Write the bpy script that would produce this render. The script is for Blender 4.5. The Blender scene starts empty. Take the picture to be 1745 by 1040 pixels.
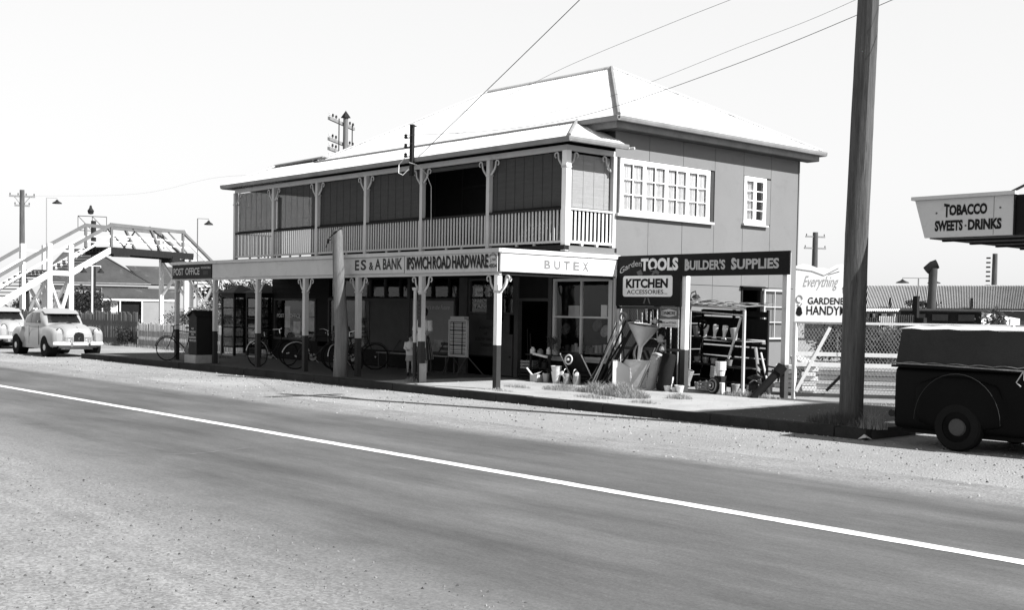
import bpy, bmesh, math, random
from mathutils import Vector, Matrix, Euler, Quaternion
random.seed(7)
R = math.radians
sc = bpy.context.scene
COL = sc.collection

# ------------------------------------------------------------------ camera
cam_d = bpy.data.cameras.new('camera')
cam = bpy.data.objects.new('camera', cam_d); COL.objects.link(cam); sc.camera = cam
cam_d.sensor_width = 36.0; cam_d.lens = 36.0 * 1997.3 / 1745.0
cam_d.shift_y = (608.5 - 520.0) / 1745.0
cam_d.clip_start = .05; cam_d.clip_end = 3000
yaw, pitch, roll = R(-48.295), R(-2.215), R(.9645)
fw = Vector((math.sin(yaw)*math.cos(pitch), math.cos(yaw)*math.cos(pitch), math.sin(pitch)))
rt = Vector((math.cos(yaw), -math.sin(yaw), 0)); up = rt.cross(fw)
r2 = rt*math.cos(roll) + up*math.sin(roll); u2 = -rt*math.sin(roll) + up*math.cos(roll)
m = Matrix((r2, u2, -fw)).transposed().to_4x4(); m.translation = Vector((0, 0, 1.7))
cam.matrix_world = m

# ------------------------------------------------------------------ light
SUN = Vector((1.03, .29, 1.0)).normalized()
sun_d = bpy.data.lights.new('sun', 'SUN'); sun_d.energy = 5.0; sun_d.angle = R(.5); sun_d.color = (1, 1, 1)
sun = bpy.data.objects.new('sun', sun_d); COL.objects.link(sun)
sun.rotation_euler = SUN.to_track_quat('Z', 'Y').to_euler(); sun.location = (20, 5, 30)
w = bpy.data.worlds.new('World'); sc.world = w; w.use_nodes = True
nt = w.node_tree; nt.nodes.clear()
sky = nt.nodes.new('ShaderNodeTexSky'); sky.sky_type = 'NISHITA'; sky.sun_disc = False
sky.sun_elevation = math.asin(SUN.z); sky.sun_rotation = math.atan2(SUN.x, SUN.y)
sky.air_density = 1.0; sky.dust_density = 1.0; sky.ozone_density = 1.0
bw = nt.nodes.new('ShaderNodeSeparateColor'); bg = nt.nodes.new('ShaderNodeBackground'); wo = nt.nodes.new('ShaderNodeOutputWorld')
nt.links.new(sky.outputs[0], bw.inputs[0]); pw = nt.nodes.new('ShaderNodeMath'); pw.operation = 'POWER'; pw.inputs[1].default_value = .22
nt.links.new(bw.outputs['Blue'], pw.inputs[0])
# a hazy bright horizon that deepens overhead, as on a clear day
tco = nt.nodes.new('ShaderNodeTexCoord'); spz = nt.nodes.new('ShaderNodeSeparateXYZ'); mrz = nt.nodes.new('ShaderNodeMapRange'); mlz = nt.nodes.new('ShaderNodeMath'); mlz.operation = 'MULTIPLY'
mrz.interpolation_type = 'SMOOTHSTEP'; mrz.inputs[1].default_value = .25; mrz.inputs[2].default_value = 1.0; mrz.inputs[3].default_value = 1.0; mrz.inputs[4].default_value = .28
nt.links.new(tco.outputs['Generated'], spz.inputs[0]); nt.links.new(spz.outputs['Z'], mrz.inputs[0]); nt.links.new(pw.outputs[0], mlz.inputs[0]); nt.links.new(mrz.outputs[0], mlz.inputs[1])
nt.links.new(mlz.outputs[0], bg.inputs[0]); nt.links.new(bg.outputs[0], wo.inputs[0])
bg.inputs[1].default_value = .322
sc.view_settings.view_transform = 'Standard'; sc.view_settings.look = 'None'
sc.view_settings.exposure = 1.05; sc.view_settings.gamma = 1
sc.view_settings.use_curve_mapping = False

# ------------------------------------------------------------------ materials
def nodes(name):
    mt = bpy.data.materials.new(name); mt.use_nodes = True
    n = mt.node_tree; b = n.nodes['Principled BSDF']; return mt, n, b
def N(n, t, **k):
    o = n.nodes.new(t)
    for a, v in k.items():
        if a.startswith('i_'): o.inputs[a[2:].replace('_', ' ')].default_value = v
        else: setattr(o, a, v)
    return o
def mat(name, v, rough=.7, amp=.18, scale=3., bump=.0, bscale=40., stretch=(1, 1, 1), metal=0, spec=.06, stain=0, coat=0):
    """grey procedural surface: broad tone drift, fine grain, optional stains and relief"""
    mt, n, b = nodes(name)
    tc = N(n, 'ShaderNodeTexCoord'); mp = N(n, 'ShaderNodeMapping'); mp.inputs['Scale'].default_value = stretch
    n.links.new(tc.outputs['Object'], mp.inputs[0])
    t1 = N(n, 'ShaderNodeTexNoise', i_Scale=scale, i_Detail=6., i_Roughness=.65)
    t2 = N(n, 'ShaderNodeTexNoise', i_Scale=bscale, i_Detail=4., i_Roughness=.7)
    for t in (t1, t2): n.links.new(mp.outputs[0], t.inputs[0])
    a = N(n, 'ShaderNodeMath', operation='MULTIPLY_ADD'); n.links.new(t1.outputs[0], a.inputs[0]); a.inputs[1].default_value = amp*4; a.inputs[2].default_value = 1-amp*2
    c = N(n, 'ShaderNodeMath', operation='MULTIPLY_ADD'); n.links.new(t2.outputs[0], c.inputs[0]); c.inputs[1].default_value = amp*1.6; c.inputs[2].default_value = 1-amp*.8
    e = N(n, 'ShaderNodeMath', operation='MULTIPLY'); n.links.new(a.outputs[0], e.inputs[0]); n.links.new(c.outputs[0], e.inputs[1])
    out = e
    if stain:
        t3 = N(n, 'ShaderNodeTexNoise', i_Scale=scale*2.3, i_Detail=8., i_Roughness=.7, i_Distortion=1.2)
        n.links.new(mp.outputs[0], t3.inputs[0])
        rr = N(n, 'ShaderNodeMapRange'); n.links.new(t3.outputs[0], rr.inputs[0])
        rr.inputs[1].default_value = .56; rr.inputs[2].default_value = .72; rr.inputs[3].default_value = 1; rr.inputs[4].default_value = 1-stain
        g = N(n, 'ShaderNodeMath', operation='MULTIPLY'); n.links.new(e.outputs[0], g.inputs[0]); n.links.new(rr.outputs[0], g.inputs[1]); out = g
    s = N(n, 'ShaderNodeMath', operation='MULTIPLY'); n.links.new(out.outputs[0], s.inputs[0]); s.inputs[1].default_value = v
    n.links.new(s.outputs[0], b.inputs['Base Color'])
    b.inputs['Roughness'].default_value = rough; b.inputs['Metallic'].default_value = metal
    b.inputs['Specular IOR Level'].default_value = spec; b.inputs['Coat Weight'].default_value = coat
    if bump:
        bp = N(n, 'ShaderNodeBump'); bp.inputs['Strength'].default_value = bump; bp.inputs['Distance'].default_value = .01
        n.links.new(t2.outputs[0], bp.inputs['Height']); n.links.new(bp.outputs[0], b.inputs['Normal'])
    return mt
M = {}
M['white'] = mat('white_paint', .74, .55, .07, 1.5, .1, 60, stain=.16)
M['cream'] = mat('cream_and_shaded_white_paint', .44, .6, .1, 1.2, .1, 50, stain=.22)  # also the white paint of street-facing parts, their shade put into the colour
M['oldwhite'] = mat('old_white_timber_paint', .66, .65, .12, 2, .15, 30, stain=.25)
M['dark_base'] = mat('dark_brown_post_paint', .035, .5, .2, 3, .1)
M['fibro'] = mat('grey_painted_fibro', .165, .75, .07, .8, .08, 90, stain=.10)
M['fibro_back'] = mat('fibro_joint', .05, .9)
M['blind'] = mat('bamboo_blind', .062, .8, .14, 2.5, .2, 30, (1, 1, 12))  # toned down: shade of the street side is in the colour
M['blind_string'] = mat('blind_cord', .042, .8)
M['iron'] = mat('galvanised_corrugated_iron', .50, .55, .16, .6, .1, 20, (2.5, 1, 1), metal=.0, spec=.4, stain=.5)
M['iron_dark'] = mat('painted_red_brown_iron', .10, .7, .3, .5, .1, 10, stain=-.6)
M['gutter'] = mat('painted_gutter', .20, .5, .25, 2)
M['sign_dark'] = mat('dark_sign_paint', .013, .45, .15, 2)
M['ink'] = mat('black_lettering', .015, .5, .1)
M['ink_shadow'] = mat('grey_letter_shade', .10, .6, .2)
M['ink_faded'] = mat('faded_lettering', .17, .7, .2, 6)
M['ink_pale'] = mat('pale_script_lettering', .33, .7, .15, 6)
M['letter_white'] = mat('white_lettering', .68, .6, .08)
M['letter_grey'] = mat('grey_lettering', .40, .6, .12)
M['wood_old'] = mat('weathered_timber', .20, .85, .3, 3, .5, 25, (6, 6, .6))
M['wood_pole'] = mat('weathered_hardwood_pole', .085, .85, .55, 2.2, .9, 12, (6, 6, .35), stain=.6)
M['wood_dark'] = mat('dark_timber', .02, .8, .3, 3, .3, 25, (6, 6, .6))
M['paling'] = mat('grey_hardwood_paling', .12, .9, .6, 1.5, .4, 20, (4, 4, .5))
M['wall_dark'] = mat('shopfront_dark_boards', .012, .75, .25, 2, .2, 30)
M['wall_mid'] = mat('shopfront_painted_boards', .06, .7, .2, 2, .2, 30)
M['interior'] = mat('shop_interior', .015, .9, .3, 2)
M['concrete'] = mat('concrete', .30, .9, .18, 2.5, .35, 60, stain=.2)
M['kerb'] = mat('bluestone_kerb', .032, .9, .3, 2.5, .4, 40)
M['line'] = mat('road_line_paint', .62, .7, .16, 2, .2, 45, (1, 1, 1), stain=.35)
M['metal_dark'] = mat('dark_metal', .025, .45, .2, 5, metal=.3)
M['metal_light'] = mat('galvanised_steel', .50, .4, .15, 6, metal=.3)
M['chrome'] = mat('chrome', .75, .18, .03, 5, metal=1)
M['car_white'] = mat('pale_car_enamel', .27, .3, .05, 1, spec=.5, coat=.5)
M['car_grey'] = mat('cream_car_enamel', .30, .3, .06, 1, spec=.5, coat=.5)
M['ute'] = mat('dark_ute_enamel', .005, .5, .2, 2, spec=.04)
M['canvas'] = mat('canvas_cover', .035, .9, .2, 1.5, .3, 50, stain=.2)  # dark copy for the cover's sides, shade put into the colour
M['canvas_light'] = mat('sunlit_canvas', .42, .9, .15, 2.5, .3, 50, stain=.25)  # pale copy for canvas top and front, sunlight put into the colour
M['rubber'] = mat('tyre_rubber', .01, .8, .2)
M['skin'] = mat('skin', .30, .55, .05)
M['hair'] = mat('dark_hair', .02, .5, .3, 20)
M['cloth_white'] = mat('white_cotton', .50, .9, .08)
M['cloth_grey'] = mat('grey_cotton', .26, .9, .1)
M['cloth_dark'] = mat('dark_striped_skirt', .05, .9, .2)
M['terracotta'] = mat('terracotta', .34, .8, .15, 6, .2)
M['enamel'] = mat('white_enamel', .65, .4, .08, 6)
M['tin'] = mat('tin_bucket', .34, .4, .2, 8, metal=.5)
M['paper'] = mat('paper', .45, .9, .15, 8)
M['poster'] = mat('poster_board', .055, .8, .15, 2)
M['poster_mid'] = mat('poster_print', .22, .8, .5, 5)
M['leaf'] = mat('leaf', .05, .7, .4, 3)
M['leaf_light'] = mat('pale_leaf', .14, .7, .4, 3)
M['grass'] = mat('dry_grass', .26, .9, .4, 4)
M['grass_green'] = mat('green_grass', .10, .9, .4, 4)
M['stone'] = mat('pebble', .24, .9, .45, 9)
M['stone_dark'] = mat('dark_pebble', .07, .9, .45, 9)
M['wood_stub'] = mat('bleached_hardwood_pole', .14, .85, .4, 2.2, .9, 12, (6, 6, .35), stain=.4)
M['stone_soft'] = mat('dusty_pebble', .17, .9, .3, 9)
M['bark'] = mat('bark', .08, .9, .3, 4, .6)
M['booth'] = mat('dark_red_booth_paint', .016, .5, .2, 3)
M['curtain'] = mat('lace_curtain', .52, .95, .22, 9, 0, 30, (1, 8, 1))
M['house_wall'] = mat('pale_weatherboard', .24, .8, .1, 1)
M['tobacco'] = mat('tobacco_sign_face', .50, .5, .05, 2, stain=.1)

def glass(name, dark=.0):
    mt, n, b = nodes(name); n.nodes.remove(b); out = n.nodes['Material Output']
    tr = N(n, 'ShaderNodeBsdfTransparent'); tr.inputs[0].default_value = (.92-dark,)*3+(1,)
    gl = N(n, 'ShaderNodeBsdfGlossy'); gl.inputs['Roughness'].default_value = .03
    lw = N(n, 'ShaderNodeLayerWeight'); lw.inputs[0].default_value = .5
    p5 = N(n, 'ShaderNodeMath', operation='POWER'); n.links.new(lw.outputs['Facing'], p5.inputs[0]); p5.inputs[1].default_value = 3.5
    fr = N(n, 'ShaderNodeMath', operation='MULTIPLY_ADD'); n.links.new(p5.outputs[0], fr.inputs[0]); fr.inputs[1].default_value = .7; fr.inputs[2].default_value = .035
    ns = N(n, 'ShaderNodeTexNoise', i_Scale=1.3); bp = N(n, 'ShaderNodeBump'); bp.inputs['Strength'].default_value = .15
    n.links.new(ns.outputs[0], bp.inputs['Height']); n.links.new(bp.outputs[0], gl.inputs['Normal'])
    mx = N(n, 'ShaderNodeMixShader'); n.links.new(fr.outputs[0], mx.inputs[0]); n.links.new(tr.outputs[0], mx.inputs[1]); n.links.new(gl.outputs[0], mx.inputs[2])
    n.links.new(mx.outputs[0], out.inputs[0]); return mt
M['glass'] = glass('window_glass'); M['glass_dark'] = glass('car_glass', .35)

def ground_mats():
    # one function gives the road shoulder, verge and dust on the asphalt by place in the world
    def dirtmask(n, geo):
        pass
    mt, n, b = nodes('gravel_ground')
    geo = N(n, 'ShaderNodeNewGeometry')
    a = N(n, 'ShaderNodeTexNoise', i_Scale=.35, i_Detail=8., i_Roughness=.6)
    c = N(n, 'ShaderNodeTexNoise', i_Scale=14., i_Detail=8., i_Roughness=.75)
    v = N(n, 'ShaderNodeTexVoronoi', i_Scale=38.); v2 = N(n, 'ShaderNodeTexNoise', i_Scale=90., i_Detail=3.)
    for t in (a, c, v, v2): n.links.new(geo.outputs['Position'], t.inputs[0])
    def ma(op, x, y, z=None):
        o = N(n, 'ShaderNodeMath', operation=op)
        for i, q in enumerate((x, y, z)):
            if q is None: continue
            if isinstance(q, (int, float)): o.inputs[i].default_value = q
            else: n.links.new(q, o.inputs[i])
        return o.outputs[0]
    base = ma('MULTIPLY_ADD', a.outputs[0], .26, .11)
    base = ma('MULTIPLY', base, ma('MULTIPLY_ADD', c.outputs[0], .8, .60))
    base = ma('MULTIPLY', base, ma('MULTIPLY_ADD', v2.outputs[0], .7, .65))
    n.links.new(base, b.inputs['Base Color']); b.inputs['Roughness'].default_value = .95; b.inputs['Specular IOR Level'].default_value = .1
    bp = N(n, 'ShaderNodeBump'); bp.inputs['Strength'].default_value = .55; bp.inputs['Distance'].default_value = .02
    n.links.new(ma('ADD', v.outputs[0], c.outputs[0]), bp.inputs['Height']); n.links.new(bp.outputs[0], b.inputs['Normal'])
    M['ground'] = mt
    mt, n, b = nodes('asphalt')
    geo = N(n, 'ShaderNodeNewGeometry'); sep = N(n, 'ShaderNodeSeparateXYZ'); n.links.new(geo.outputs['Position'], sep.inputs[0])
    mp = N(n, 'ShaderNodeMapping'); mp.inputs['Scale'].default_value = (.22, 1.3, 1); n.links.new(geo.outputs['Position'], mp.inputs[0])
    mp3 = N(n, 'ShaderNodeMapping'); mp3.inputs['Scale'].default_value = (1.2, 5, 1); n.links.new(geo.outputs['Position'], mp3.inputs[0])
    lng = N(n, 'ShaderNodeTexNoise', i_Scale=1., i_Detail=8., i_Roughness=.65)      # wear drawn out along the traffic
    stk = N(n, 'ShaderNodeTexNoise', i_Scale=3., i_Detail=6., i_Roughness=.7)
    fin = N(n, 'ShaderNodeTexNoise', i_Scale=55., i_Detail=6., i_Roughness=.85)
    big = N(n, 'ShaderNodeTexNoise', i_Scale=.5, i_Detail=5.)
    edg = N(n, 'ShaderNodeTexNoise', i_Scale=1.6, i_Detail=8., i_Roughness=.7)
    n.links.new(mp.outputs[0], lng.inputs[0]); n.links.new(mp3.outputs[0], stk.inputs[0])
    for t in (fin, big, edg): n.links.new(geo.outputs['Position'], t.inputs[0])
    # dust creeping in from both edges: d = distance to the edge
    Y = sep.outputs['Y']; X = sep.outputs['X']
    near = ma('SUBTRACT', Y, ma('MULTIPLY_ADD', X, -.12, 2.65))            # near edge drifts with X
    far = ma('SUBTRACT', 10.75, Y)
    dn = ma('DIVIDE', ma('ADD', near, ma('MULTIPLY_ADD', edg.outputs[0], 1.6, -.8)), 1.5)
    df = ma('DIVIDE', ma('ADD', far, ma('MULTIPLY_ADD', edg.outputs[0], .9, -.45)), .42)
    k = N(n, 'ShaderNodeClamp'); n.links.new(ma('MINIMUM', dn, df), k.inputs[0])
    peb = N(n, 'ShaderNodeTexVoronoi', i_Scale=52.); peb2 = N(n, 'ShaderNodeTexNoise', i_Scale=34., i_Detail=5., i_Roughness=.75)
    rut = N(n, 'ShaderNodeTexNoise', i_Scale=2.2, i_Detail=5.)
    mpr = N(n, 'ShaderNodeMapping'); mpr.inputs['Scale'].default_value = (.35, 2.2, 1); mpr.inputs['Rotation'].default_value = (0, 0, .12); n.links.new(geo.outputs['Position'], mpr.inputs[0]); n.links.new(mpr.outputs[0], rut.inputs[0])
    n.links.new(geo.outputs['Position'], peb.inputs[0]); n.links.new(geo.outputs['Position'], peb2.inputs[0])
    pc = N(n, 'ShaderNodeSeparateColor'); n.links.new(peb.outputs['Color'], pc.inputs[0])
    t = ma('MULTIPLY_ADD', lng.outputs[0], .16, .012)
    t = ma('MULTIPLY', t, ma('MULTIPLY_ADD', stk.outputs[0], .55, .70))
    t = ma('MULTIPLY', t, ma('MULTIPLY_ADD', fin.outputs[0], 1.3, .36))
    t = ma('MULTIPLY', t, ma('MULTIPLY_ADD', big.outputs[0], .7, .65)); t = ma('MULTIPLY', t, ma('MULTIPLY_ADD', peb2.outputs[0], .9, .52))
    g = ma('MULTIPLY', ma('MULTIPLY_ADD', edg.outputs[0], .16, .105), ma('MULTIPLY_ADD', fin.outputs[0], 1.2, .4))
    g = ma('MULTIPLY', g, ma('MULTIPLY_ADD', pc.outputs[0], .55, .72)); g = ma('MULTIPLY', g, ma('MULTIPLY_ADD', peb2.outputs[0], 1.1, .45)); g = ma('MULTIPLY', g, ma('MULTIPLY_ADD', rut.outputs[0], .5, .76))
    mx = N(n, 'ShaderNodeMix', data_type='FLOAT'); n.links.new(k.outputs[0], mx.inputs[0]); n.links.new(g, mx.inputs[2]); n.links.new(t, mx.inputs[3])
    n.links.new(mx.outputs[0], b.inputs['Base Color']); b.inputs['Roughness'].default_value = .8; b.inputs['Specular IOR Level'].default_value = .25
    bp = N(n, 'ShaderNodeBump'); bp.inputs['Strength'].default_value = .25; bp.inputs['Distance'].default_value = .01
    n.links.new(fin.outputs[0], bp.inputs['Height']); n.links.new(bp.outputs[0], b.inputs['Normal'])
    M['asphalt'] = mt
    mt, n, b = nodes('footpath_painted_shade')
    geo = N(n, 'ShaderNodeNewGeometry')
    a = N(n, 'ShaderNodeTexNoise', i_Scale=.8, i_Detail=8., i_Roughness=.7); c = N(n, 'ShaderNodeTexNoise', i_Scale=35., i_Detail=5., i_Roughness=.8)
    for t in (a, c): n.links.new(geo.outputs['Position'], t.inputs[0])
    sp2 = N(n, 'ShaderNodeSeparateXYZ'); n.links.new(geo.outputs['Position'], sp2.inputs[0])
    # shade painted into the colour: pale sunlit patch before the hardware shop, dark elsewhere
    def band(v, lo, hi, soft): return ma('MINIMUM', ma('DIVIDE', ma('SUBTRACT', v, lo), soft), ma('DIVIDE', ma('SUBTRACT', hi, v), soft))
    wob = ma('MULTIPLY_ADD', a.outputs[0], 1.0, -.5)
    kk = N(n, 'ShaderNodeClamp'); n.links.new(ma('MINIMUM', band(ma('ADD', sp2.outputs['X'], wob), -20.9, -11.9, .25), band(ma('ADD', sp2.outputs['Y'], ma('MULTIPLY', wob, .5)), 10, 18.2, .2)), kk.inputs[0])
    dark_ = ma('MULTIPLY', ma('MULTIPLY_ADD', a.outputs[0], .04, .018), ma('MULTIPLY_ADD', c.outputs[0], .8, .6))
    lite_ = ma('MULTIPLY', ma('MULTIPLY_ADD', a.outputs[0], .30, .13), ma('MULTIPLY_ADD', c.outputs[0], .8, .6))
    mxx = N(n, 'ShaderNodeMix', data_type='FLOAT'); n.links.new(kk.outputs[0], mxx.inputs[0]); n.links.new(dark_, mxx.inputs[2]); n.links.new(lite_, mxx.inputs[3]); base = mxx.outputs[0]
    n.links.new(base, b.inputs['Base Color']); b.inputs['Roughness'].default_value = .95
    bp = N(n, 'ShaderNodeBump'); bp.inputs['Strength'].default_value = .4; bp.inputs['Distance'].default_value = .01
    n.links.new(c.outputs[0], bp.inputs['Height']); n.links.new(bp.outputs[0], b.inputs['Normal'])
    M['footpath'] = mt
ground_mats()

# ------------------------------------------------------------------ helpers
def wloc(o):
    p = Vector((0, 0, 0))
    while o is not None: p = p + o.location; o = o.parent
    return p
class MB:
    def __init__(s): s.v = []; s.f = []; s.m = []; s.k = 0
    def add(s, vs, fs):
        b = len(s.v); s.v += [Vector(v) for v in vs]; s.f += [[b+i for i in f] for f in fs]; s.m += [s.k]*len(fs); return s
    def box(s, x0, y0, z0, x1, y1, z1):
        x0, x1 = sorted((x0, x1)); y0, y1 = sorted((y0, y1)); z0, z1 = sorted((z0, z1))
        return s.add([(x0,y0,z0),(x1,y0,z0),(x1,y1,z0),(x0,y1,z0),(x0,y0,z1),(x1,y0,z1),(x1,y1,z1),(x0,y1,z1)],
                     [(0,3,2,1),(4,5,6,7),(0,1,5,4),(1,2,6,5),(2,3,7,6),(3,0,4,7)])
    def beam(s, p, q, wd, ht, upv=(0, 0, 1)):
        p, q = Vector(p), Vector(q); d = (q-p).normalized(); sd = d.cross(Vector(upv))
        if sd.length < 1e-4: sd = d.cross(Vector((0, 1, 0)))
        sd.normalize(); u = sd.cross(d); a = sd*wd/2; b = u*ht/2
        return s.add([p-a-b, p+a-b, p+a+b, p-a+b, q-a-b, q+a-b, q+a+b, q-a+b], [(0,1,2,3),(7,6,5,4),(0,4,5,1),(1,5,6,2),(2,6,7,3),(3,7,4,0)])
    def tube(s, pts, r, n=8, cap=True):
        pts = [Vector(p) for p in pts]; rs = r if isinstance(r, (list, tuple)) else [r]*len(pts)
        b = len(s.v); prev = None; vs = []
        for i, p in enumerate(pts):
            d = (pts[min(i+1, len(pts)-1)] - pts[max(i-1, 0)]).normalized()
            if prev is None:
                a = d.cross(Vector((0, 0, 1)))
                if a.length < .05: a = d.cross(Vector((1, 0, 0)))
            else: a = prev - d*prev.dot(d)
            a.normalize(); prev = a; c = d.cross(a)
            vs += [p + (a*math.cos(2*math.pi*k/n) + c*math.sin(2*math.pi*k/n))*rs[i] for k in range(n)]
        fs = [(i*n+k, i*n+(k+1) % n, (i+1)*n+(k+1) % n, (i+1)*n+k) for i in range(len(pts)-1) for k in range(n)]
        if cap: fs += [tuple(range(n))[::-1], tuple((len(pts)-1)*n+k for k in range(n))]
        return s.add(vs, fs)
    def lathe(s, c, prof, n=16, axis=(0, 0, 1)):
        c = Vector(c); ax = Vector(axis).normalized(); a = ax.orthogonal().normalized(); b2 = ax.cross(a)
        vs = []; fs = []
        for r, z in prof: vs += [c + ax*z + (a*math.cos(2*math.pi*k/n)+b2*math.sin(2*math.pi*k/n))*max(r, 1e-4) for k in range(n)]
        for i in range(len(prof)-1): fs += [(i*n+k, i*n+(k+1) % n, (i+1)*n+(k+1) % n, (i+1)*n+k) for k in range(n)]
        return s.add(vs, fs)
    def prism(s, poly, o, u, v, t):
        """2D outline poly in plane (o,u,v), thickness vector t"""
        o, u, v, t = Vector(o), Vector(u), Vector(v), Vector(t); n = len(poly)
        a = [o+u*x+v*y for x, y in poly]; b = [p+t for p in a]
        return s.add(a+b, [tuple(range(n))[::-1], tuple(range(n, 2*n))] + [(i, (i+1) % n, n+(i+1) % n, n+i) for i in range(n)])
    def loft(s, rings, close=True, cap=True):
        n = len(rings[0]); vs = [p for r in rings for p in r]
        fs = [(i*n+k, i*n+(k+1) % n, (i+1)*n+(k+1) % n, (i+1)*n+k) for i in range(len(rings)-1) for k in range(n if close else n-1)]
        if cap: fs += [tuple(range(n))[::-1], tuple((len(rings)-1)*n+k for k in range(n))]
        return s.add(vs, fs)
    def mesh(s, name, mats, off=Vector((0, 0, 0)), smooth=False):
        me = bpy.data.meshes.new(name)
        me.from_pydata([tuple(v-off) for v in s.v], [], s.f)
        for q in (mats if isinstance(mats, (list, tuple)) else [mats]): me.materials.append(q if not isinstance(q, str) else M[q])
        if any(s.m): me.polygons.foreach_set('material_index', s.m)
        if smooth: me.polygons.foreach_set('use_smooth', [True]*len(me.polygons))
        me.update()
        if smooth: 
            try: me.set_sharp_from_angle(angle=R(38))
            except Exception: pass
        return me
    def build(s, name, mats, parent=None, world=True, smooth=False, loc=None, **props):
        off = wloc(parent) if (parent is not None and world) else Vector((0, 0, 0))
        me = s.mesh(name, mats, off, smooth); o = bpy.data.objects.new(name, me); COL.objects.link(o); o.parent = parent
        if parent is None and loc is not None: o.location = loc
        for k, v in props.items(): o[k] = v
        return o
def thing(name, label, cat, loc=(0, 0, 0), rz=0, group=None):
    o = bpy.data.objects.new(name, None); COL.objects.link(o); o.location = loc; o.rotation_euler = (0, 0, rz); o.empty_display_size = .2
    o['label'] = label; o['category'] = cat
    if group: o['group'] = group
    return o
def tag(o, label, cat, group=None):
    o['label'] = label; o['category'] = cat
    if group: o['group'] = group
    return o
def inst(o, parent=None, loc=None):
    """copy sharing mesh data"""
    c = o.copy(); COL.objects.link(c)
    if parent is not None: c.parent = parent
    if loc is not None: c.location = loc
    return c
def copy_tree(o, parent=None):
    c = o.copy(); COL.objects.link(c)
    if parent is not None: c.parent = parent
    for ch in list(o.children): copy_tree(ch, c)
    return c
def bx(name, mt, parent, *b, **k): return MB().box(*b).build(name, mt, parent, **k)

_dg = None
def text_pts(s, bold=.0, spacing=1.0):
    cu = bpy.data.curves.new('t', 'FONT'); cu.body = s; cu.resolution_u = 3; cu.offset = bold; cu.extrude = 0; cu.space_character = spacing
    o = bpy.data.objects.new('t', cu); COL.objects.link(o); bpy.context.view_layer.update()
    me = bpy.data.meshes.new_from_object(o.evaluated_get(bpy.context.evaluated_depsgraph_get()))
    vs = [v.co.copy() for v in me.vertices]; fs = [list(p.vertices) for p in me.polygons]
    bpy.data.objects.remove(o); bpy.data.curves.remove(cu); bpy.data.meshes.remove(me)
    x0 = min(v.x for v in vs); x1 = max(v.x for v in vs); y0 = min(v.y for v in vs); y1 = max(v.y for v in vs)
    return [((v.x-x0)/(x1-x0), (v.y-y0)/(y1-y0)) for v in vs], fs
def lettering(s, mt, parent, o, u, wd, ht, bold=.02, shear=0., fn=None, upv=(0, 0, 1), nrm=None, proud=.004, spacing=1.0, world=True):
    """painted letters: o lower-left corner, u reading direction"""
    vs, fs = text_pts(s, bold, spacing); o, u, v = Vector(o), Vector(u).normalized(), Vector(upv).normalized()
    nr = Vector(nrm) if nrm is not None else u.cross(v); b = MB(); P = []
    for x, y in vs:
        X, Yv = x*wd + shear*y*ht, y*ht
        if fn: X, Yv = fn(x, y, X, Yv)
        P.append(o + u*X + v*Yv + nr*proud)
    b.add(P, fs); return b.build('lettering', mt, parent, world=world)
# ------------------------------------------------------------------ setting
KY = 14.42; FZ = .15
def sheet(name, x0, y0, x1, y1, z, mt, nx=1, ny=1, **p):
    b = MB(); vs = [(x0+(x1-x0)*i/nx, y0+(y1-y0)*j/ny, z) for j in range(ny+1) for i in range(nx+1)]
    b.add(vs, [(j*(nx+1)+i, j*(nx+1)+i+1, (j+1)*(nx+1)+i+1, (j+1)*(nx+1)+i) for j in range(ny) for i in range(nx)])
    return b.build(name, mt, kind='structure', **p)
sheet('ground', -900, -700, 900, 1100, 0, 'ground')
sheet('road', -400, -9, 300, 11.6, .004, 'asphalt')
b = MB(); vs = []; xs = [-400, -120] + [-80+.12*i for i in range(740)] + [40, 300]
for x in xs: vs += [(x, 8.005+random.uniform(-.006, .008), .009), (x, 8.175+random.uniform(-.008, .006), .009)]
b.add(vs, [(2*i, 2*i+2, 2*i+3, 2*i+1) for i in range(len(xs)-1)]).build('centre_line', 'line', kind='structure')
# footpath with kerb
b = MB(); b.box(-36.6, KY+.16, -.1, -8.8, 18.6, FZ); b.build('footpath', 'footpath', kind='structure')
kerb = MB()
x = -36.6
kl = thing('stone_kerb', 'long dark stone kerb along the edge of the shop footpath', 'kerb', (-20, KY, 0)); kl['kind'] = 'structure'
while x < -8.9:
    x2 = min(x + random.uniform(.85, 1.25), -8.8); dy = random.uniform(-.012, .012); dz = random.uniform(-.012, .008)
    bx('kerb_stone', 'kerb', kl, x+.006, KY+dy, -.1, x2-.006, KY+.17, FZ+dz); x = x2
sheet('yard_ground', -17.4, 18.6, 10, 60, .05, 'ground')
# cracks and dust seams in the asphalt
def wiggle(name, pts, wd, mt, z=.0085, kind='structure'):
    P = []
    for i in range(len(pts)-1):
        a, c = Vector(pts[i]+(0,)), Vector(pts[i+1]+(0,)); n = max(2, int((c-a).length/.12))
        for k in range(n): P.append(a.lerp(c, k/n) + Vector((random.uniform(-.02, .02), random.uniform(-.02, .02), 0)))
    P.append(Vector(pts[-1]+(0,))); b = MB(); vs = []
    for i, p in enumerate(P):
        d = (P[min(i+1, len(P)-1)]-P[max(i-1, 0)]).normalized(); s_ = Vector((-d.y, d.x, 0))*wd*random.uniform(.2, 1)
        vs += [p+s_+Vector((0, 0, z)), p-s_+Vector((0, 0, z))]
    b.add(vs, [(2*i, 2*i+1, 2*i+3, 2*i+2) for i in range(len(P)-1)])
    return b.build(name, mt, kind=kind)
M['seam'] = mat('dusty_seam', .22, .9, .4, 8)
wiggle('road_crack', [(-12.9, 5.2), (-12.4, 6.2), (-12.6, 7.0)], .012, 'seam')
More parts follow.
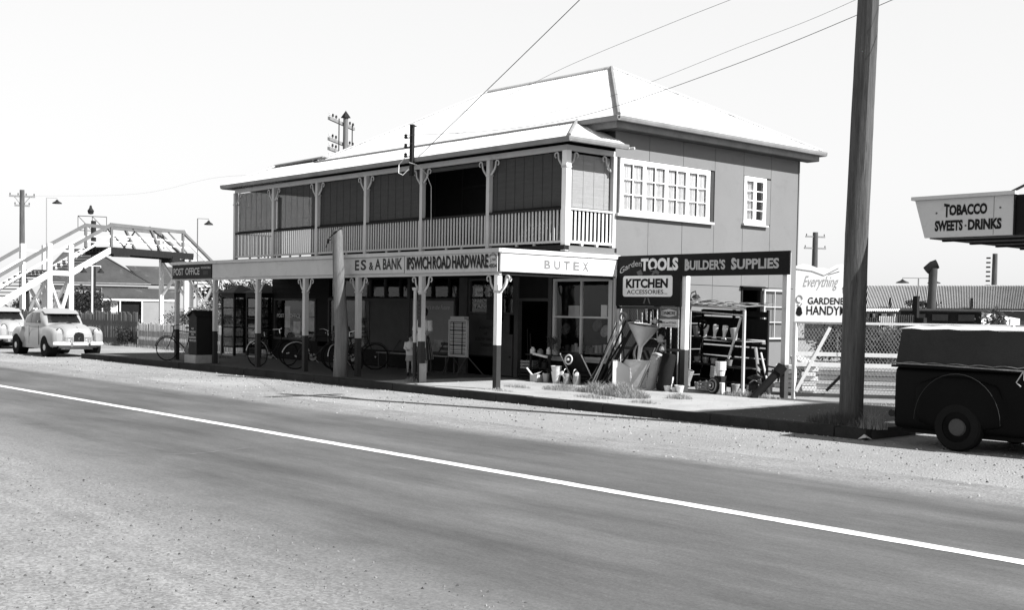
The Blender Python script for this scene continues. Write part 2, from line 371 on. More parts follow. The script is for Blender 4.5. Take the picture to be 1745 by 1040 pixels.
# loose stones on both shoulders (nobody could count them)
def stones(name, n, fn, mt, s0, s1):
    b = MB()
    for _ in range(n):
        x, y, z = fn(); s = s0 + (s1-s0)*random.random()**4; a = random.random()*6.28
        e1 = Vector((math.cos(a), math.sin(a), 0))*s; e2 = Vector((-math.sin(a), math.cos(a), 0))*s*random.uniform(.5, .95); h = s*random.uniform(.5, .9); c = Vector((x, y, z))
        b.add([c+e1, c+e2, c-e1*.9, c-e2, c+e1*.3+Vector((0, 0, h)), c-e1*.35+e2*.2+Vector((0, 0, h*.9))], [(0,1,4), (1,5,4), (1,2,5), (2,3,5), (3,4,5), (3,0,4)])
    return b.build(name, mt, kind='stuff')
far = lambda: (-4.5-random.random()**1.1*36, 10.5+3.9*random.random()**.8, 0)
near = lambda: (-2.5-random.random()*14, 1.7+random.random()**1.4*2.9, .004)
path = lambda: (random.uniform(-21, -9), random.uniform(KY+.2, 18.0), FZ)
stones('gravel', 5200, far, 'stone', .005, .030); stones('dark_gravel', 2400, far, 'stone_dark', .004, .026)
stones('roadside_gravel', 5200, near, 'stone_soft', .003, .017); stones('dark_roadside_gravel', 3600, near, 'stone_dark', .003, .016)
stones('footpath_grit', 900, path, 'stone', .004, .018)
stones('kerb_debris', 700, lambda: (random.uniform(-27, -9), KY-abs(random.gauss(0, .16))-.02, 0), 'stone', .006, .03)
def tuft(name, cx, cy, z, rx, ry, n, h, mt='grass', lean=1.1):
    b = MB(); n = int(n*1.5); h *= 1.05
    for _ in range(n):
        a = random.random()*6.28; rr = random.random()**.6
        x, y = cx+math.cos(a)*rx*rr, cy+math.sin(a)*ry*rr; hh = h*random.uniform(.35, 1)*(1.15-rr*.7); a = random.random()*6.28; ln = lean*hh*random.random()
        d = Vector((math.cos(a), math.sin(a), 0)); sd = Vector((-d.y, d.x, 0))*.003; p = Vector((x, y, z)); q = p+d*ln*.35+Vector((0, 0, hh*.62)); t = p+d*ln+Vector((0, 0, hh))
        b.add([p-sd, p+sd, q+sd*.8, q-sd*.8, t], [(0,1,2,3), (3,2,4)])
    return b.build(name, mt, kind='stuff')
for c in [(-16.7, 16.3, .6, .3, 900, .17), (-15.9, 16.4, .5, .25, 1100, .24), (-15.1, 16.2, .55, .35, 1500, .30), (-14.6, 16.0, .35, .3, 700, .22), (-17.8, 16.0, .4, .12, 250, .10),
          (-14.0, 16.6, .3, .2, 300, .14), (-14.9, 15.3, .5, .2, 380, .10), (-20.2, 15.1, .22, .1, 160, .16), (-17.2, 15.0, .5, .1, 200, .07), (-13.6, 15.2, .35, .15, 180, .09)]:
    tuft('grass', c[0], c[1], FZ, c[2], c[3], c[4], c[5])
for c in [(-13.6, 18.2, .7, .15, 500, .16, 'grass'), (-12.6, 18.7, .9, .2, 700, .14, 'grass_green'), (-9.5, 14.9, .55, .3, 900, .22, 'grass_green'), (-8.8, 14.6, .22, .16, 150, .36, 'grass'), (-11.2, 19.6, .9, .3, 600, .18, 'grass'),
          (-47, 20.3, 3.5, .25, 1200, .22, 'grass'), (-42, 20.2, 3.5, .2, 900, .2, 'grass'), (-32.5, 17.0, .6, .3, 300, .12, 'grass_green')]:
    tuft('grass', c[0], c[1], FZ if c[0] > -34 and c[1] < 18.6 else .0, c[2], c[3], c[4], c[5], c[6])

# ------------------------------------------------------------------ the shop building
WX = -17.45; YF = 18.5; YV = 17.0; YB = 25.1; XL = -31.9; XU = -29.6
bd = thing('shop_building', 'two storey timber and fibro shop building with white upstairs verandah and corrugated iron roof', 'shop building', (-24.5, 20, 0))
P = lambda name, mt, *b, **k: bx(name, mt, bd, *b, **k)
# core walls
P('back_wall', 'fibro_back', XL, YB-.1, .0, WX-.03, YB-.03, 5.8)
sw = MB()                                       # side wall lining, with the window openings left out
for z0, z1, spans in ((.1, 1.12, ((YF, YB-.03),)), (1.12, 2.37, ((YF, 22.9), (23.7, YB-.03))), (2.37, 3.86, ((YF, YB-.03),)),
                      (3.86, 3.92, ((YF, 18.56), (21.6, YB-.03))), (3.92, 5.05, ((YF, 18.56), (21.6, 22.9), (23.77, YB-.03))), (5.05, 5.83, ((YF, YB-.03),))):
    for a, c in spans: sw.box(WX-.09, a, z0, WX-.02, c, z1)
sw.build('side_wall', 'fibro_back', bd)
seams = [18.42, 19.51, 20.66, 21.80, 22.89, 23.98, 25.12]
def panel(y0, z0, y1, z1, ya=None):
    g = .006; d = random.uniform(-.002, .002)
    P('wall_panel', 'fibro', WX-.02, y0+g, z0+g, WX+.004+d, y1-g, z1-g)
for i in range(6):
    y0, y1 = seams[i], seams[i+1]
    if i == 4: panel(y0, .1, y1, 1.10); panel(y0, 2.39, y1, 3.90); panel(y0, 5.06, y1, 5.80); panel(23.72, 1.12, y1, 2.37); panel(23.78, 3.93, y1, 5.03)
    elif i < 3: panel(y0, .1, y1, 2.39); panel(y0, 2.39, y1, 3.82); panel(y0, 5.06, y1, 5.80)
    else: panel(y0, .1, y1, 2.39); panel(y0, 2.39, y1, 5.80)
P('corner_stop', 'fibro', WX-.02, YB+.02, .1, WX+.03, YB+.05, 5.8)
# floors, ceilings
P('left_wall', 'wall_dark', XL, YF+.1, .0, XL+.1, YB-.1, 2.95)
P('ground_floor', 'interior', XL, YF+.0, .02, WX-.1, YB-.1, FZ+.01)
P('upper_floor', 'wood_dark', XL+.1, YF+.0, 2.95, WX-.1, YB-.1, 3.1)
P('verandah_floor', 'wood_dark', -31.6, YV-.08, 3.0, WX+.02, YF, 3.1)
P('verandah_edge_board', 'fibro', WX-.02, YV+.05, 2.94, WX+.03, YF-.08, 3.09)
P('upper_left_wall', 'wall_dark', XU-.1, YF, 3.1, XU, YB-.1, 5.7)
P('upper_ceiling', 'wall_dark', XU, YV+.1, 5.3, WX-.1, YF, 5.34)
for y in (20.9,): P('inner_partition', 'interior', XL, y+1.2, FZ, WX-.1, y+1.26, 2.95)
P('upper_partition', 'interior', XU, 21.9, 3.1, WX-.5, 21.96, 5.6)
# upper front wall behind the verandah: panels, frames, a door
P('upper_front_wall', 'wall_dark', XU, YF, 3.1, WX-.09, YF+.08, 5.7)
for x in (-29.4, -28.2, -27.1, -26.0, -24.9, -23.8, -22.7, -21.7, -20.95, -19.9, -18.8): P('cover_strip', 'wood_dark', x-.025, YF-.02, 3.1, x+.025, YF-.001, 5.3)
P('upper_door', 'wall_mid', -21.55, YF-.04, 3.1, -20.75, YF-.003, 5.0)
P('cover_rail', 'wood_dark', -22.7, YF-.035, 4.72, -18.4, YF-.022, 4.78)
# windows on the side wall -------------------------------------------------
def side_sash(par, y0, z0, y1, z1, nx, nz, x, mt='white', st=.045, bar=.022, gl='glass', px=None):
    f = MB(); t = .035
    f.box(x-t, y0, z0, x, y0+st, z1); f.box(x-t, y1-st, z0, x, y1, z1); f.box(x-t, y0+st, z0, x, y1-st, z0+st); f.box(x-t, y0+st, z1-st, x, y1-st, z1)
    o = f.build('sash', mt, par)
    g = MB()
    for i in range(1, nx): yy = y0+st+(y1-y0-2*st)*i/nx; g.box(x-t+.006, yy-bar/2, z0+st, x-.005, yy+bar/2, z1-st)
    for j in range(1, nz):
        zz = z0+st+(z1-z0-2*st)*j/nz
        g.box(x-t+.008, y0+st, zz-bar/2, x-.007, y1-st, zz+bar/2)
    g.build('glazing_bar', mt, par)
    for i in range(nx):
        for j in range(nz):
            a = y0+st+(y1-y0-2*st)*i/nx; c = y0+st+(y1-y0-2*st)*(i+1)/nx; e = z0+st+(z1-z0-2*st)*j/nz; h = z0+st+(z1-z0-2*st)*(j+1)/nz
            MB().add([(x-t/2, a, e), (x-t/2, c, e), (x-t/2, c, h), (x-t/2, a, h)], [(0,1,2,3)]).build('pane', gl, par)
    return o
def curtain(par, x, y0, y1, z0, z1, folds=9, amp=.03):
    b = MB(); n = folds*6; vs = []
    for i in range(n+1):
        t = i/n; y = y0+(y1-y0)*t; dx = amp*math.sin(t*folds*6.28)+amp*.4*math.sin(t*folds*2.3*6.28+1)
        vs += [(x+dx*.6, y, z1), (x+dx, y, (z0+z1)/2), (x+dx*1.3, y, z0+.02*math.sin(t*20))]
    b.add(vs, [(3*i+k, 3*(i+1)+k, 3*(i+1)+k+1, 3*i+k+1) for i in range(n) for k in range(2)])
    return b.build('curtain', 'curtain', par, smooth=True)
wn = MB().box(WX-.09, 18.56, 3.86, WX+.03, 18.62, 5.05).box(WX-.09, 21.54, 3.86, WX+.03, 21.60, 5.05).box(WX-.09, 18.62, 4.99, WX+.03, 21.54, 5.05).box(WX-.09, 18.62, 3.86, WX+.03, 21.54, 3.91).build('bank_of_windows', 'white', bd)
for i in range(4):
    a = 18.62+i*.73; side_sash(wn, a+.006, 3.915, a+.724, 4.985, 2, 3, WX+.02)
    if i: MB().box(WX-.09, a-.022, 3.91, WX+.034, a+.022, 4.99).build('mullion', 'white', wn)
    for q in (0, 1): curtain(wn, WX-.035, a+.04+q*.345, a+.345+q*.33, 3.93, 4.98, 5, .012)
MB().box(WX-.02, 18.44, 3.80, WX+.09, 21.72, 3.855).build('sill', 'cream', wn)
ws = MB().box(WX-.09, 22.90, 3.92, WX+.03, 22.95, 5.05).box(WX-.09, 23.72, 3.92, WX+.03, 23.77, 5.05).box(WX-.09, 22.95, 5.00, WX+.03, 23.72, 5.05).box(WX-.09, 22.95, 3.92, WX+.03, 23.72, 3.97).build('small_window', 'white', bd)
side_sash(ws, 22.955, 3.975, 23.33, 4.995, 1, 4, WX+.02, st=.05); side_sash(ws, 23.34, 3.975, 23.715, 4.995, 1, 4, WX+.02, st=.05)
curtain(ws, WX-.05, 22.98, 23.32, 3.95, 4.98, 4, .02)
MB().box(WX-.02, 22.84, 3.865, WX+.09, 23.83, 3.915).build('sill', 'cream', ws)
wl = MB().box(WX-.09, 22.90, 1.12, WX+.02, 22.95, 2.37).box(WX-.09, 23.66, 1.12, WX+.02, 23.70, 2.37).box(WX-.09, 22.95, 2.32, WX+.02, 23.66, 2.37).build('open_window', 'wood_dark', bd)
MB().box(WX-.05, 22.82, 1.06, WX+.10, 23.78, 1.115).build('sill', 'cream', wl)
MB().box(WX-.02, 22.84, 2.38, WX+.10, 23.74, 2.41).build('head_board', 'wood_dark', wl)
side_sash(wl, 23.74, 1.12, 24.63, 2.35, 2, 3, WX+.075, 'cream', .045, .022)
MB().beam((WX+.02, 23.3, .55), (WX+.10, 23.62, 1.05), .05, .05).beam((WX+.02, 23.3, .52), (WX+.02, 23.3, 1.05), .05, .03).build('sill_bracket', 'wood_dark', wl)
# roof ---------------------------------------------------------------------
def corr(parent, A, B, up, S, runL, runR, mt='iron', name='roof_sheet', pitch=.076, wsheet=.762, amp=.009):
    """corrugated slope: eave A->B, unit vector up the slope, slope length S, horizontal hip run at each end"""
    A, B, up = Vector(A), Vector(B), Vector(up).normalized(); u = (B-A); L = u.length; u.normalize(); nr = u.cross(up)
    if nr.z < 0: nr = -nr
    lim = lambda t: min(S, S*t/runL if runL > 1e-6 else S, S*(L-t)/runR if runR > 1e-6 else S)
    k = max(1, round(L/wsheet)); ws_ = L/k
    for i in range(k):
        n = 18; vs = []; dz = random.uniform(0, .004)
        for j in range(n+1):
            t = i*ws_+ws_*j/n; h = (amp if j % 2 else -amp)+dz; s1 = max(0.0, lim(t)); s0 = -.03*random.uniform(.6, 1) if s1 > 0 else 0
            vs += [A+u*t+up*s0*1+nr*h, A+u*t+up*s1+nr*h]
        MB().add(vs, [(2*j, 2*j+2, 2*j+3, 2*j+1) for j in range(n)]).build(name, mt, parent)
def slope(p0, p1): d = Vector(p1)-Vector(p0); return d.normalized(), d.length
RZ = 7.93; EZ = 5.86; E1 = 18.08; E2 = 25.52; EX = -17.05; ELX = -28.7; RX1 = -20.85; RX0 = -25.67; RY = 21.8
rf = MB()      # roof lining and ridge / hip caps
c1, c2, c3, c4, r1, r0 = (EX, E1, EZ-.03), (EX, E2, EZ-.03), (ELX, E2, EZ-.03), (ELX, E1, EZ-.03), (RX1, RY, RZ-.03), (RX0, RY, RZ-.03)
rf.add([c1, c2, c3, c4, r1, r0], [(0, 3, 5, 4), (0, 1, 4), (1, 2, 5, 4), (2, 3, 5), (0, 1, 2, 3)][:4])
rf.build('roof_frame', 'wood_dark', bd)
u, S = slope((0, E1, EZ), (0, RY, RZ)); corr(bd, (ELX, E1, EZ), (EX, E1, EZ), u, S, RX0-ELX, EX-RX1)
u, S = slope((0, E2, EZ), (0, RY, RZ)); corr(bd, (ELX, E2, EZ), (EX, E2, EZ), u, S, RX0-ELX, EX-RX1)
u, S = slope((EX, 0, EZ), (RX1, 0, RZ)); corr(bd, (EX, E1, EZ), (EX, E2, EZ), u, S, RY-E1, E2-RY)
u, S = slope((ELX, 0, EZ), (RX0, 0, RZ)); corr(bd, (ELX, E1, EZ), (ELX, E2, EZ), u, S, RY-E1, E2-RY)
def cap(p, q, r=.045, nm='ridge_cap', mt='iron'): MB().tube([p, q], r, 6).build(nm, mt, bd)
cap((RX0, RY, RZ+.02), (RX1, RY, RZ+.02))
M['capping'] = mat('lead_capping', .22, .6, .2, 3)
cap((RX1, RY, RZ+.03), (EX, E1, EZ+.03), .045, 'hip_cap', 'capping'); cap((RX1, RY, RZ+.02), (EX, E2, EZ+.02), .04, 'hip_cap')
cap((RX0, RY, RZ+.02), (ELX, E1, EZ+.02), .04, 'hip_cap'); cap((RX0, RY, RZ+.02), (ELX, E2, EZ+.02), .04, 'hip_cap')
# verandah roof
VZ = 5.28; VY = 16.72; VX = -17.13; VLX = -31.72; TY = 18.12; TZ = 5.88; 
u, S = slope((0, VY, VZ), (0, TY, TZ)); corr(bd, (VLX, VY, VZ), (VX, VY, VZ), u, S, .6, 1.2)
u, S = slope((VX, 0, VZ), (VX-1.2, 0, TZ)); corr(bd, (VX, VY, VZ), (VX, YF-.06, VZ), u, S, TY-VY, 0.0001)
u, S = slope((VLX, 0, VZ), (VLX+.6, 0, TZ+.1)); corr(bd, (VLX, VY, VZ), (VLX, 24.9, VZ), u, S, TY-VY, .0001)
u, S = slope((0, 24.9, VZ), (0, TY, TZ+.1)); corr(bd, (VLX+.0, 24.9, VZ), (ELX+.3, 24.9, VZ), u, S, .6, .0001)
MB().add([(VLX, VY, VZ-.02), (VX, VY, VZ-.02), (VX-1.2, TY, TZ-.02), (VLX+.6, TY, TZ-.02)], [(0, 1, 2, 3)]).build('verandah_rafters', 'wood_dark', bd)
cap((VX, VY, VZ+.03), (VX-1.2, TY, TZ+.03), .035, 'hip_cap', 'capping'); cap((VLX+.6, TY, TZ+.07), (ELX+.2, TY, TZ+.10), .03, 'ridge_cap', 'capping'); cap((VLX, VY, VZ+.02), (VLX+.6, TY, TZ+.05), .035, 'hip_cap')
cap((ELX, TY-.02, TZ+.01), (VX-1.2, TY-.02, TZ+.01), .012, 'flashing')
# gutters and fascias
def gutter(x0, y0, x1, y1, z, out, mt='gutter'):
    d = Vector((x1-x0, y1-y0, 0)).normalized(); o = Vector(out); prof = [(0, 0), (.02, -.02), (.02, -.075), (.06, -.10), (.10, -.09), (.115, -.04), (.115, .005), (.105, .005), (.1, -.035), (.09, -.08), (.03, -.06), (.03, 0)]
    r = []
    for p in ((x0, y0), (x1, y1)): r.append([Vector((p[0], p[1], z))+o*a+Vector((0, 0, h)) for a, h in prof])
    MB().loft(r).build('gutter', mt, bd)
def fascia(x0, y0, z0, x1, y1, z1, mt='cream'): bx('fascia_board', mt, bd, x0, y0, z0, x1, y1, z1)
gutter(EX-.02, E1-.05, EX-.02, E2+.1, EZ-.02, (1, 0, 0)); gutter(ELX, E1-.03, EX+.1, E1-.03, EZ-.022, (0, -1, 0)); gutter(ELX, E2+.03, EX+.08, E2+.03, EZ-.022, (0, 1, 0))
P('fascia_board', 'gutter', EX-.10, E1-.0, EZ-.24, EX-.06, E2, EZ-.10); P('fascia_board', 'gutter', -18.9, E1+.02, EZ-.24, EX-.10, E1+.05, EZ-.10)
P('soffit', 'wall_mid', WX, E1+.05, EZ-.25, EX-.06, E2-.02, EZ-.241); P('soffit', 'wall_mid', -20, E1+.05, EZ-.25, WX-.001, YF-.02, EZ-.241)
P('gable_infill', 'wall_mid', -19.0, YF-.02, 5.3, WX-.02, YF-.003, 5.62)
gutter(VLX, VY+.01, VX+.1, VY+.01, VZ-.01, (0, -1, 0)); gutter(VX-.01, VY-.1, VX-.01, YF-.1, VZ-.012, (1, 0, 0)); gutter(VLX+.01, VY, VLX+.01, 24.9, VZ-.012, (-1, 0, 0))
MB().tube([(WX+.3, YF-.35, 5.22), (WX+.38, YF-.05, 5.2), (WX+.5, YF-.02, 5.2)], .028, 8).build('overflow_spout', 'cream', bd)
# upper verandah frame
UP = [-31.50, -29.28, -27.01, -24.73, -22.40, -19.95, -17.50]
P('verandah_beam', 'cream', VLX+.25, YV-.03, 5.06, WX+.0, YV+.05, 5.17); P('verandah_beam', 'cream', WX-.06, YV+.05, 5.06, WX-.0, YF-.02, 5.17)
def bracket_mb(sx=1, along=(1, 0, 0)):
    """cast scroll bracket rising from the post and curling out under the beam"""
    a = Vector(along)*sx; pts = []
    for t in range(9): q = t/8; pts.append(Vector((0, 0, -.33))+a*(.03+.15*math.sin(q*1.6))+Vector((0, 0, .22*q)))
    e = pts[-1]
    for t in range(1, 11): an = math.pi-.2-t*.42; pts.append(e+a*(.055+.055*math.cos(an))+Vector((0, 0, .055*math.sin(an)+.03)))
    return MB().tube(pts, [.024-.0006*i for i in range(len(pts))], 6)
BR = {}
for nm, sx, al in (('r', 1, (1, 0, 0)), ('l', -1, (1, 0, 0)), ('b', 1, (0, 1, 0))): BR[nm] = bracket_mb(sx, al).mesh('bracket', M['cream'], smooth=True)
BR['f'] = bracket_mb(-1, (0, 1, 0)).mesh('bracket', M['cream'], smooth=True)
def bracket(par, k, x, y, z):
    o = bpy.data.objects.new('bracket', BR[k]); COL.objects.link(o); o.parent = par; o.location = Vector((x, y, z))-wloc(par); return o
for i, x in enumerate(UP):
    wd = .052 if i < 6 else .068
    p = MB().box(x-wd, YV-wd+.02, 2.98, x+wd, YV+wd+.02, 5.06).build('verandah_post', 'white' if i == 6 else 'cream', bd)
    MB().box(x-wd-.012, YV-wd+.008, 4.70, x+wd+.012, YV+wd+.032, 4.74).build('post_collar', 'cream', p)
    if i < 6: bracket(p, 'r', x+.045, YV, 5.06)
    if i > 0: bracket(p, 'l', x-.045, YV, 5.06)
    if i == 6: bracket(p, 'b', x, YV+.06, 5.06)
p = P('verandah_post', 'cream', WX-.09, YF-.13, 2.98, WX+.01, YF-.03, 5.06); bracket(p, 'f', WX-.03, YF-.14, 5.06)
p = P('verandah_post', 'cream', -31.55, YF-.06, 2.98, -31.45, YF+.04, 5.06)
balu = MB().box(-.021, -.011, 3.2, .021, .011, 3.84).mesh('baluster', M['cream']); baly = MB().box(-.011, -.023, 3.2, .011, .023, 3.84).mesh('baluster', M['white'])
def bal(me, x, y):
    o = bpy.data.objects.new('baluster', me); COL.objects.link(o); o.parent = bd; o.location = Vector((x, y, 0))-wloc(bd)
for i in range(6):
    a, c = UP[i]+.055, UP[i+1]-.055
    P('top_rail', 'wood_dark', a, YV-.03, 3.84, c, YV+.06, 3.885); P('bottom_rail', 'cream', a, YV-.015, 3.15, c, YV+.05, 3.2)
    n = 21
    for k in range(n): bal(balu, a+(c-a)*(k+.7)/(n+.4), YV+.018)
    for k in (.38, .62): P('rail_block', 'cream', a+(c-a)*k-.03, YV, 3.1, a+(c-a)*k+.03, YV+.04, 3.15)
P('top_rail', 'cream', WX-.08, YV+.075, 3.84, WX-.0, YF-.13, 3.885); P('bottom_rail', 'white', WX-.07, YV+.075, 3.15, WX-.01, YF-.13, 3.2)
for k in range(11): bal(baly, WX-.04, YV+.17+k*.118)
for yy in (17.45, 17.9): P('rail_block', 'white', WX-.07, yy, 3.1, WX-.01, yy+.06, 3.15)
P('top_rail', 'cream', -31.54, YV+.08, 3.84, -31.46, YF-.06, 3.885)
for k in range(11): bal(baly, -31.5, YV+.17+k*.118)
def blind(x0, x1, y, z0, z1, alongy=False, mt='blind'):
    b = MB(); n = 70
    for k in range(n):
        z = z0+(z1-z0)*k/n; h = (z1-z0)/n*.90; w_ = random.uniform(-.002, .002)
        if alongy: b.add([(y+w_, x0, z), (y+w_, x1, z), (y+w_, x1, z+h), (y+w_, x0, z+h)], [(0,1,2,3)])
        else: b.add([(x0, y+w_, z), (x1, y+w_, z), (x1, y+w_, z+h), (x0, y+w_, z+h)], [(0,1,2,3)])
    o = b.build('blind', mt, bd); s = MB(); m_ = max(3, int((x1-x0)/.29))
    for k in range(m_):
        t = x0+(x1-x0)*(k+.5)/m_
        if alongy: s.box(y+.004, t-.006, z0, y+.008, t+.006, z1)
        else: s.box(t-.004, y-.008, z0, t+.004, y-.004, z1)
    s.build('blind_cord', 'blind_string' if not alongy else 'cloth_grey', o)
    c = MB().tube([(x0, y, z0-.01), (x1, y, z0-.01)] if not alongy else [(y, x0, z0-.01), (y, x1, z0-.01)], .022, 6).build('blind_roller', 'wood_dark' if not alongy else 'blind', o)
for i in range(6):
    if i == 4: MB().tube([(UP[i]+.06, YV+.07, 5.0), (UP[i+1]-.06, YV+.07, 5.0)], .05, 8).build('rolled_blind', 'blind', bd); continue
    blind(UP[i]+.055, UP[i+1]-.055, YV+.08, 3.92, 5.05)
M['blind_sunlit'] = mat('sunlit_bamboo_blind', .27, .8, .12, 2.5, .2, 30, (1, 1, 12))  # same blind in a paler copy, sunlight on the return put into the colour
blind(YV+.09, YF-.14, WX-.10, 3.90, 5.02, True, 'blind_sunlit')
# ------------------------------------------------------------------ street awning (parts of the building)
AX0, AX1, AY = -31.68, -17.42, 15.15
P('awning_roof', 'iron', AX0, AY+.03, 2.90, AX1-.05, YF, 2.93)
for k in range(17): P('awning_rafter', 'wood_dark', AX0+.1+k*.88, AY+.06, 2.60, AX0+.15+k*.88, YF, 2.68)
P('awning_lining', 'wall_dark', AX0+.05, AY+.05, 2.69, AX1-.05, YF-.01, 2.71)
P('awning_fascia', 'cream', -29.28, AY-.02, 2.49, -20.50, AY+.02, 2.86); P('awning_fascia', 'cream', AX0, AY+.0, 2.49, -29.29, AY+.02, 2.86)
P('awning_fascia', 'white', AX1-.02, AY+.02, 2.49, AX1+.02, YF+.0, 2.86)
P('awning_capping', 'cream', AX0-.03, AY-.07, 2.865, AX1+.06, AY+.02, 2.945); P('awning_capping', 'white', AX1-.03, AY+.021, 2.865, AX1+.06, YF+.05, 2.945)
P('awning_plate', 'cream', AX0, AY+.021, 2.42, AX1-.03, AY+.09, 2.488); P('awning_plate', 'wood_dark', AX1-.1, AY+.1, 2.42, AX1-.03, YF, 2.488)
LP = [-31.58, -29.27, -26.95, -24.66, -22.39, -20.00, -17.53]
for i, x in enumerate(LP):
    wd = .055; y = 15.22
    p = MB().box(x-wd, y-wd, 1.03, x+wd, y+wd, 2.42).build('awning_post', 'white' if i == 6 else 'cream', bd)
    MB().box(x-wd-.001, y-wd-.001, .12, x+wd+.001, y+wd+.001, 1.03).build('post_base', 'dark_base', p)
    MB().box(x-wd-.012, y-wd-.012, 2.07, x+wd+.012, y+wd+.012, 2.11).build('post_collar', 'cream', p)
    bracket(p, 'r', x+.05, y, 2.43)
    if i: bracket(p, 'l', x-.05, y, 2.43)
    if i == 6: bracket(p, 'b', x, y+.06, 2.43)
dp = MB().tube([(-20.17, 15.17, .15), (-20.17, 15.17, 2.14)], .038, 10).build('downpipe', 'cream', bd); MB().lathe((-20.17, 15.17, 2.12), [(.0, 0), (.06, 0), (.075, .05), (.07, .06), (0, .06)], 12).build('downpipe_head', 'cream', dp)
MB().box(-20.24, 15.12, .15, -20.1, 15.16, .17).tube([(-20.17, 15.17, .12), (-20.17, 15.17, 1.0)], .042, 10).build('pipe_base', 'dark_base', dp)
MB().box(-19.97, 15.15, .13, -19.90, 15.29, .56).build('lit_post_foot', 'concrete', bd)  # pale block stands in for sunlight on the foot of this post
# ------------------------------------------------------------------ shopfront
z0, z1 = FZ, 2.72
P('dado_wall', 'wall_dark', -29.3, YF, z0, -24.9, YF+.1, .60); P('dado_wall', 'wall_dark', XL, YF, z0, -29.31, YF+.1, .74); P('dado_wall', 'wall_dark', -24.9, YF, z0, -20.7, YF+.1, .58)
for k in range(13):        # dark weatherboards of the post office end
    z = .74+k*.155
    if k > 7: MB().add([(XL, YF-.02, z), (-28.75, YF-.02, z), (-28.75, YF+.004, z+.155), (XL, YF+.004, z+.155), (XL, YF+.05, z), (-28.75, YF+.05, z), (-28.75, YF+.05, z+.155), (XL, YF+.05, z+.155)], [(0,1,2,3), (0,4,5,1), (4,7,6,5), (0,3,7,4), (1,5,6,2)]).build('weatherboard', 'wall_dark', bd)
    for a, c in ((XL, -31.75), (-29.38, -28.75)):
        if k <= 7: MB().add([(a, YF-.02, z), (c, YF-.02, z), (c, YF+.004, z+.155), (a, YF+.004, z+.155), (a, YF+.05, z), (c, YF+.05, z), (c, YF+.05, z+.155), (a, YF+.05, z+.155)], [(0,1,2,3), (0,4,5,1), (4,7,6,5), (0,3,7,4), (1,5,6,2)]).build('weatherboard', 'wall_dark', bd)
def shopwin(x0, x1, z0, z1, mull, trans=(), name='shop_window', fm='wall_mid', gl='glass', y=YF):
    f = MB().box(x0, y-.03, z0, x0+.06, y+.05, z1).box(x1-.06, y-.03, z0, x1, y+.05, z1).box(x0+.06, y-.03, z0, x1-.06, y+.05, z0+.06).box(x0+.06, y-.03, z1-.06, x1-.06, y+.05, z1).build(name, fm, bd)
    g = MB()
    for mx in mull: g.box(mx-.025, y-.02, z0+.06, mx+.025, y+.04, z1-.06)
    for tz in trans: g.box(x0+.06, y-.018, tz-.02, x1-.06, y+.038, tz+.02)
    if mull or trans: g.build('mullion', fm, f)
    xs = [x0+.06]+list(mull)+[x1-.06]; zs = [z0+.06]+list(trans)+[z1-.06]
    for i in range(len(xs)-1):
        for j in range(len(zs)-1): MB().add([(xs[i], y+.01, zs[j]), (xs[i+1], y+.01, zs[j]), (xs[i+1], y+.01, zs[j+1]), (xs[i], y+.01, zs[j+1])], [(0,1,2,3)]).build('pane', gl, f)
    return f
pw = shopwin(-31.75, -29.38, .74, 1.98, (-29.95,), name='post_office_window')
MB().box(-29.90, YF+.03, 1.02, -29.44, YF+.04, 1.42).box(-29.90, YF+.03, 1.46, -29.44, YF+.04, 1.90).build('frosted_panel', 'poster_mid', pw)
lettering('POST', 'letter_grey', pw, (-31.6, YF-.0, 1.40), (1, 0, 0), .42, .12, .02); lettering('OFFICE', 'letter_grey', pw, (-30.85, YF, 1.40), (1, 0, 0), .6, .12, .02)
MB().box(-31.2, YF+.03, 1.1, -30.9, YF+.04, 1.75).box(-30.7, YF+.03, .95, -30.3, YF+.04, 1.3).build('notice', 'poster_mid', pw)
bwn = shopwin(-28.72, -24.9, .60, 2.0, (-26.68,), name='bank_window')
MB().box(-28.6, YF+.03, .68, -26.72, YF+.04, 1.93).build('curtained_panel', 'poster', bwn); MB().box(-26.64, YF-.005, .62, -24.95, YF+.005, 1.97).build('blanked_panel', 'wall_mid', bwn)
lettering('OFF', 'ink', bwn, (-27.35, YF, 1.25), (1, 0, 0), .5, .2, .03); lettering('E S & A', 'ink', bwn, (-28.5, YF, 1.05), (1, 0, 0), .9, .16, .03)
P('transom_head', 'wall_dark', -28.75, YF, 2.0, -20.7, YF+.1, 2.05); P('front_frieze', 'wall_dark', XL, YF, 2.52, WX-.1, YF+.1, 2.95)
for x in [-28.75+.69*i for i in range(12)]: P('transom_bar', 'wall_mid' if random.random() < .5 else 'wood_dark', x, YF-.01, 2.05, x+.04, YF+.06, 2.52)
MB().add([(-28.7, YF+.05, 2.05), (-20.7, YF+.05, 2.05), (-20.7, YF+.05, 2.52), (-28.7, YF+.05, 2.52)], [(0,1,2,3)]).build('transom_pane', 'glass', bd)
P('pilaster', 'wall_mid', -24.89, YF-.05, .15, -24.78, YF+.1, 2.52)
fw_ = shopwin(-24.78, -22.9, .58, 2.0, (), name='display_window')
M['poster_blue'] = mat('faded_poster', .19, .8, .12, 1.2)
MB().box(-24.72, YF-.012, .64, -22.96, YF-.004, 1.95).build('poster', 'poster_blue', fw_)
lettering("What's in the Future", 'letter_grey', fw_, (-24.3, YF-.012, 1.72), (1, 0, 0), 1.15, .12, .0, .25)
MB().box(-24.72, YF-.016, .70, -22.96, YF-.0125, .95).build('poster_band', 'poster_mid', fw_)
P('pilaster', 'wall_mid', -22.70, YF-.07, .15, -22.40, YF+.1, 2.52)
hw = shopwin(-22.38, -20.68, 1.62, 2.50, (-21.5,), name='hardware_window')
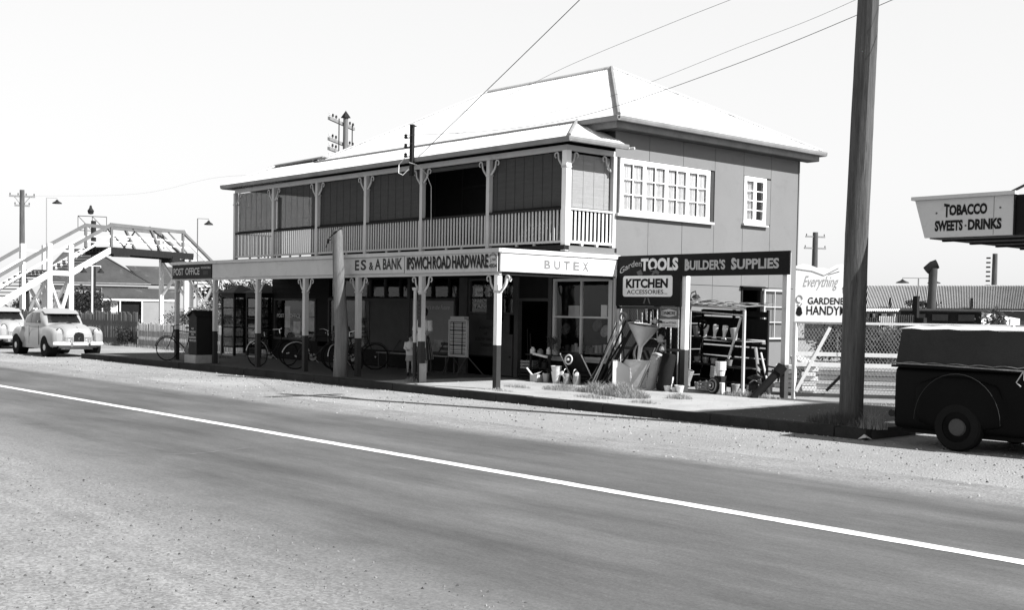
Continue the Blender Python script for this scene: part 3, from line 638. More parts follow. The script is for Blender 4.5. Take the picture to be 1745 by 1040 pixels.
for s_, x, z, ww, h in (('THE LARGEST RANGE IN', -22.2, 2.26, 1.3, .08), ('MOOROOKA', -22.1, 2.12, .8, .07), ('HARDWARE', -22.15, 1.92, .75, .08), ('TANKS', -22.2, 1.76, .7, .10)):
    lettering(s_, 'letter_grey', hw, (x, YF, z), (1, 0, 0), ww, h, .02)
ab = MB().box(-22.36, YF-.03, .62, -20.85, YF+.0, 1.61).box(-22.36, YF-.05, .62, -20.87, YF-.03, .76).build('agency_board', 'poster', bd)
for s_, x, z, ww in (('AGENCY', -21.95, 1.26, .5), ('of', -21.76, 1.12, .12), ('SOUTH BRISBANE', -22.1, .98, .95), ('TIMBER', -21.9, .84, .45)): lettering(s_, 'ink', ab, (x, YF-.03, z), (1, 0, 0), ww, .075, .02)
P('stall_riser', 'wall_dark', -22.38, YF, .15, -20.9, YF+.1, .62)
# doorway (recessed, dark), double doors folded back
P('door_frame', 'wall_mid', -20.68, YF-.03, .15, -20.54, YF+.1, 2.52); P('door_head', 'wall_mid', -20.54, YF-.02, 1.95, -19.5, YF+.08, 2.02); P('door_wall', 'wall_dark', -20.54, YF, 2.02, -19.52, YF+.08, 2.52)
dr = MB().box(-21.1, YF-.06, .17, -20.7, YF-.03, 1.16).build('half_door', 'wall_mid', bd); MB().lathe((-20.76, YF-.06, .62), [(0, 0), (.02, 0), (.025, -.03), (0, -.045)], 10, (0, 1, 0)).build('handle', 'metal_dark', dr)
P('door_frame', 'wall_mid', -19.52, YF-.03, .15, -19.40, YF+.1, 2.52)
win = shopwin(-19.36, -17.56, .66, 2.46, (-18.47,), (1.60,), name='corner_display_window', fm='cream')
MB().box(-19.36, YF-.06, .60, -17.56, YF+.05, .655).build('sill', 'cream', win)
P('stall_riser', 'wall_dark', -19.4, YF, .15, WX-.1, YF+.1, .60)
P('corner_post', 'cream', -17.55, YF-.06, .15, -17.41, YF+.02, 2.46)
# goods seen through the glass
P('display_shelf', 'wall_mid', -19.3, YF+.15, .78, -17.62, YF+.55, .81); P('display_shelf', 'wall_dark', -19.3, YF+.25, 1.58, -17.62, YF+.5, 1.60)
g_can = None
for k in range(24):
    x = -19.2+random.random()*1.5; h = random.uniform(.09, .2); r_ = random.uniform(.03, .055)
    o = MB().lathe((0, 0, 0), [(0, 0), (r_, 0), (r_, h*.96), (r_*.9, h), (0, h)], 10).build('paint_tin', random.choice(['poster', 'letter_grey', 'tin', 'poster_mid', 'wall_mid']), loc=(x, YF+random.uniform(.2, .48), .811))
    tag(o, 'small paint tin among the row on the low shelf inside the corner display window', 'tin', 'paint tins on the window shelf')
for k, (x, wd, h, mt_) in enumerate(((-19.0, .34, .26, 'paper'), (-18.05, .18, .28, 'enamel'), (-17.8, .16, .36, 'enamel'))):
    tag(MB().box(-wd/2, -.01, 0, wd/2, .01, h).build(('notice_card', 'carton', 'carton')[k], mt_, loc=(x, YF+.3, 1.60)), ('white notice card standing in the upper left pane of the corner window', 'white carton on the window shelf, the shorter one', 'tall white carton on the window shelf by the corner post')[k], ('card', 'carton', 'carton')[k])
for k, x in enumerate((-19.2, -18.75, -18.2, -17.95)):
    t = MB().lathe((0, 0, 0), [(0, 0), (.09, .02), (.14, .09), (.13, .1), (.08, .03), (0, .012)], 14, (0, -1, .3)).build('enamel_dish', ('wall_mid', 'wall_dark', 'poster', 'poster_mid')[k], loc=(x, YF+.32, (1.3, 1.25, 1.40, 1.28)[k]))
    tag(t, ('dull tin dish hung behind the left pane of the corner window', 'dark dish hung beside the window mullion', 'round tin dish hung high in the right pane of the corner window', 'pale enamel dish hung by the corner post')[k], 'dish')
# ------------------------------------------------------------------ signs
def sign(name, label, cat, loc, **k): return thing(name, label, cat, loc, **k)
X1 = (1, 0, 0); Y1 = (0, 1, 0)
po = sign('post_office_sign', 'dark fascia board lettered POST OFFICE at the far left end of the awning', 'sign', (-30.5, AY, 2.49))
bx('board', 'sign_dark', po, AX0, AY-.03, 2.47, -29.31, AY-.004, 2.86)
lettering('POST', 'letter_grey', po, (-31.60, AY-.03, 2.57), X1, .62, .20, .02, fn=None); lettering('OFFICE', 'letter_grey', po, (-30.86, AY-.03, 2.575), X1, .85, .20, .02)
lettering('MOOROOKA', 'letter_grey', po, (-29.92, AY-.03, 2.735), X1, .56, .062, .02); bx('faded_patch', 'poster', po, -29.8, AY-.033, 2.57, -29.5, AY-.0305, 2.68)
es = sign('bank_lettering_sign', 'ES & A BANK painted in grey capitals on the pale awning fascia', 'sign', (-21.5, AY, 2.5))
bx('board', 'cream', es, -22.6, AY-.028, 2.50, -20.52, AY-.021, 2.85)
M['ink_grey'] = mat('grey_black_lettering', .045, .6, .2)
for s_, x, ww, hh in (('E', -22.40, .17, .235), ('S', -22.17, .22, .24), ('&', -21.84, .17, .18), ('A', -21.62, .24, .245), ('BANK', -21.31, .72, .25)):
    lettering(s_, 'ink_grey', es, (x, AY-.028, 2.575), X1, ww, hh, .03)
ip = sign('hardware_sign', 'long pale awning board lettered IPSWICH ROAD HARDWARE in shaded capitals with a telephone number', 'sign', (-19, AY, 2.5))
bx('board', 'cream', ip, -20.495, AY-.035, 2.485, -17.44, AY-.021, 2.865); bx('board_edge', 'ink_grey', ip, -20.50, AY-.037, 2.49, -20.488, AY-.02, 2.86)
bold = .045
for s_, x, ww in (('IPSWICH', -20.42, .86), ('ROAD', -19.51, .60), ('HARDWARE', -18.86, 1.14)):
    lettering(s_, 'ink_shadow', ip, (x+.02, AY-.035, 2.55), X1, ww, .265, .03, proud=.002); lettering(s_, 'ink', ip, (x, AY-.035, 2.57), X1, ww, .265, .02, proud=.004)
arc = lambda x, y, X, Y_: (X, Y_+.055*math.sin(x*math.pi)-.01)
lettering('PHONE', 'ink_grey', ip, (-17.68, AY-.035, 2.755), X1, .22, .06, .015, fn=arc); lettering('J.W.', 'ink_grey', ip, (-17.66, AY-.035, 2.665), X1, .20, .085, .02); lettering('4804', 'ink_grey', ip, (-17.69, AY-.035, 2.555), X1, .235, .09, .02)
bt = sign('butex_sign', 'sunlit white awning end board with faded grey letters BUTEX', 'sign', (AX1, 17, 2.5))
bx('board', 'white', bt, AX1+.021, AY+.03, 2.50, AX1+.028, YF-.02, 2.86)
M['ink_faint'] = mat('nearly_gone_lettering', .30, .7, .15, 20)
for i, ch in enumerate('BUTEX'): lettering(ch, 'ink_faded', bt, (AX1+.028, 16.33+i*.275, 2.575), Y1, .18, .185, .04)
lettering('Taubmans', 'ink_faint', bt, (AX1+.028, 15.45, 2.73), Y1, .62, .07, -.0, .2)
MB().box(AX1+.028, 17.52, 2.56, AX1+.031, 18.33, 2.57).box(AX1+.028, 17.52, 2.76, AX1+.031, 18.33, 2.77).box(AX1+.028, 17.52, 2.57, AX1+.031, 17.53, 2.76).box(AX1+.028, 18.32, 2.57, AX1+.031, 18.33, 2.76).build('border', 'ink_faded', bt)
# garden tools / builder's supplies hoarding on its posts
gt = sign('tools_signboard', 'long dark hoarding lettered Garden TOOLS and BUILDER\'S SUPPLIES over the yard entrance', 'signboard', (-15.2, YF, 0))
TYF = 18.50
MB().box(-17.40, TYF-.02, 1.86, -15.60, TYF+.02, 2.93).build('board', 'sign_dark', gt); MB().box(-15.597, TYF-.02, 2.48, -12.98, TYF+.02, 2.93).build('board', 'sign_dark', gt)
p = MB().box(-15.62, TYF+.03, .98, -15.50, TYF+.15, 2.6).build('post', 'white', gt); MB().box(-15.622, TYF+.028, .1, -15.498, TYF+.152, .98).build('post_base', 'wall_mid', p)
p = MB().box(-13.16, TYF+.03, .78, -13.06, TYF+.15, 2.90).build('post', 'cream', gt); MB().box(-13.162, TYF+.028, .05, -13.058, TYF+.152, .78).build('post_base', 'wall_mid', p)
MB().box(-17.41, TYF+.02, 1.80, -15.62, TYF+.07, 1.858).build('lower_rail', 'wall_mid', gt)
MB().box(-17.41, TYF+.02, .1, -17.33, TYF+.10, 1.86).build('post', 'cream', gt)
A1 = lambda x, y, X, Y_: (X, Y_+.17*math.sin(min(1, x)*math.pi*.62)-.03)
lettering('Garden', 'letter_grey', gt, (-17.30, TYF-.02, 2.56), X1, .62, .13, .005, fn=A1); lettering('TOOLS', 'letter_white', gt, (-16.70, TYF-.02, 2.60), X1, 1.02, .265, .05)
lettering('BUILDER\'S', 'letter_grey', gt, (-15.50, TYF-.02, 2.60), X1, 1.02, .20, .035); lettering('SUPPLIES', 'letter_grey', gt, (-14.33, TYF-.02, 2.60), X1, 1.12, .20, .035)
lettering('B', 'letter_grey', gt, (-15.505, TYF-.02, 2.59), X1, .10, .235, .035, proud=.0045); lettering('S', 'letter_grey', gt, (-14.335, TYF-.02, 2.59), X1, .11, .235, .035, proud=.0045)
def rrect(x0, z0, x1, z1, r, n=5):
    P_ = []
    for cx, cz, a0 in ((x1-r, z1-r, 0), (x0+r, z1-r, 90), (x0+r, z0+r, 180), (x1-r, z0+r, 270)): P_ += [(cx+r*math.cos(R(a0+90*k/n)), cz+r*math.sin(R(a0+90*k/n))) for k in range(n+1)]
    return P_
ks = MB().prism(rrect(-17.20, 2.06, -15.82, 2.50, .06), (0, TYF-.021, 0), X1, (0, 0, 1), (0, -.006, 0)).build('kitchen_panel', 'letter_white', gt)
lettering('KITCHEN', 'ink', ks, (-17.11, TYF-.027, 2.24), X1, 1.17, .20, .045); lettering('ACCESSORIES...', 'ink', ks, (-17.08, TYF-.027, 2.115), X1, 1.13, .09, .012)
# crossed tools painted behind the panel: a hammer, a spade grip and the two handle ends
MB().prism([(-16.45, 2.62), (-16.33, 2.66), (-16.18, 2.57), (-16.21, 2.52), (-16.30, 2.55), (-16.36, 2.50), (-16.40, 2.515), (-16.36, 2.585), (-16.44, 2.59)], (0, TYF-.021, 0), X1, (0, 0, 1), (0, -.003, 0)).build('painted_hammer', 'ink_shadow', gt)
MB().prism([(-16.82, 2.58), (-16.70, 2.63), (-16.64, 2.53), (-16.67, 2.51), (-16.72, 2.52), (-16.75, 2.505), (-16.78, 2.52)], (0, TYF-.021, 0), X1, (0, 0, 1), (0, -.003, 0)).build('painted_grip', 'ink_shadow', gt)
for q in (-16.62, -16.45): MB().prism([(q, 1.92), (q+.035, 1.91), (q+.035+(.05 if q < -16.5 else -.05), 2.03), (q+(.05 if q < -16.5 else -.05), 2.04)], (0, TYF-.021, 0), X1, (0, 0, 1), (0, -.003, 0)).build('painted_handle', 'ink_shadow', gt)
dn = sign('dinmore_sign', 'small two tone DINMORE pipe sign wired to the mesh below the kitchen accessories board', 'sign', (-15.9, TYF, 1.45))
MB().box(-16.14, TYF-.04, 1.60, -15.62, TYF-.03, 1.85).build('upper_panel', 'ink_shadow', dn); MB().box(-16.14, TYF-.04, 1.43, -15.62, TYF-.03, 1.598).build('lower_panel', 'tobacco', dn)
dp_ = MB().prism([(-16.10, 1.66), (-15.88, 1.62), (-15.66, 1.66), (-15.66, 1.78), (-15.88, 1.83), (-16.10, 1.78)], (0, TYF-.041, 0), X1, (0, 0, 1), (0, -.003, 0)).build('hexagon', 'ink_shadow', dn); MB().prism([(-16.08, 1.675), (-15.88, 1.64), (-15.68, 1.675), (-15.68, 1.765), (-15.88, 1.81), (-16.08, 1.765)], (0, TYF-.045, 0), X1, (0, 0, 1), (0, -.002, 0)).build('hexagon_face', 'letter_grey', dp_)
lettering('DINMORE', 'ink', dn, (-16.06, TYF-.047, 1.685), X1, .36, .075, .02); lettering('PIPES and FITTINGS', 'ink_grey', dn, (-16.08, TYF-.04, 1.50), X1, .40, .045, .01); lettering('DINMORE QLD', 'ink_grey', dn, (-16.06, TYF-.04, 1.445), X1, .36, .03, .0); lettering('We recommend and sell', 'letter_grey', dn, (-16.08, TYF-.04, 1.825), X1, .40, .018, 0)
tb = sign('timber_vertical_sign', 'narrow upright wooden sign with stacked letters TIMBROCK on the awning post beside the downpipe', 'sign', (-19.97, 15.1, 1.3))
bx('board', 'wall_mid', tb, -20.02, 15.135, 1.33, -19.94, 15.155, 2.03)
for i, ch in enumerate('TIMBROCK'): lettering(ch, 'ink', tb, (-20.0, 15.135, 1.945-i*.085), X1, .04, .06, .03)
# white hoarding above the yard fence; the fence runs away from the street at an angle
FO = Vector((-13.48+.35, 19.36-.55, 0)); FE = Vector((.8, .6, 0)); FN = Vector((.6, -.8, 0))
FO = Vector((-13.10, 18.86, 0))
def fp(s, z, d=0): return FO+FE*s+FN*d+Vector((0, 0, z))
ev = sign('handyman_sign', 'bright white scalloped hoarding lettered Everything, GARDENER and HANDYMAN above the mesh fence', 'signboard', tuple(FO))
out = [(-.0, 1.60), (1.28, 1.60), (1.28, 2.56), (1.2, 2.58), (1.1, 2.62), (.98, 2.60), (.86, 2.70), (.74, 2.69), (.6, 2.60), (.5, 2.63), (.38, 2.63), (.25, 2.68), (.12, 2.70), (0, 2.66)]
M['hoarding'] = mat('white_hoarding_paint', .78, .6, .04, 2)
MB().prism(out, FO+FN*.03, FE, (0, 0, 1), FN*.02).build('board', 'hoarding', ev)
lt = lambda s_, mt_, x, z, ww, hh, b_, sh=0, fn=None: lettering(s_, mt_, ev, FO+FE*x+Vector((0, 0, z))+FN*.05, FE, ww, hh, b_, sh, fn)
lt('Everything', 'ink_pale', .12, 2.20, .62, .27, -.005, .25); lt('t', 'ink_shadow', .86, 2.14, .055, .16, .03)
lt('GARDENER', 'ink', .235, 1.935, .76, .13, .018); lt('HANDYMAN', 'ink', .215, 1.735, .98, .17, .015)
MB().prism([(.08+.07*math.cos(t/14*6.283)*(1.0 if math.sin(t/14*6.283) < 0 else .75), 1.80+.095*math.sin(t/14*6.283)) for t in range(14)], FO+FN*.05, FE, (0, 0, 1), FN*.003).build('painted_figure_body', 'ink', ev)
MB().tube([FO+FE*(.08+.055*math.cos(t/10*6.28))+Vector((0, 0, 2.03+.07*math.sin(t/10*6.28)))+FN*.052 for t in range(9)], .009, 5).tube([fp(.05, 1.93, .052), fp(.08, 1.88, .052), fp(.13, 1.95, .052)], .008, 5).build('painted_figure_outline', 'ink_faded', ev)
for a, c in (((.0, 2.60), (.3, 2.56)), ((.3, 2.56), (.52, 2.48)), ((.52, 2.48), (.78, 2.62)), ((.60, 2.50), (.8, 2.56))): MB().tube([fp(a[0], a[1], .052), fp(c[0], c[1], .052)], .006, 5).build('painted_flourish', 'ink_faded', ev)
# tobacco sign and its street canopy
tc_ = sign('shop_canopy', 'street canopy of the next shop with a tapered grey board lettered TOBACCO SWEETS DRINKS', 'canopy', (-7.8, 15.3, 0))
TB = 15.3
MB().prism([(-8.50, 2.83), (-7.24, 2.83), (-7.24, 3.36), (-8.66, 3.36)], (0, TB, 0), X1, (0, 0, 1), (0, .03, 0)).build('sign_panel', 'tobacco', tc_); MB().prism([(-7.236, 2.83), (-7.215, 2.83), (-7.215, 3.36), (-7.236, 3.36)], (0, TB-.01, 0), X1, (0, 0, 1), (0, .05, 0)).build('corner_strip', 'ink', tc_)
bx('edge_capping', 'tobacco', tc_, -8.69, TB-.06, 3.362, -7.20, TB+.05, 3.41)
MB().box(-7.51, TB-.003, 2.84, -7.505, TB-.0005, 3.355).build('panel_joint', 'ink_shadow', tc_)
lettering('TOBACCO', 'ink', tc_, (-8.22, TB, 3.125), X1, .62, .15, .05, fn=lambda x, y, X, Y_: (X, Y_*(1.18-.18*min(1, x*5)) - (.022 if x < .14 and y < .5 else 0)))
lettering('SWEETS', 'ink', tc_, (-8.35, TB, 2.915), X1, .41, .15, .05); lettering('DRINKS', 'ink', tc_, (-7.865, TB, 2.915), X1, .47, .15, .05)
for x, z in ((-8.33, 3.17), (-7.42, 3.20), (-7.90, 2.98)): MB().lathe((x, TB-.001, z), [(0, 0), (.014, 0), (.014, -.004), (0, -.004)], 12, (0, 1, 0)).build('painted_dot', 'ink_shadow', tc_)
bx('canopy_roof', 'iron_dark', tc_, -8.60, TB+.05, 3.30, -6.55, 19.2, 3.35); bx('canopy_soffit', 'wall_mid', tc_, -8.44, TB+.032, 2.815, -6.55, 19.2, 2.84)
bx('side_board', 'wall_mid', tc_, -8.50, 19.2, 2.84, -6.55, 19.23, 3.3)
MB().prism([(TB+.031, 2.84), (19.2, 2.84), (19.2, 3.3), (TB+.031, 3.3)], (-8.48, 0, 0), Y1, (0, 0, 1), (.02, 0, 0)).build('side_fascia', 'wall_mid', tc_)
MB().box(-7.21, TB+.02, 2.83, -6.55, TB+.05, 3.36).build('front_fascia', 'wall_dark', tc_); MB().prism([(-7.20, 2.83), (-6.9, 2.97), (-6.6, 2.83)], (0, TB+.019, 0), X1, (0, 0, 1), (0, -.006, 0)).prism([(-7.20, 3.36), (-6.9, 3.22), (-6.6, 3.36)], (0, TB+.019, 0), X1, (0, 0, 1), (0, -.006, 0)).build('painted_zigzag', 'ink', tc_)
for k in range(5): bx('soffit_batten', 'wall_dark', tc_, -8.4, TB+.3+k*.8, 2.79, -6.6, TB+.36+k*.8, 2.815)
MB().tube([(-6.98, 15.95, 0), (-6.98, 15.95, 2.8)], .075, 12).build('post', 'wood_dark', tc_)
MB().tube([(-7.35, TB+.1, 3.4), (-6.4, TB+1.0, 4.1)], .018, 8).build('stay_rod', 'metal_dark', tc_)
ts = thing('corner_shop', 'plain rendered shop wall behind the street canopy beyond the parked utility', 'shop building', (-4.5, 21, 0))
bx('wall', 'wall_mid', ts, -6.5, 19.3, 0, 2, 27, 3.7); bx('parapet', 'cream', ts, -6.55, 19.2, 3.7, 2.05, 19.4, 4.0); bx('door', 'wood_dark', ts, -5.6, 19.26, 0, -4.6, 19.298, 2.1)

# ------------------------------------------------------------------ poles and wires
def pole_mesh(pts, rad, n=18):
    b = MB(); P_ = []; RR = []
    for i in range(len(pts)-1):
        a, c = Vector(pts[i]), Vector(pts[i+1]); k = max(2, int((c-a).length/.18))
        for j in range(k): P_.append(a.lerp(c, j/k)); RR.append(rad[i]+(rad[i+1]-rad[i])*j/k)
    P_.append(Vector(pts[-1])); RR.append(rad[-1]); vs = []
    for i, (p, r_) in enumerate(zip(P_, RR)):
        for k in range(n):
            a = 6.2832*k/n; q = r_*(1+.05*math.sin(3*a+i*.11)+.035*math.sin(7*a+.4*math.sin(i*.23))+random.uniform(-.012, .012)); vs.append(p+Vector((math.cos(a)*q, math.sin(a)*q, 0)))
    b.add(vs, [(i*n+k, i*n+(k+1) % n, (i+1)*n+(k+1) % n, (i+1)*n+k) for i in range(len(P_)-1) for k in range(n)]+[tuple((len(P_)-1)*n+k for k in range(n))])
    return b
bp = thing('power_pole', 'tall rough timber power pole standing on the kerb in front of the mesh fence', 'pole', (-9.44, 15.05, 0))
pole_mesh([(-9.445, 15.05, -.1), (-9.42, 15.05, 2.9), (-9.33, 15.05, 6.3), (-9.25, 15.05, 9.6)], [.170, .158, .150, .13]).build('trunk', 'wood_pole', bp, smooth=True)
for i, ch in enumerate('549'): lettering(ch, 'metal_light', bp, (-9.60, 14.895, 1.34-i*.12), Vector((.9, -.42, 0)), .055, .085, .01, nrm=(-.42, -.9, 0), proud=.012)
MB().beam((-10.3, 15.2, 9.1), (-8.2, 15.2, 9.1), .1, .12).build('crossarm', 'wood_old', bp)
for x in (-10.2, -9.8, -8.7, -8.3): MB().lathe((x, 15.2, 9.16), [(.015, 0), (.015, .06), (.045, .08), (.03, .11), (.045, .14), (0, .17)], 10).build('insulator', 'enamel', bp)
st_ = thing('cut_off_pole', 'leaning cut off timber pole in front of the awning between the bank and post office', 'pole', (-22.6, 14.8, 0))
pole_mesh([(-22.58, 14.85, -.1), (-22.50, 14.85, 1.1), (-22.62, 14.85, 2.2), (-22.74, 14.85, 3.50)], [.16, .155, .14, .115]).build('trunk', 'wood_stub', st_, smooth=True)
MB().tube([(-22.9, 14.66, 3.10), (-22.70, 14.62, 3.30), (-22.55, 14.66, 3.42), (-22.40, 14.75, 3.52)], .012, 6).tube([(-22.80, 14.64, 3.2), (-22.74, 14.63, 3.27)], .03, 8).tube([(-22.56, 14.65, 3.40), (-22.50, 14.68, 3.45)], .028, 8).build('guy_shackle', 'metal_dark', st_)
MB().tube([(-22.9, 14.8, 3.28), (-23.0, 14.78, 3.26)], .012, 6).build('bolt', 'metal_dark', st_)
# service post on the verandah gutter
sv = thing('service_post', 'short wooden service post with three insulators rising from the verandah gutter', 'service post', (-22.26, 16.58, 4.9))
MB().box(-22.31, 16.55, 4.85, -22.21, 16.62, 6.05).build('post', 'wood_dark', sv)
for z in (5.75, 5.53, 5.31): MB().tube([(-22.3, 16.58, z), (-22.42, 16.52, z-.02), (-22.42, 16.52, z+.02)], .012, 6).lathe((-22.42, 16.52, z), [(.02, -.03), (.05, 0), (.03, .03), (.045, .06), (0, .09)], 10).build('insulator', 'metal_dark', sv)
MB().tube([(-22.2, 16.56, 6.0), (-22.05, 16.5, 5.98), (-22.0, 16.5, 5.97)], .018, 6).build('hook', 'metal_dark', sv)
MB().tube([(-22.42, 16.5, 5.28), (-22.58, 16.45, 5.12), (-22.55, 16.42, 4.92), (-22.38, 16.42, 4.86), (-22.25, 16.5, 5.0)], .010, 6).build('cable_loop', 'enamel', sv)
MB().tube([(-22.25, 16.5, 5.15), (-22.1, 16.6, 5.1), (-21.98, 16.8, 4.9), (-21.95, 16.93, 4.6), (-21.95, 16.95, 3.2)], .009, 6).build('cable', 'cream', sv)
def wire(label, a, c, sag, r=.006, n=24, mt='metal_dark'):
    a, c = Vector(a), Vector(c); P_ = [a.lerp(c, i/n)-Vector((0, 0, 4*sag*(i/n)*(1-i/n))) for i in range(n+1)]
    o = MB().tube([p-a for p in P_], r, 5).build('overhead_wire', mt, loc=a); return tag(o, label, 'wire')
M['wire'] = mat('weathered_copper_wire', .10, .6, .1)
def spline(P_, n=10):
    P_ = [Vector(p) for p in P_]; Q = [P_[0]*2-P_[1]]+P_+[P_[-1]*2-P_[-2]]; out = []
    for i in range(1, len(Q)-2):
        for k in range(n):
            t = k/n; a, b_, c, d = Q[i-1], Q[i], Q[i+1], Q[i+2]
            out.append(.5*((2*b_)+(c-a)*t+(2*a-5*b_+4*c-d)*t*t+(3*b_-a-3*c+d)*t**3))
    return out+[P_[-1]]
def wires(label, P_, r=.006, mt='wire'):
    P_ = spline(P_); o = MB().tube([p-P_[0] for p in P_], r, 5).build('overhead_wire', mt, loc=P_[0]); return tag(o, label, 'wire')
wires('overhead wire climbing steeply from the verandah gutter towards the tall pole', [(-22.05, 16.62, 5.28), (-15.5, 15.56, 7.66), (-8.98, 14.5, 10.1)], .0085)
wires('lowest overhead wire crossing the sky from the service post past the tall pole', [(-22.42, 16.5, 5.8), (-19, 16.2, 5.52), (-15.84, 15.9, 5.46), (-12.04, 15.4, 5.76), (-9.11, 15.25, 6.24), (-6, 15.15, 6.9), (0, 15, 8.6)], .0055)
wires('thin middle overhead wire just above the lowest one near the tall pole', [(-22.42, 16.5, 5.58), (-18, 16.1, 5.62), (-15.0, 15.8, 5.72), (-11.9, 15.3, 6.0), (-9.7, 15.2, 6.33), (-6, 15.1, 7.2), (0, 15, 9.2)], .0032)
wires('thin highest overhead wire running from the service post top to beyond the photo', [(-22.0, 16.5, 5.97), (-18.5, 15.9, 6.05), (-15.56, 15.2, 6.26), (-12.6, 14.6, 6.42), (-10.3, 14.1, 6.5), (-5, 13.4, 6.9)], .0035)
MB().beam((-9.2, 14.2, 10.1), (-9.2, 15.9, 10.1), .1, .12).build('crossarm', 'wood_old', bp); pole_mesh([(-9.25, 15.05, 9.6), (-9.22, 15.05, 10.6)], [.13, .125]).build('pole_top', 'wood_pole', bp, smooth=True)

# railway telegraph pole behind the shop
def az(d): return Vector((math.sin(R(d)), math.cos(R(d)), 0))
tp = thing('telegraph_pole', 'railway telegraph pole with pointed cap and four crossarms above the shop roof', 'telegraph pole', (-38.4, 25.4, 0))
TP = Vector((-38.38, 25.4, 0))
MB().tube([TP, TP+Vector((0, 0, 9.1))], [.14, .095], 14).build('pole', 'wood_stub', tp, smooth=True)
MB().lathe(TP+Vector((0, 0, 9.05)), [(.0, 0), (.20, .02), (0, .30)], 4).build('pole_cap', 'wood_dark', tp)
ad = az(-36)
for j, z in enumerate((8.85, 8.08, 7.72, 7.35, 6.98)):
    f = 1.35
    c = TP+Vector((0, 0, z))-ad.cross(Vector((0, 0, 1)))*.16
    o = MB().beam(c-ad*f, c+ad*f, .10, .11).build('crossarm', 'wood_old', tp)
    for k in (-1.25, -.95, -.6, .55, .9, 1.25):
        MB().lathe(c+ad*k+Vector((0, 0, .06)), [(.012, 0), (.012, .05), (.05, .07), (.035, .11), (.045, .14), (0, .17)], 8).build('insulator', 'enamel' if (k*10) % 2 > 1 else 'metal_dark', o)
for k in (-.72, .72): MB().beam(TP+ad*k+Vector((.16, -.1, 6.9)), TP+ad*k+Vector((.16, -.1, 8.9)), .03, .03).build('arm_stay', 'metal_dark', tp)
def simple_pole(name, label, cat, x, y, h, arms, ad, r=.14, base=0, lean=0):
    t = thing(name, label, cat, (x, y, base)); B = Vector((x, y, base))
    MB().tube([B, B+Vector((lean, 0, h))], [r*1.15, r*.85], 12).build('pole', 'wood_pole', t, smooth=True)
    for z, half, n in arms:
        c = B+Vector((lean, 0, z)); o = MB().beam(c-ad*half, c+ad*half, .10, .12).build('crossarm', 'wood_old', t)
        for i in range(n): MB().lathe(c+ad*half*(-.92+1.84*i/max(1, n-1))+Vector((0, 0, .06)), [(.01, 0), (.05, .05), (.03, .1), (.045, .14), (0, .17)], 6).build('insulator', 'metal_dark', o)
    return t
va = Vector((.32, .95, 0)).normalized()
fpole = simple_pole('power_pole', 'distant grey power pole with two crossarms behind the footbridge stairs', 'pole', -85.1, 29.3, 9.7, ((9.25, .85, 4), (8.6, .5, 4)), va, .19)
for k in (-.5, .5): MB().beam(Vector((-85.1, 29.3, 8.55)), Vector((-85.1, 29.3, 9.2))+va*k, .05, .05).build('arm_brace', 'wood_old', fpole)
wires('thin distant wire from the far power pole over the footbridge to the right', [(-84.9, 29.9, 9.3), (-60, 26.5, 7.6), (-45, 24, 7.2), (-31.7, 22.5, 5.9)], .003)
rp = simple_pole('power_pole', 'distant notched pole standing against the sky beyond the long iron roof', 'pole', -43.9, 89.9, 6.9, (), va, .22)
for k in range(7): MB().tube([(-44.2, 89.8, 4.4+k*.36), (-44.5, 89.7, 4.4+k*.36)], .07, 6).build('insulator', 'metal_dark', rp)
simple_pole('telegraph_pole', 'small far telegraph pole with two short crossarms above the white handyman hoarding', 'telegraph pole', -53.0, 78.8, 8.3, ((7.95, .85, 3), (7.05, .95, 3)), az(25), .24)
def lamp_post(label, x, y, h, outs, ad, shade=.22, mt='house_wall', name='street_lamp', r=.04):
    t = thing(name, label, 'street lamp', (x, y, 0)); B = Vector((x, y, 0))
    MB().tube([B, B+Vector((0, 0, h))], r, 8).build('post', mt, t)
    for o_ in outs:
        e = B+Vector((0, 0, h))+ad*o_; MB().tube([B+Vector((0, 0, h)), e, e-Vector((0, 0, .12))], r*.55, 6).build('arm', mt, t)
        s = MB().lathe(e-Vector((0, 0, .34)), [(shade, 0), (shade*.92, .06), (shade*.35, .16), (.05, .24), (0, .26)], 14).build('lamp_shade', 'metal_dark', t)
    return t
vd = az(25)
lamp_post('tall thin street lamp with shaded arm standing left of the footbridge', -75.2, 27.4, 8.4, (.62,), az(22), .30, 'house_wall', r=.028)
lamp_post('thin street lamp with shaded arm rising right of the footbridge', -62.6, 31.4, 6.75, (.62,), az(22), .26, 'ink_shadow', r=.03)
lamp_post('white twin armed platform lamp in front of the dark roofed house', -57.5, 23.2, 3.62, (-.4, .4), vd, .17, 'letter_white', name='platform_lamp', r=.045)
lamp_post('twin shaded yard lamp behind the dark shed roof', -39.1, 69.8, 4.3, (-1.0, .95), az(50), .42, 'house_wall', name='yard_lamp', r=.05)
# signal gantry / lookout frame over the stairs
sg = thing('signal_post', 'small dark signal post with railed platform and lamp rising behind the footbridge', 'signal', (-92.8, 37.3, 0))
MB().tube([(-92.7, 37.5, 0), (-92.7, 37.5, 8.4)], .2, 10).build('post', 'wood_dark', sg)
MB().lathe((-92.78, 37.3, 8.9), [(0, 0), (.2, .05), (.26, .3), (.12, .5), (.08, .7), (0, .75)], 10).build('signal_lamp', 'metal_dark', sg)
for z in (7.6, 8.75): MB().beam((-93.1, 36.4, z), (-92.3, 38.4, z), .05, .05).build('platform_rail', 'metal_dark', sg)
for a, c in (((-93.1, 36.4, 7.6), (-93.1, 36.4, 8.75)), ((-92.3, 38.4, 7.6), (-92.3, 38.4, 8.75)), ((-93.1, 36.4, 8.75), (-92.7, 37.4, 7.6)), ((-92.7, 37.4, 8.75), (-92.3, 38.4, 7.6)), ((-92.7, 37.4, 7.6), (-92.7, 37.4, 8.75))): MB().tube([a, c], .025, 5).build('platform_brace', 'metal_dark', sg)

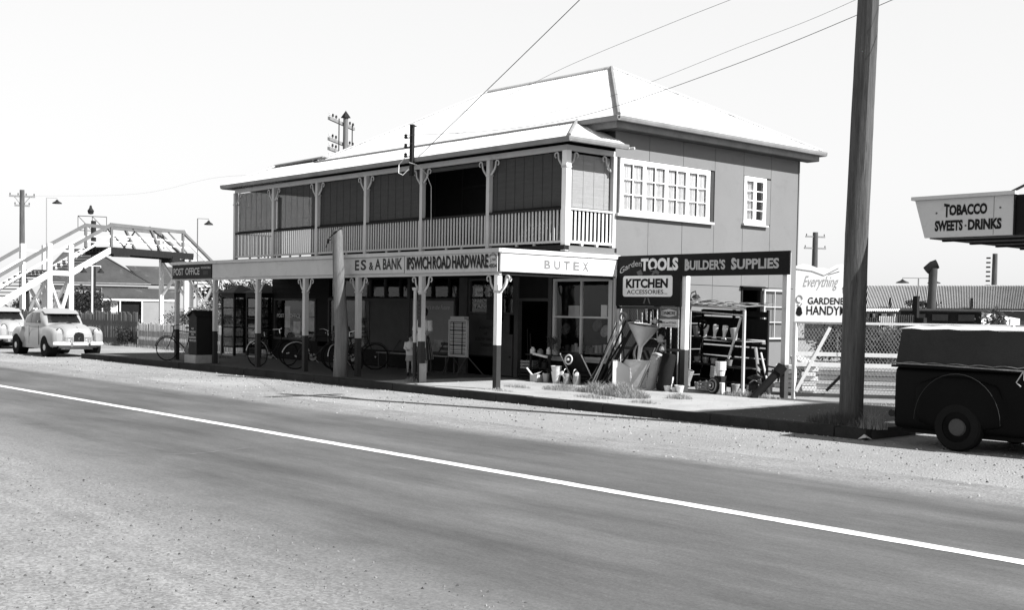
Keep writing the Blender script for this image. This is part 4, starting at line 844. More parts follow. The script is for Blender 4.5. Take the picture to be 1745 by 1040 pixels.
# ------------------------------------------------------------------ footbridge
M['bridge_rail'] = mat('grey_handrail', .13, .7, .15, 1.2)  # darker grey for handrails, chords and truss posts
M['bridge_white'] = mat('whitewashed_timber', .62, .7, .12, 1.2, .1, 20, stain=.2)
BO = Vector((-69.14, 29.07, 0)); BA = az(-25); BC = Vector((-BA.y, BA.x, 0)); BW = 2.0
def bq(s, c, z): return BO+BA*s+BC*c+Vector((0, 0, z))
br = thing('footbridge', 'white timber railway footbridge with stairs, landing and trussed span at far left', 'footbridge', tuple(BO))
def bm(name, p, q, w_=.16, h=.16, mt='bridge_white'): return MB().beam(p, q, w_, h).build(name, mt, br)
TZ_ = 5.16; LZ = 3.62; RH = 1.38
# stations: foot, landing start, landing end, top, span end, foot of the far stairs
flights = [(-11.6, .25, -4.95, LZ-.08), (-3.3, LZ, 0, TZ_)]
for s0, za, s1, zb in flights:
    for c in (0, BW):
        bm('stringer', bq(s0, c, za-.13), bq(s1, c, zb-.13), .10, .34)
        bm('handrail', bq(s0, c, za+RH), bq(s1, c, zb+RH), .14, .17, 'bridge_rail')
        bm('mid_rail', bq(s0, c, za+RH*.52), bq(s1, c, zb+RH*.52), .06, .12)
    n = round((zb-za)/.19)
    for k in range(n): t = (k+.5)/n; z = za+(zb-za)*t; MB().beam(bq(s0+(s1-s0)*t, .06, z), bq(s0+(s1-s0)*t, BW-.06, z), .28, .05).build('tread', 'wood_dark', br)
for c in (0, BW): bm('landing_beam', bq(-4.95, c, LZ-.16), bq(-3.3, c, LZ-.16), .12, .26); bm('landing_rail', bq(-4.95, c, LZ+RH-.25), bq(-3.3, c, LZ+RH-.25), .10, .10)
for k in range(6): MB().beam(bq(-4.85+k*.3, 0, LZ-.02), bq(-4.85+k*.3, BW, LZ-.02), .26, .05).build('deck_board', 'wood_old', br)
for s in (-4.95, -3.3):
    bm('cross_beam', bq(s, 0, LZ-.35), bq(s, BW, LZ-.35), .14, .16); bm('trestle_sill', bq(s, 0, .6), bq(s, BW, .6), .12, .14)
    for c in (0, BW): bm('trestle_post', bq(s, c, -.1), bq(s, c, LZ+RH+.12), .26, .26)
    bm('trestle_brace', bq(s, .1, .7), bq(s, BW-.1, LZ-.4), .14, .14); bm('trestle_brace', bq(s, BW-.1, .7), bq(s, .1, LZ-.4), .14, .14)
for c in (0, BW): bm('trestle_brace', bq(-4.95, c, LZ-.5), bq(-3.9, c, .8), .14, .14); bm('trestle_brace', bq(-3.3, c, LZ-.5), bq(-4.2, c, .8), .14, .14)
for s, z in ((-6.83, 2.5), (-9.4, 1.4)):
    for c in (0, BW): bm('stair_post', bq(s, c, 0), bq(s, c, z+RH+.1), .18, .18)
    bm('stair_tie', bq(s, 0, .5), bq(s, BW, z-.3), .09, .09)
bm('dark_prop', bq(-6.3, .4, 0), bq(-6.3, .4, 2.6), .3, .3, 'wood_dark')
# span
SE = 7.3
for c in (0, BW):
    bm('chord', bq(0, c, TZ_+RH), bq(SE-.5, c, TZ_+RH), .16, .20, 'bridge_rail'); bm('span_rail', bq(0, c, TZ_+.75), bq(SE, c, TZ_+.75), .05, .10); bm('span_rail', bq(0, c, TZ_+.38), bq(SE, c, TZ_+.38), .05, .08)
    bm('girder', bq(-.1, c, TZ_-.18), bq(SE+.3, c, TZ_-.18), .16, .42, 'wood_dark')
    for s, e in ((0, 0), (3.35, 4.4), (SE-.7, SE-.7)): bm('truss_post', bq(s, c, TZ_+RH+.1), bq(e, c, TZ_), .14, .14, 'bridge_rail')
    for s, e in ((1.7, 3.6), (3.5, 6.2), (5.0, 7.0)) if c == 0 else ((1.7, 3.6), (4.4, 3.2)): bm('truss_diagonal', bq(s, c, TZ_+RH), bq(e, c, TZ_+.05), .06, .07, 'wood_dark' if (c == BW or s == 3.5) else 'bridge_rail')
for k in range(25): MB().beam(bq(.0+k*.3, 0, TZ_), bq(.0+k*.3, BW, TZ_), .26, .05).build('deck_board', 'wood_dark', br)
for s in (SE-.4,):
    bm('cross_beam', bq(s, -.1, TZ_-.5), bq(s, BW+.1, TZ_-.5), .2, .22, 'wood_dark'); bm('cross_beam', bq(s, 0, TZ_+RH+.1), bq(s, BW, TZ_+RH+.1), .14, .14)
    for c in (0, BW): bm('trestle_post', bq(s, c, -.1), bq(s, c, TZ_-.4), .24, .24)
    bm('trestle_brace', bq(s, .1, 2.4), bq(s, BW-.1, TZ_-.6), .14, .14); bm('trestle_brace', bq(s, BW-.1, 2.4), bq(s, .1, TZ_-.6), .14, .14)
bm('corbel', bq(.1, 0, TZ_-.45), bq(1.5, 0, TZ_-.42), .2, .2, 'wood_dark'); bm('corbel', bq(5.4, 0, TZ_-.42), bq(SE, 0, TZ_-.8), .3, .3, 'wood_dark')
# far stairs going down behind the post office
for c in (0, BW):
    bm('handrail', bq(SE-.7, c, TZ_+RH), bq(15.5, c, 1.3), .14, .17, 'bridge_rail'); bm('stringer', bq(SE, c, TZ_-.2), bq(15.8, c, .1), .10, .34); bm('mid_rail', bq(SE, c, TZ_+.6), bq(15.5, c, .75), .06, .12)
for k in range(24): t = k/24; MB().beam(bq(SE+8.4*t, .06, TZ_*(1-t)), bq(SE+8.4*t, BW-.06, TZ_*(1-t)), .28, .05).build('tread', 'wood_dark', br)
for s, z in ((10.0, 3.4), (12.6, 1.9)):
    for c in (0, BW): bm('trestle_post', bq(s, c, -.1), bq(s, c, z), .2, .2)
    bm('trestle_brace', bq(s, .1, .4), bq(s, BW-.1, z-.2), .16, .16); bm('trestle_brace', bq(s, BW-.1, .4), bq(s, .1, z-.2), .16, .16)

# ------------------------------------------------------------------ house beyond the railway
HO = Vector((-97.2, 39.8, 0)); HU = Vector((.365, .93, 0)).normalized(); HV = Vector((-HU.y, HU.x, 0))      # u to the right in view, v away
def hq(u_, v_, z): return HO+HU*u_+HV*v_+Vector((0, 0, z))
hs = thing('railway_house', 'low weatherboard house with dark iron hipped roof under the footbridge', 'house', tuple(HO))
def hbox(name, mt, u0, v0, z0, u1, v1, z1):
    p = [hq(u0, v0, z0), hq(u1, v0, z0), hq(u1, v1, z0), hq(u0, v1, z0), hq(u0, v0, z1), hq(u1, v0, z1), hq(u1, v1, z1), hq(u0, v1, z1)]
    return MB().add(p, [(0,3,2,1),(4,5,6,7),(0,1,5,4),(1,2,6,5),(2,3,7,6),(3,0,4,7)]).build(name, mt, hs)
hbox('wall', 'house_wall', -4.5, .3, 0, 6.6, 9, 3.3)
for k in range(17):
    z = .35+k*.17; MB().add([hq(-4.55, .26, z), hq(6.65, .26, z), hq(6.65, .29, z+.17), hq(-4.55, .29, z+.17), hq(-4.55, .299, z), hq(6.65, .299, z)], [(0,1,2,3), (4,5,1,0)]).build('weatherboard', 'house_wall', hs)
M['roof_dark'] = mat('rusty_dark_roof', .055, .8, .35, .25, .1, 6, (1, 1, 1), stain=-1.2)
EH = 3.55
MB().add([hq(-4.9, -.1, EH), hq(4.2, -.1, EH), hq(4.2, 9.4, EH), hq(-4.9, 9.4, EH), hq(-2.6, 4.6, 6.45), hq(-.4, 4.6, 6.45)], [(0, 1, 5, 4), (1, 2, 5), (2, 3, 4, 5), (3, 0, 4)]).build('roof', 'roof_dark', hs)
MB().add([hq(4.15, .25, EH-.05), hq(7.2, .25, EH-.05), hq(7.2, 6.5, EH-.05), hq(4.15, 6.5, EH-.05), hq(2.2, 3.2, 5.15), hq(7.2, 3.2, 5.15)], [(0, 1, 5, 4), (2, 3, 4, 5), (1, 2, 5)]).build('roof', 'roof_dark', hs)
for p, q in ((hq(-4.9, -.1, EH+.02), hq(-2.6, 4.6, 6.5)), (hq(4.2, -.1, EH+.02), hq(-.4, 4.6, 6.5)), (hq(-2.6, 4.6, 6.5), hq(-.4, 4.6, 6.5))): MB().tube([p, q], .06, 6).build('ridge_cap', 'roof_dark', hs)
MB().tube([hq(-4.9, -.15, EH-.05), hq(4.2, -.15, EH-.05)], .07, 6).build('gutter', 'gutter', hs)
hp = MB()                                             # bull-nosed porch roof
rings = []
for u_ in (.2, 6.2): rings.append([hq(u_, .25-2.0*math.sin(t/8*1.5), 3.15-.95*(1-math.cos(t/8*1.5))) for t in range(9)])
hp.loft(rings, close=False, cap=False).build('porch_roof', 'roof_dark', hs)
MB().prism([(0, 0)]+[(-2.0*math.sin(t/8*1.5), .95-.95*(1-math.cos(t/8*1.5))) for t in range(9)][::-1], hq(.18, .25, 2.2), -HV*-1, (0, 0, 1), HU*.05).build('porch_end', 'house_wall', hs)
hbox('porch_beam', 'oldwhite', .1, -1.85, 2.05, 6.3, -1.75, 2.22); hbox('porch_wall', 'house_wall', 3.4, -1.78, 0, 6.3, -1.7, 2.0); hbox('porch_wall', 'house_wall', .15, -1.78, 0, 1.5, -1.7, 1.0)
for u_ in (.2, 1.6, 3.35, 6.2): hbox('porch_post', 'oldwhite', u_, -1.86, 0, u_+.1, -1.76, 2.1)
hbox('dark_opening', 'interior', 1.7, -1.6, .9, 3.3, -1.5, 2.0)
f = hbox('window', 'oldwhite', .9, -1.82, 1.05, 1.45, -1.79, 1.95); hbox('window_hood', 'roof_dark', .5, -2.2, 1.95, 1.6, -1.8, 2.0)
hbox('window_hood', 'oldwhite', -2.6, -.5, 2.2, -1.3, .2, 2.28); f = hbox('window', 'interior', -2.5, .22, 1.0, -1.4, .25, 2.2)
hbox('corner_stop', 'oldwhite', -4.62, .2, .2, -4.5, .3, 3.3)
# ------------------------------------------------------------------ street fences
def paling_fence(label, a, c, h, mt, sp, wd, pointed, z=0.0, name='paling_fence', group=None):
    a, c = Vector(a), Vector(c); d = (c-a); L = d.length; d.normalize(); nrm = Vector((d.y, -d.x, 0))
    t = thing(name, label, 'fence', tuple(a))
    n = int(L/sp)
    protos = []
    for k in range(6):
        hh = h*random.uniform(.94, 1.04)
        pts = [(-wd/2, 0), (wd/2, 0), (wd/2, hh-wd*.6), (0, hh), (-wd/2, hh-wd*.6)] if pointed else [(-wd/2, 0), (wd/2, 0), (wd/2, hh-random.random()*.03), (-wd/2, hh-random.random()*.03)]
        protos.append(MB().prism(pts, (0, 0, 0), d, (0, 0, 1), nrm*.02).mesh('paling', M[mt]))
    for i in range(n):
        o = bpy.data.objects.new('paling', random.choice(protos)); COL.objects.link(o); o.parent = t; o.location = d*(i*sp+random.uniform(-.006, .006))+Vector((0, 0, z)); o.rotation_euler = (0, random.gauss(0, .008), 0)
    for zz in (.35, h-.3): MB().beam(a+Vector((0, 0, zz))-nrm*.045, c+Vector((0, 0, zz))-nrm*.045, .05, .08).build('fence_rail', mt, t)
    for k in range(int(L/2.6)+1): p = a+d*min(L, k*2.6)-nrm*.1; MB().box(p.x-.05, p.y-.05, 0, p.x+.05, p.y+.05, h-.1).build('fence_post', mt, t)
    return t
paling_fence('dark weathered paling fence behind the pale parked cars', (-70.5, 21.0, 0), (-46.25, 20.6, 0), 1.38, 'paling', .125, .09, False)
M['picket'] = mat('worn_white_picket', .30, .8, .25, 2, .2, 20, (3, 3, .6), stain=.5)
paling_fence('worn white picket fence beside the phone boxes with pointed tops', (-46.1, 20.55, 0), (-34.6, 20.3, 0), 1.02, 'picket', .118, .07, True, name='picket_fence')
# ------------------------------------------------------------------ trees and shrubs
def foliage(cx, cy, cz, rx, ry, rz, n, size, mt, parent, name='foliage', clumps=14, stuff=False):
    b = MB(); cl = []
    for _ in range(clumps):
        a = random.random()*6.283; e = random.uniform(-.7, 1); r_ = random.uniform(.35, .85); cl.append((cx+rx*r_*math.cos(a)*math.cos(e), cy+ry*r_*math.sin(a)*math.cos(e), cz+rz*r_*math.sin(e), random.uniform(.25, .5)))
    for _ in range(n):
        c = random.choice(cl); p = Vector((c[0]+random.gauss(0, rx*c[3]*.55), c[1]+random.gauss(0, ry*c[3]*.55), c[2]+random.gauss(0, rz*c[3]*.5)))
        if p.z < .03: continue
        u = Vector((random.gauss(0, 1), random.gauss(0, 1), random.gauss(0, .7))).normalized(); v = u.orthogonal().normalized(); s = size*random.uniform(.5, 1.3)
        b.add([p-u*s, p+v*s*.45, p+u*s, p-v*s*.45], [(0, 1, 2, 3)])
    o = b.build(name, mt, parent)
    return o
def tree(label, x, y, h, r, n, size=.16, mt='leaf', name='tree', trunk=.18):
    t = thing(name, label, 'tree', (x, y, 0)); b = MB()
    b.tube([(x, y, 0), (x+.1, y, h*.3), (x-.05, y+.1, h*.62)], [trunk, trunk*.75, trunk*.4], 9)
    for k in range(6):
        a = k*1.05+random.random()*.5; b.tube([(x, y, h*(.3+.05*k)), (x+math.cos(a)*r*.35, y+math.sin(a)*r*.35, h*(.5+.05*k)), (x+math.cos(a)*r*.75, y+math.sin(a)*r*.75, h*(.6+.05*k))], [trunk*.5, trunk*.3, trunk*.1], 6)
    b.build('trunk', 'bark', t); foliage(x, y, h*.64, r, r, h*.36, n, size, mt, t, 'crown', 24); return t
tree('dark bushy tree seen under the post office awning behind the bridge trestle', -74, 40.5, 3.5, 2.4, 5200, .13)
tree('dark leafy tree behind the phone boxes under the awning', -60, 35.5, 3.2, 2.2, 5000, .12)
tree('low dark tree right of the bridge trestle between awning posts', -66, 39, 2.9, 1.8, 3500, .12)
tree('dark tree showing between the bridge stair legs behind the pale car', -84, 33.2, 2.9, 1.7, 4200, .12)
tree('small dark tree beyond the fence under the lower bridge stairs', -88, 31.0, 2.2, 1.3, 2200, .12)
def shrub(label, x, y, rx, ry, h, n, size, mt, name='shrub', z=0):
    t = thing(name, label, 'shrub', (x, y, z)); b = MB()
    for k in range(7): a = k*.9; b.tube([(x, y, z), (x+math.cos(a)*rx*.4, y+math.sin(a)*ry*.4, z+h*.7)], [.02, .006], 5)
    b.build('stems', 'bark', t); foliage(x, y, z+h*.55, rx, ry, h*.5, n, size, mt, t, 'foliage', 16); return t
shrub('pale straggly shrub spilling over the left part of the white picket fence', -45.5, 22.2, 1.5, .8, 1.75, 3600, .055, 'leaf_light')
shrub('pale leafy shrub behind the middle of the white picket fence', -42.3, 22.0, 1.6, .8, 1.8, 3800, .055, 'leaf_light')
shrub('taller dark green shrub behind the picket fence beside the pillar', -38.6, 22.2, 1.5, .8, 2.0, 3600, .06, 'leaf')
shrub('dark clump of weeds in front of the palings by the picket fence end', -47.0, 20.3, .6, .25, .75, 1300, .05, 'leaf')
shrub('tall dark hedge mass behind the mesh fence under the handyman hoarding', -17.0, 27.2, 1.3, .7, 1.75, 5200, .07, 'leaf', 'hedge')
shrub('dark creeper mass behind the mesh fence left of the tall pole', -15.6, 26.2, .8, .6, 1.6, 3600, .06, 'leaf', 'hedge')
shrub('small leafy bush at the end of the dark shed beside the canopy post', -20.9, 43.3, .8, .6, 2.1, 1800, .08, 'leaf')
# ------------------------------------------------------------------ phone boxes, pillar
def booth(label, x):
    t = thing('phone_box', label, 'phone box', (x, 18.07, FZ)); w_ = .85; y0 = 18.07
    for dx in (0, w_-.07):
        for dy in (0, w_-.07): MB().box(x+dx, y0+dy, FZ, x+dx+.07, y0+dy+.07, 2.12).build('corner_post', 'booth', t)
    bx('top_rail', 'booth', t, x+.0, y0-.01, 2.0, x+w_, y0+w_+.01, 2.14)
    bx('floor', 'concrete', t, x, y0, FZ, x+w_, y0+w_, FZ+.05)
    for side in (0, 1, 2):
        for k in range(5):
            z0_ = .45+k*.31; z1_ = z0_+.27
            if side == 0: a = (x+.07, y0+.02, z0_, x+w_-.07, y0+.03, z1_); r_ = (x+.07, y0+.01, z0_-.04, x+w_-.07, y0+.05, z0_)
            elif side == 1: a = (x+w_-.03, y0+.07, z0_, x+w_-.02, y0+w_-.07, z1_); r_ = (x+w_-.05, y0+.07, z0_-.04, x+w_-.01, y0+w_-.07, z0_)
            else: a = (x+.02, y0+.07, z0_, x+.03, y0+w_-.07, z1_); r_ = (x+.01, y0+.07, z0_-.04, x+.05, y0+w_-.07, z0_)
            bx('pane', 'glass_dark', t, *a); bx('glazing_bar', 'booth', t, *r_)
    bx('back_panel', 'booth', t, x+.07, y0+w_-.04, FZ+.05, x+w_-.07, y0+w_-.02, 2.0 if x < -33 else 1.35)
    bx('telephone', 'metal_dark', t, x+.3, y0+w_-.2, 1.1, x+.6, y0+w_-.04, 1.55)
    MB().add([(x-.08, y0-.08, 2.14), (x+w_+.08, y0-.08, 2.14), (x+w_+.08, y0+w_+.08, 2.14), (x-.08, y0+w_+.08, 2.14), (x+w_/2, y0+w_/2, 2.42)], [(0,3,2,1), (0,1,4), (1,2,4), (2,3,4), (3,0,4)]).build('roof', 'wall_mid', t)
    return t
booth('left phone box, the one beside the picket fence with dark glazed sides', -34.35); booth('right phone box against the post office wall, its panes bright with sky', -32.75)
pb = thing('notice_pillar', 'dark gabled street box on a concrete plinth with a no parking notice beside the second awning post', 'street box', (-29.7, 14.9, FZ))
bx('plinth', 'concrete', pb, -30.08, 14.72, FZ, -29.42, 15.42, .37); MB().prism([(-29.99, .37), (-29.52, .37), (-29.52, 1.43), (-29.755, 1.54), (-29.99, 1.43)], (0, 14.80, 0), X1, (0, 0, 1), (0, .55, 0)).build('body', 'booth', pb)
MB().add([(-30.03, 14.76, 1.41), (-29.755, 14.76, 1.55), (-29.48, 14.76, 1.41), (-30.03, 15.39, 1.41), (-29.755, 15.39, 1.55), (-29.48, 15.39, 1.41), (-30.03, 14.76, 1.45), (-29.755, 14.76, 1.59), (-29.48, 14.76, 1.45), (-30.03, 15.39, 1.45), (-29.755, 15.39, 1.59), (-29.48, 15.39, 1.45)], [(6,7,10,9), (7,8,11,10), (0,1,7,6), (1,2,8,7), (3,9,10,4), (4,10,11,5), (0,6,9,3), (2,5,11,8)]).build('roof', 'wall_dark', pb)
for s_, z, ww in (('NO', 1.06, .13), ('PARKING', .97, .36), ('FOR', .90, .14), ('BUSINESS', .82, .38), ('VEHICLES', .735, .40)): lettering(s_, 'letter_grey', pb, (-29.755-ww/2, 14.80, z), X1, ww, .055, .02)
# ------------------------------------------------------------------ yard fence (gate leaf standing open at an angle) and yard
M['iron_far'] = mat('weathered_far_iron', .36, .7, .1, .5, stain=.3)
yf = thing('mesh_fence', 'white railed chain mesh fence with a diagonal brace beside the tall pole', 'fence', tuple(FO))
FL = 3.9
for z, h, mt_ in ((1.585, .045, 'oldwhite'), (.99, .075, 'oldwhite'), (.79, .075, 'oldwhite'), (.21, .07, 'wall_mid')): MB().beam(fp(0, z), fp(FL, z), .05, h).build('rail', mt_, yf)
for s_ in (.02, FL): MB().beam(fp(s_, .05), fp(s_, 1.6), .07, .07, (1, 0, 0)).build('upright', 'oldwhite', yf)
MB().beam(fp(.06, .27, .03), fp(.66, 1.50, .03), .06, .03, FN).build('diagonal_brace', 'oldwhite', yf)
MB().beam(fp(.62, .30, .03), fp(1.0, .72, .03), .05, .05).build('diagonal_brace', 'wall_dark', yf)
g = MB(); sp_ = .062                                  # chain mesh: two families of thin crossing wires
for fam in (1, -1):
    k = -30
    while k*sp_ < FL+1.4:
        a, c = k*sp_, k*sp_+1.38*fam*.62; z0_, z1_ = .2, 1.58; k += 1
        if fam < 0: pass
        lo, hi = 0.0, 1.0
        for lim, sgn in ((0, 1), (FL, -1)):
            if c != a:
                t = (lim-a)/(c-a)
                if sgn*(a-lim) < 0: lo = max(lo, t)
                if sgn*(c-lim) < 0: hi = min(hi, t)
        if hi-lo < .02 or hi < 0 or lo > 1: continue
        p, q = fp(a+(c-a)*lo, z0_+(z1_-z0_)*lo), fp(a+(c-a)*hi, z0_+(z1_-z0_)*hi); g.tube([p, q], .0035, 3, cap=False)
M['mesh_wire'] = mat('galvanised_mesh_wire', .30, .6, .1)
g.build('chain_mesh', 'mesh_wire', yf, kind='stuff')
# things in the yard behind the mesh
def plank_pile(label, a, c, n, z0_, dz, wd, mts, name='timber_stack'):
    t = thing(name, label, 'timber stack', tuple(a)); a, c = Vector(a), Vector(c); d = (c-a).normalized(); s_ = Vector((-d.y, d.x, 0))
    for k in range(n):
        e = random.uniform(-.15, .15); MB().beam(a+d*e+s_*random.uniform(-.05, .05)+Vector((0, 0, z0_+k*dz)), c+d*e+s_*random.uniform(-.05, .05)+Vector((0, 0, z0_+k*dz)), wd, dz*.82).build('board', random.choice(mts), t)
    return t
M['sawn'] = mat('fresh_sawn_timber', .44, .8, .12, 2, .2, 20, (1, 1, 6))
plank_pile('pile of long pale boards stacked behind the mesh fence', (-14.7, 20.6, 0), (-10.6, 23.4, 0), 6, .16, .095, .5, ['sawn', 'wood_old', 'sawn'])
plank_pile('short stack of white boards against the shop side wall behind the pipe', (-16.6, 24.0, 0), (-13.9, 20.6, 0), 7, .12, .098, .28, ['sawn', 'oldwhite'])
plank_pile('dark beams lying low behind the mesh fence right of the tall pole', (-11.4, 20.9, 0), (-9.0, 22.8, 0), 3, .12, .14, .4, ['wood_old', 'wood_dark'])
MB().beam((0, 0, 1.33), (4.4, 3.2, 1.36), .05, .09).build('yard_rail', 'wood_dark', None, loc=(-12.2, 21, 0))
tag(bpy.data.objects['yard_rail'], 'dark horizontal rail in the yard seen through the mesh fence', 'rail')
cf = thing('iron_fence', 'upright sheets of pale corrugated iron fencing beyond the yard right of the pole', 'fence', (-20.9, 33.8, 0))
for k in range(3):
    vs = []
    yb_ = 34.0+k*.42; e = Vector((.88, .475, 0))
    for j in range(17): vs += [Vector((-20.9, 33.8, 0))+e*(k*.55+j*.033)+Vector((.0, 0, 0))+Vector((-.475, .88, 0))*(.012 if j % 2 else -.012)+Vector((0, 0, zz)) for zz in (.05, 1.7+.05*(k % 3))]
    MB().add(vs, [(2*j, 2*j+2, 2*j+3, 2*j+1) for j in range(16)]).build('iron_sheet', 'iron' if k == 1 else 'wall_mid', cf)
# long iron roofed shed far right, the dark lean-to in front, chimney
ls = thing('goods_shed', 'long low shed with pale corrugated iron roof on the right skyline', 'shed', (-40, 75, 0))
A_, B_ = Vector((-48.5, 70.7, 2.32)), Vector((-32.5, 79.0, 2.42)); T1, T2 = Vector((-50.6, 74.9, 4.0)), Vector((-34.6, 83.2, 4.12))
d_ = (B_-A_).normalized(); up_ = (T1-A_)-d_*(T1-A_).dot(d_)
corr(ls, A_, B_, up_, up_.length, 0, 0, 'iron_far', 'roof_sheet', .3, .95, .10)
nrm_ = d_.cross(up_.normalized())
MB().add([A_-Vector((0, 0, .05)), B_-Vector((0, 0, .05)), T2-Vector((0, 0, .05)), T1-Vector((0, 0, .05)), A_+Vector((-4, 8, 0)), B_+Vector((-4, 8, 0))], [(0, 1, 2, 3), (3, 2, 5, 4)]).build('roof_frame', 'wood_dark', ls)
MB().add([(-48.4, 70.9, 0), (-32.4, 79.2, 0), (-32.4, 79.2, 2.3), (-48.4, 70.9, 2.3)], [(0, 1, 2, 3)]).build('wall', 'wall_mid', ls)
MB().tube([T1, T2], .07, 6).build('ridge_cap', 'iron', ls)
for s_ in (.33, .62): p = A_+(B_-A_)*s_; MB().tube([p+Vector((0, 0, 0)), p+Vector((0, 0, .75))], .07, 8).build('vent_pipe', 'wood_dark', ls)
dl = thing('dark_lean_to', 'small dark shed with flat overhanging iron roof in front of the long pale roof', 'shed', (-23.5, 44, 0))
def quadbox(a, c, y_, z0_, z1_, dep): a, c = Vector(a), Vector(c); d = (c-a).normalized(); s_ = Vector((-d.y, d.x, 0))*dep; return MB().add([a+Vector((0,0,z0_)), c+Vector((0,0,z0_)), c+s_+Vector((0,0,z0_)), a+s_+Vector((0,0,z0_)), a+Vector((0,0,z1_)), c+Vector((0,0,z1_)), c+s_+Vector((0,0,z1_)), a+s_+Vector((0,0,z1_))], [(0,3,2,1),(4,5,6,7),(0,1,5,4),(1,2,6,5),(2,3,7,6),(3,0,4,7)])
quadbox((-25.0, 43.3, 0), (-22.3, 44.75, 0), 0, 0, 1.98, 3).build('wall', 'wood_dark', dl); quadbox((-25.6, 42.8, 0), (-21.9, 44.75, 0), 0, 2.02, 2.09, 4).build('roof', 'iron_dark', dl)
for t in (.12, .4, .72): p = Vector((-25, 43.3, 0)).lerp(Vector((-22.3, 44.75, 0)), t); quadbox((p.x+.02, p.y-.08, 0), (p.x+.55, p.y+.2, 0), 0, 1.62, 1.88, .05).build('window_board', 'wall_mid', dl)
MB().add([(-22.3, 44.7, 0), (-21.5, 46.3, 0), (-21.5, 46.3, 1.75), (-22.3, 44.7, 2.0)], [(0, 1, 2, 3)]).build('side_wall', 'oldwhite', dl)
MB().tube([(-24.0, 43.9, 2.0), (-23.97, 43.9, 3.72)], .17, 14).build('chimney', 'wall_mid', dl, smooth=True); MB().tube([(-24.2, 43.75, 3.62), (-24.0, 43.9, 3.82), (-23.85, 44.0, 3.9)], [.17, .2, .19], 14).build('chimney_cowl', 'wood_dark', dl, smooth=True)
shrub('thin leafy creeper growing on the dark shed roof beside the flue', -24.5, 44.2, .9, .3, .35, 420, .07, 'leaf', 'creeper', 2.09)
bk = thing('low_iron_roof', 'low corrugated roof and weathered wall between the pole and the dark shed', 'shed', (-24.5, 38, 0))
corr(bk, (-24.4, 37.9, 1.92), (-22.6, 38.95, 1.95), (-.3, .6, .06), 1.2, 0, 0, 'iron_far', 'roof_sheet', .15, .8, .02)
for k in range(18): p = Vector((-24.3, 38.1, 0)).lerp(Vector((-22.7, 39.0, 0)), k/18); bx('wall_board', random.choice(['wall_mid', 'wood_old', 'iron', 'wall_dark']), bk, p.x, p.y, 0, p.x+.085, p.y+.03, 1.85)
pp = thing('fence_post', 'dark square post rising above the utility roof in front of the long iron roof', 'post', (-19.6, 34.86, 0)); bx('post', 'wood_dark', pp, -19.68, 34.8, 0, -19.52, 34.95, 2.42); bx('post_block', 'wood_dark', pp, -19.55, 34.75, 0, -19.25, 34.95, 1.72)
rl = thing('white_rail', 'short white two post rail showing above the utility roof', 'rail', (-10.5, 21.5, 0))
MB().box(-11.0, 23.2, 0, -10.96, 23.24, 1.72).box(-10.08, 23.2, 0, -10.04, 23.24, 1.72).build('post', 'white', rl); MB().box(-10.96, 23.2, 1.54, -10.08, 23.23, 1.60).build('rail', 'white', rl)

# ------------------------------------------------------------------ yard front: mesh bay with tools, goods, rack
mg = thing('mesh_bay', 'dark mesh bay holding garden tools under the kitchen accessories board', 'tool display', (-16.5, 18.8, 0))
bx('rail', 'wall_mid', mg, -17.33, YF+.03, .93, -15.6, YF+.07, .99); bx('rail', 'wall_mid', mg, -17.33, YF+.03, .1, -15.6, YF+.07, .15)
bx('back_board', 'wood_dark', mg, -17.35, YF+.95, .1, -16.3, YF+.98, 1.85); bx('rear_board', 'wood_dark', mg, -16.3, YF+.5, .1, -15.85, YF+.53, 1.8); bx('side_lining', 'wood_dark', mg, -17.44, YF+.03, .1, -17.42, YF+.95, 1.85); bx('shelf', 'wood_dark', mg, -17.3, YF+.5, 1.0, -16.2, YF+.94, 1.02)
g = MB()
for fam in (1, -1):
    for k in range(-14, 42):
        a = -17.33+k*.055; c = a+.85*fam*.6; lo, hi = 0., 1.
        for lim, sgn in ((-17.33, 1), (-15.6, -1)):
            t = (lim-a)/(c-a)
            if sgn*(a-lim) < 0: lo = max(lo, t)
            if sgn*(c-lim) < 0: hi = min(hi, t)
        if hi-lo > .02: g.tube([(a+(c-a)*lo, YF+.05, .97+.85*lo), (a+(c-a)*hi, YF+.05, .97+.85*hi)], .0028, 3, cap=False)
g.build('chain_mesh', 'metal_dark', mg, kind='stuff')
TOOLG = 'long handled tools in the mesh bay'
def handle(label, p, q, r=.012, mt='wood_old', head=None, name='garden_tool', group=None):
    p, q = Vector(p), Vector(q); t = thing(name, label, 'tool', tuple(p)); MB().tube([p, q], r, 8).build('shaft', mt, t)
    if head: head(t, p, q)
    if group: t['group'] = group
    return t
def rake(t, p, q):
    MB().beam(q-Vector((.17, 0, 0)), q+Vector((.17, 0, 0)), .02, .02).build('rake_head', 'metal_dark', t)
def spade(t, p, q):
    d = (q-p).normalized(); u = Vector((1, 0, 0)); MB().prism([(-.09, 0), (.09, 0), (.095, .17), (.05, .25), (-.05, .25), (-.095, .17)], q, u, d, (0, .012, 0)).build('blade', 'metal_dark', t)
heads = [None, rake, spade, None, rake, spade, None, None]
desc = ['pale plain shaft', 'rake with wide head', 'spade with dark blade', 'short pale shaft', 'second rake', 'shovel', 'thin shaft', 'long thin shaft']
for k, x in enumerate((-17.05, -16.85, -16.62, -16.42, -16.25, -16.08, -15.92, -15.75)):
    handle('%s leaning inside the mesh bay, %s from the corner post' % (desc[k], ('first', 'second', 'third', 'fourth', 'fifth', 'sixth', 'seventh', 'eighth')[k]), (x, YF+.5, .2), (x+.12*(1 if k % 2 else .6), YF+.35, 1.72+.05*(k % 3)), .016, 'enamel' if k in (2, 4, 6) else 'sawn', heads[k], group='garden tools in the mesh bay')
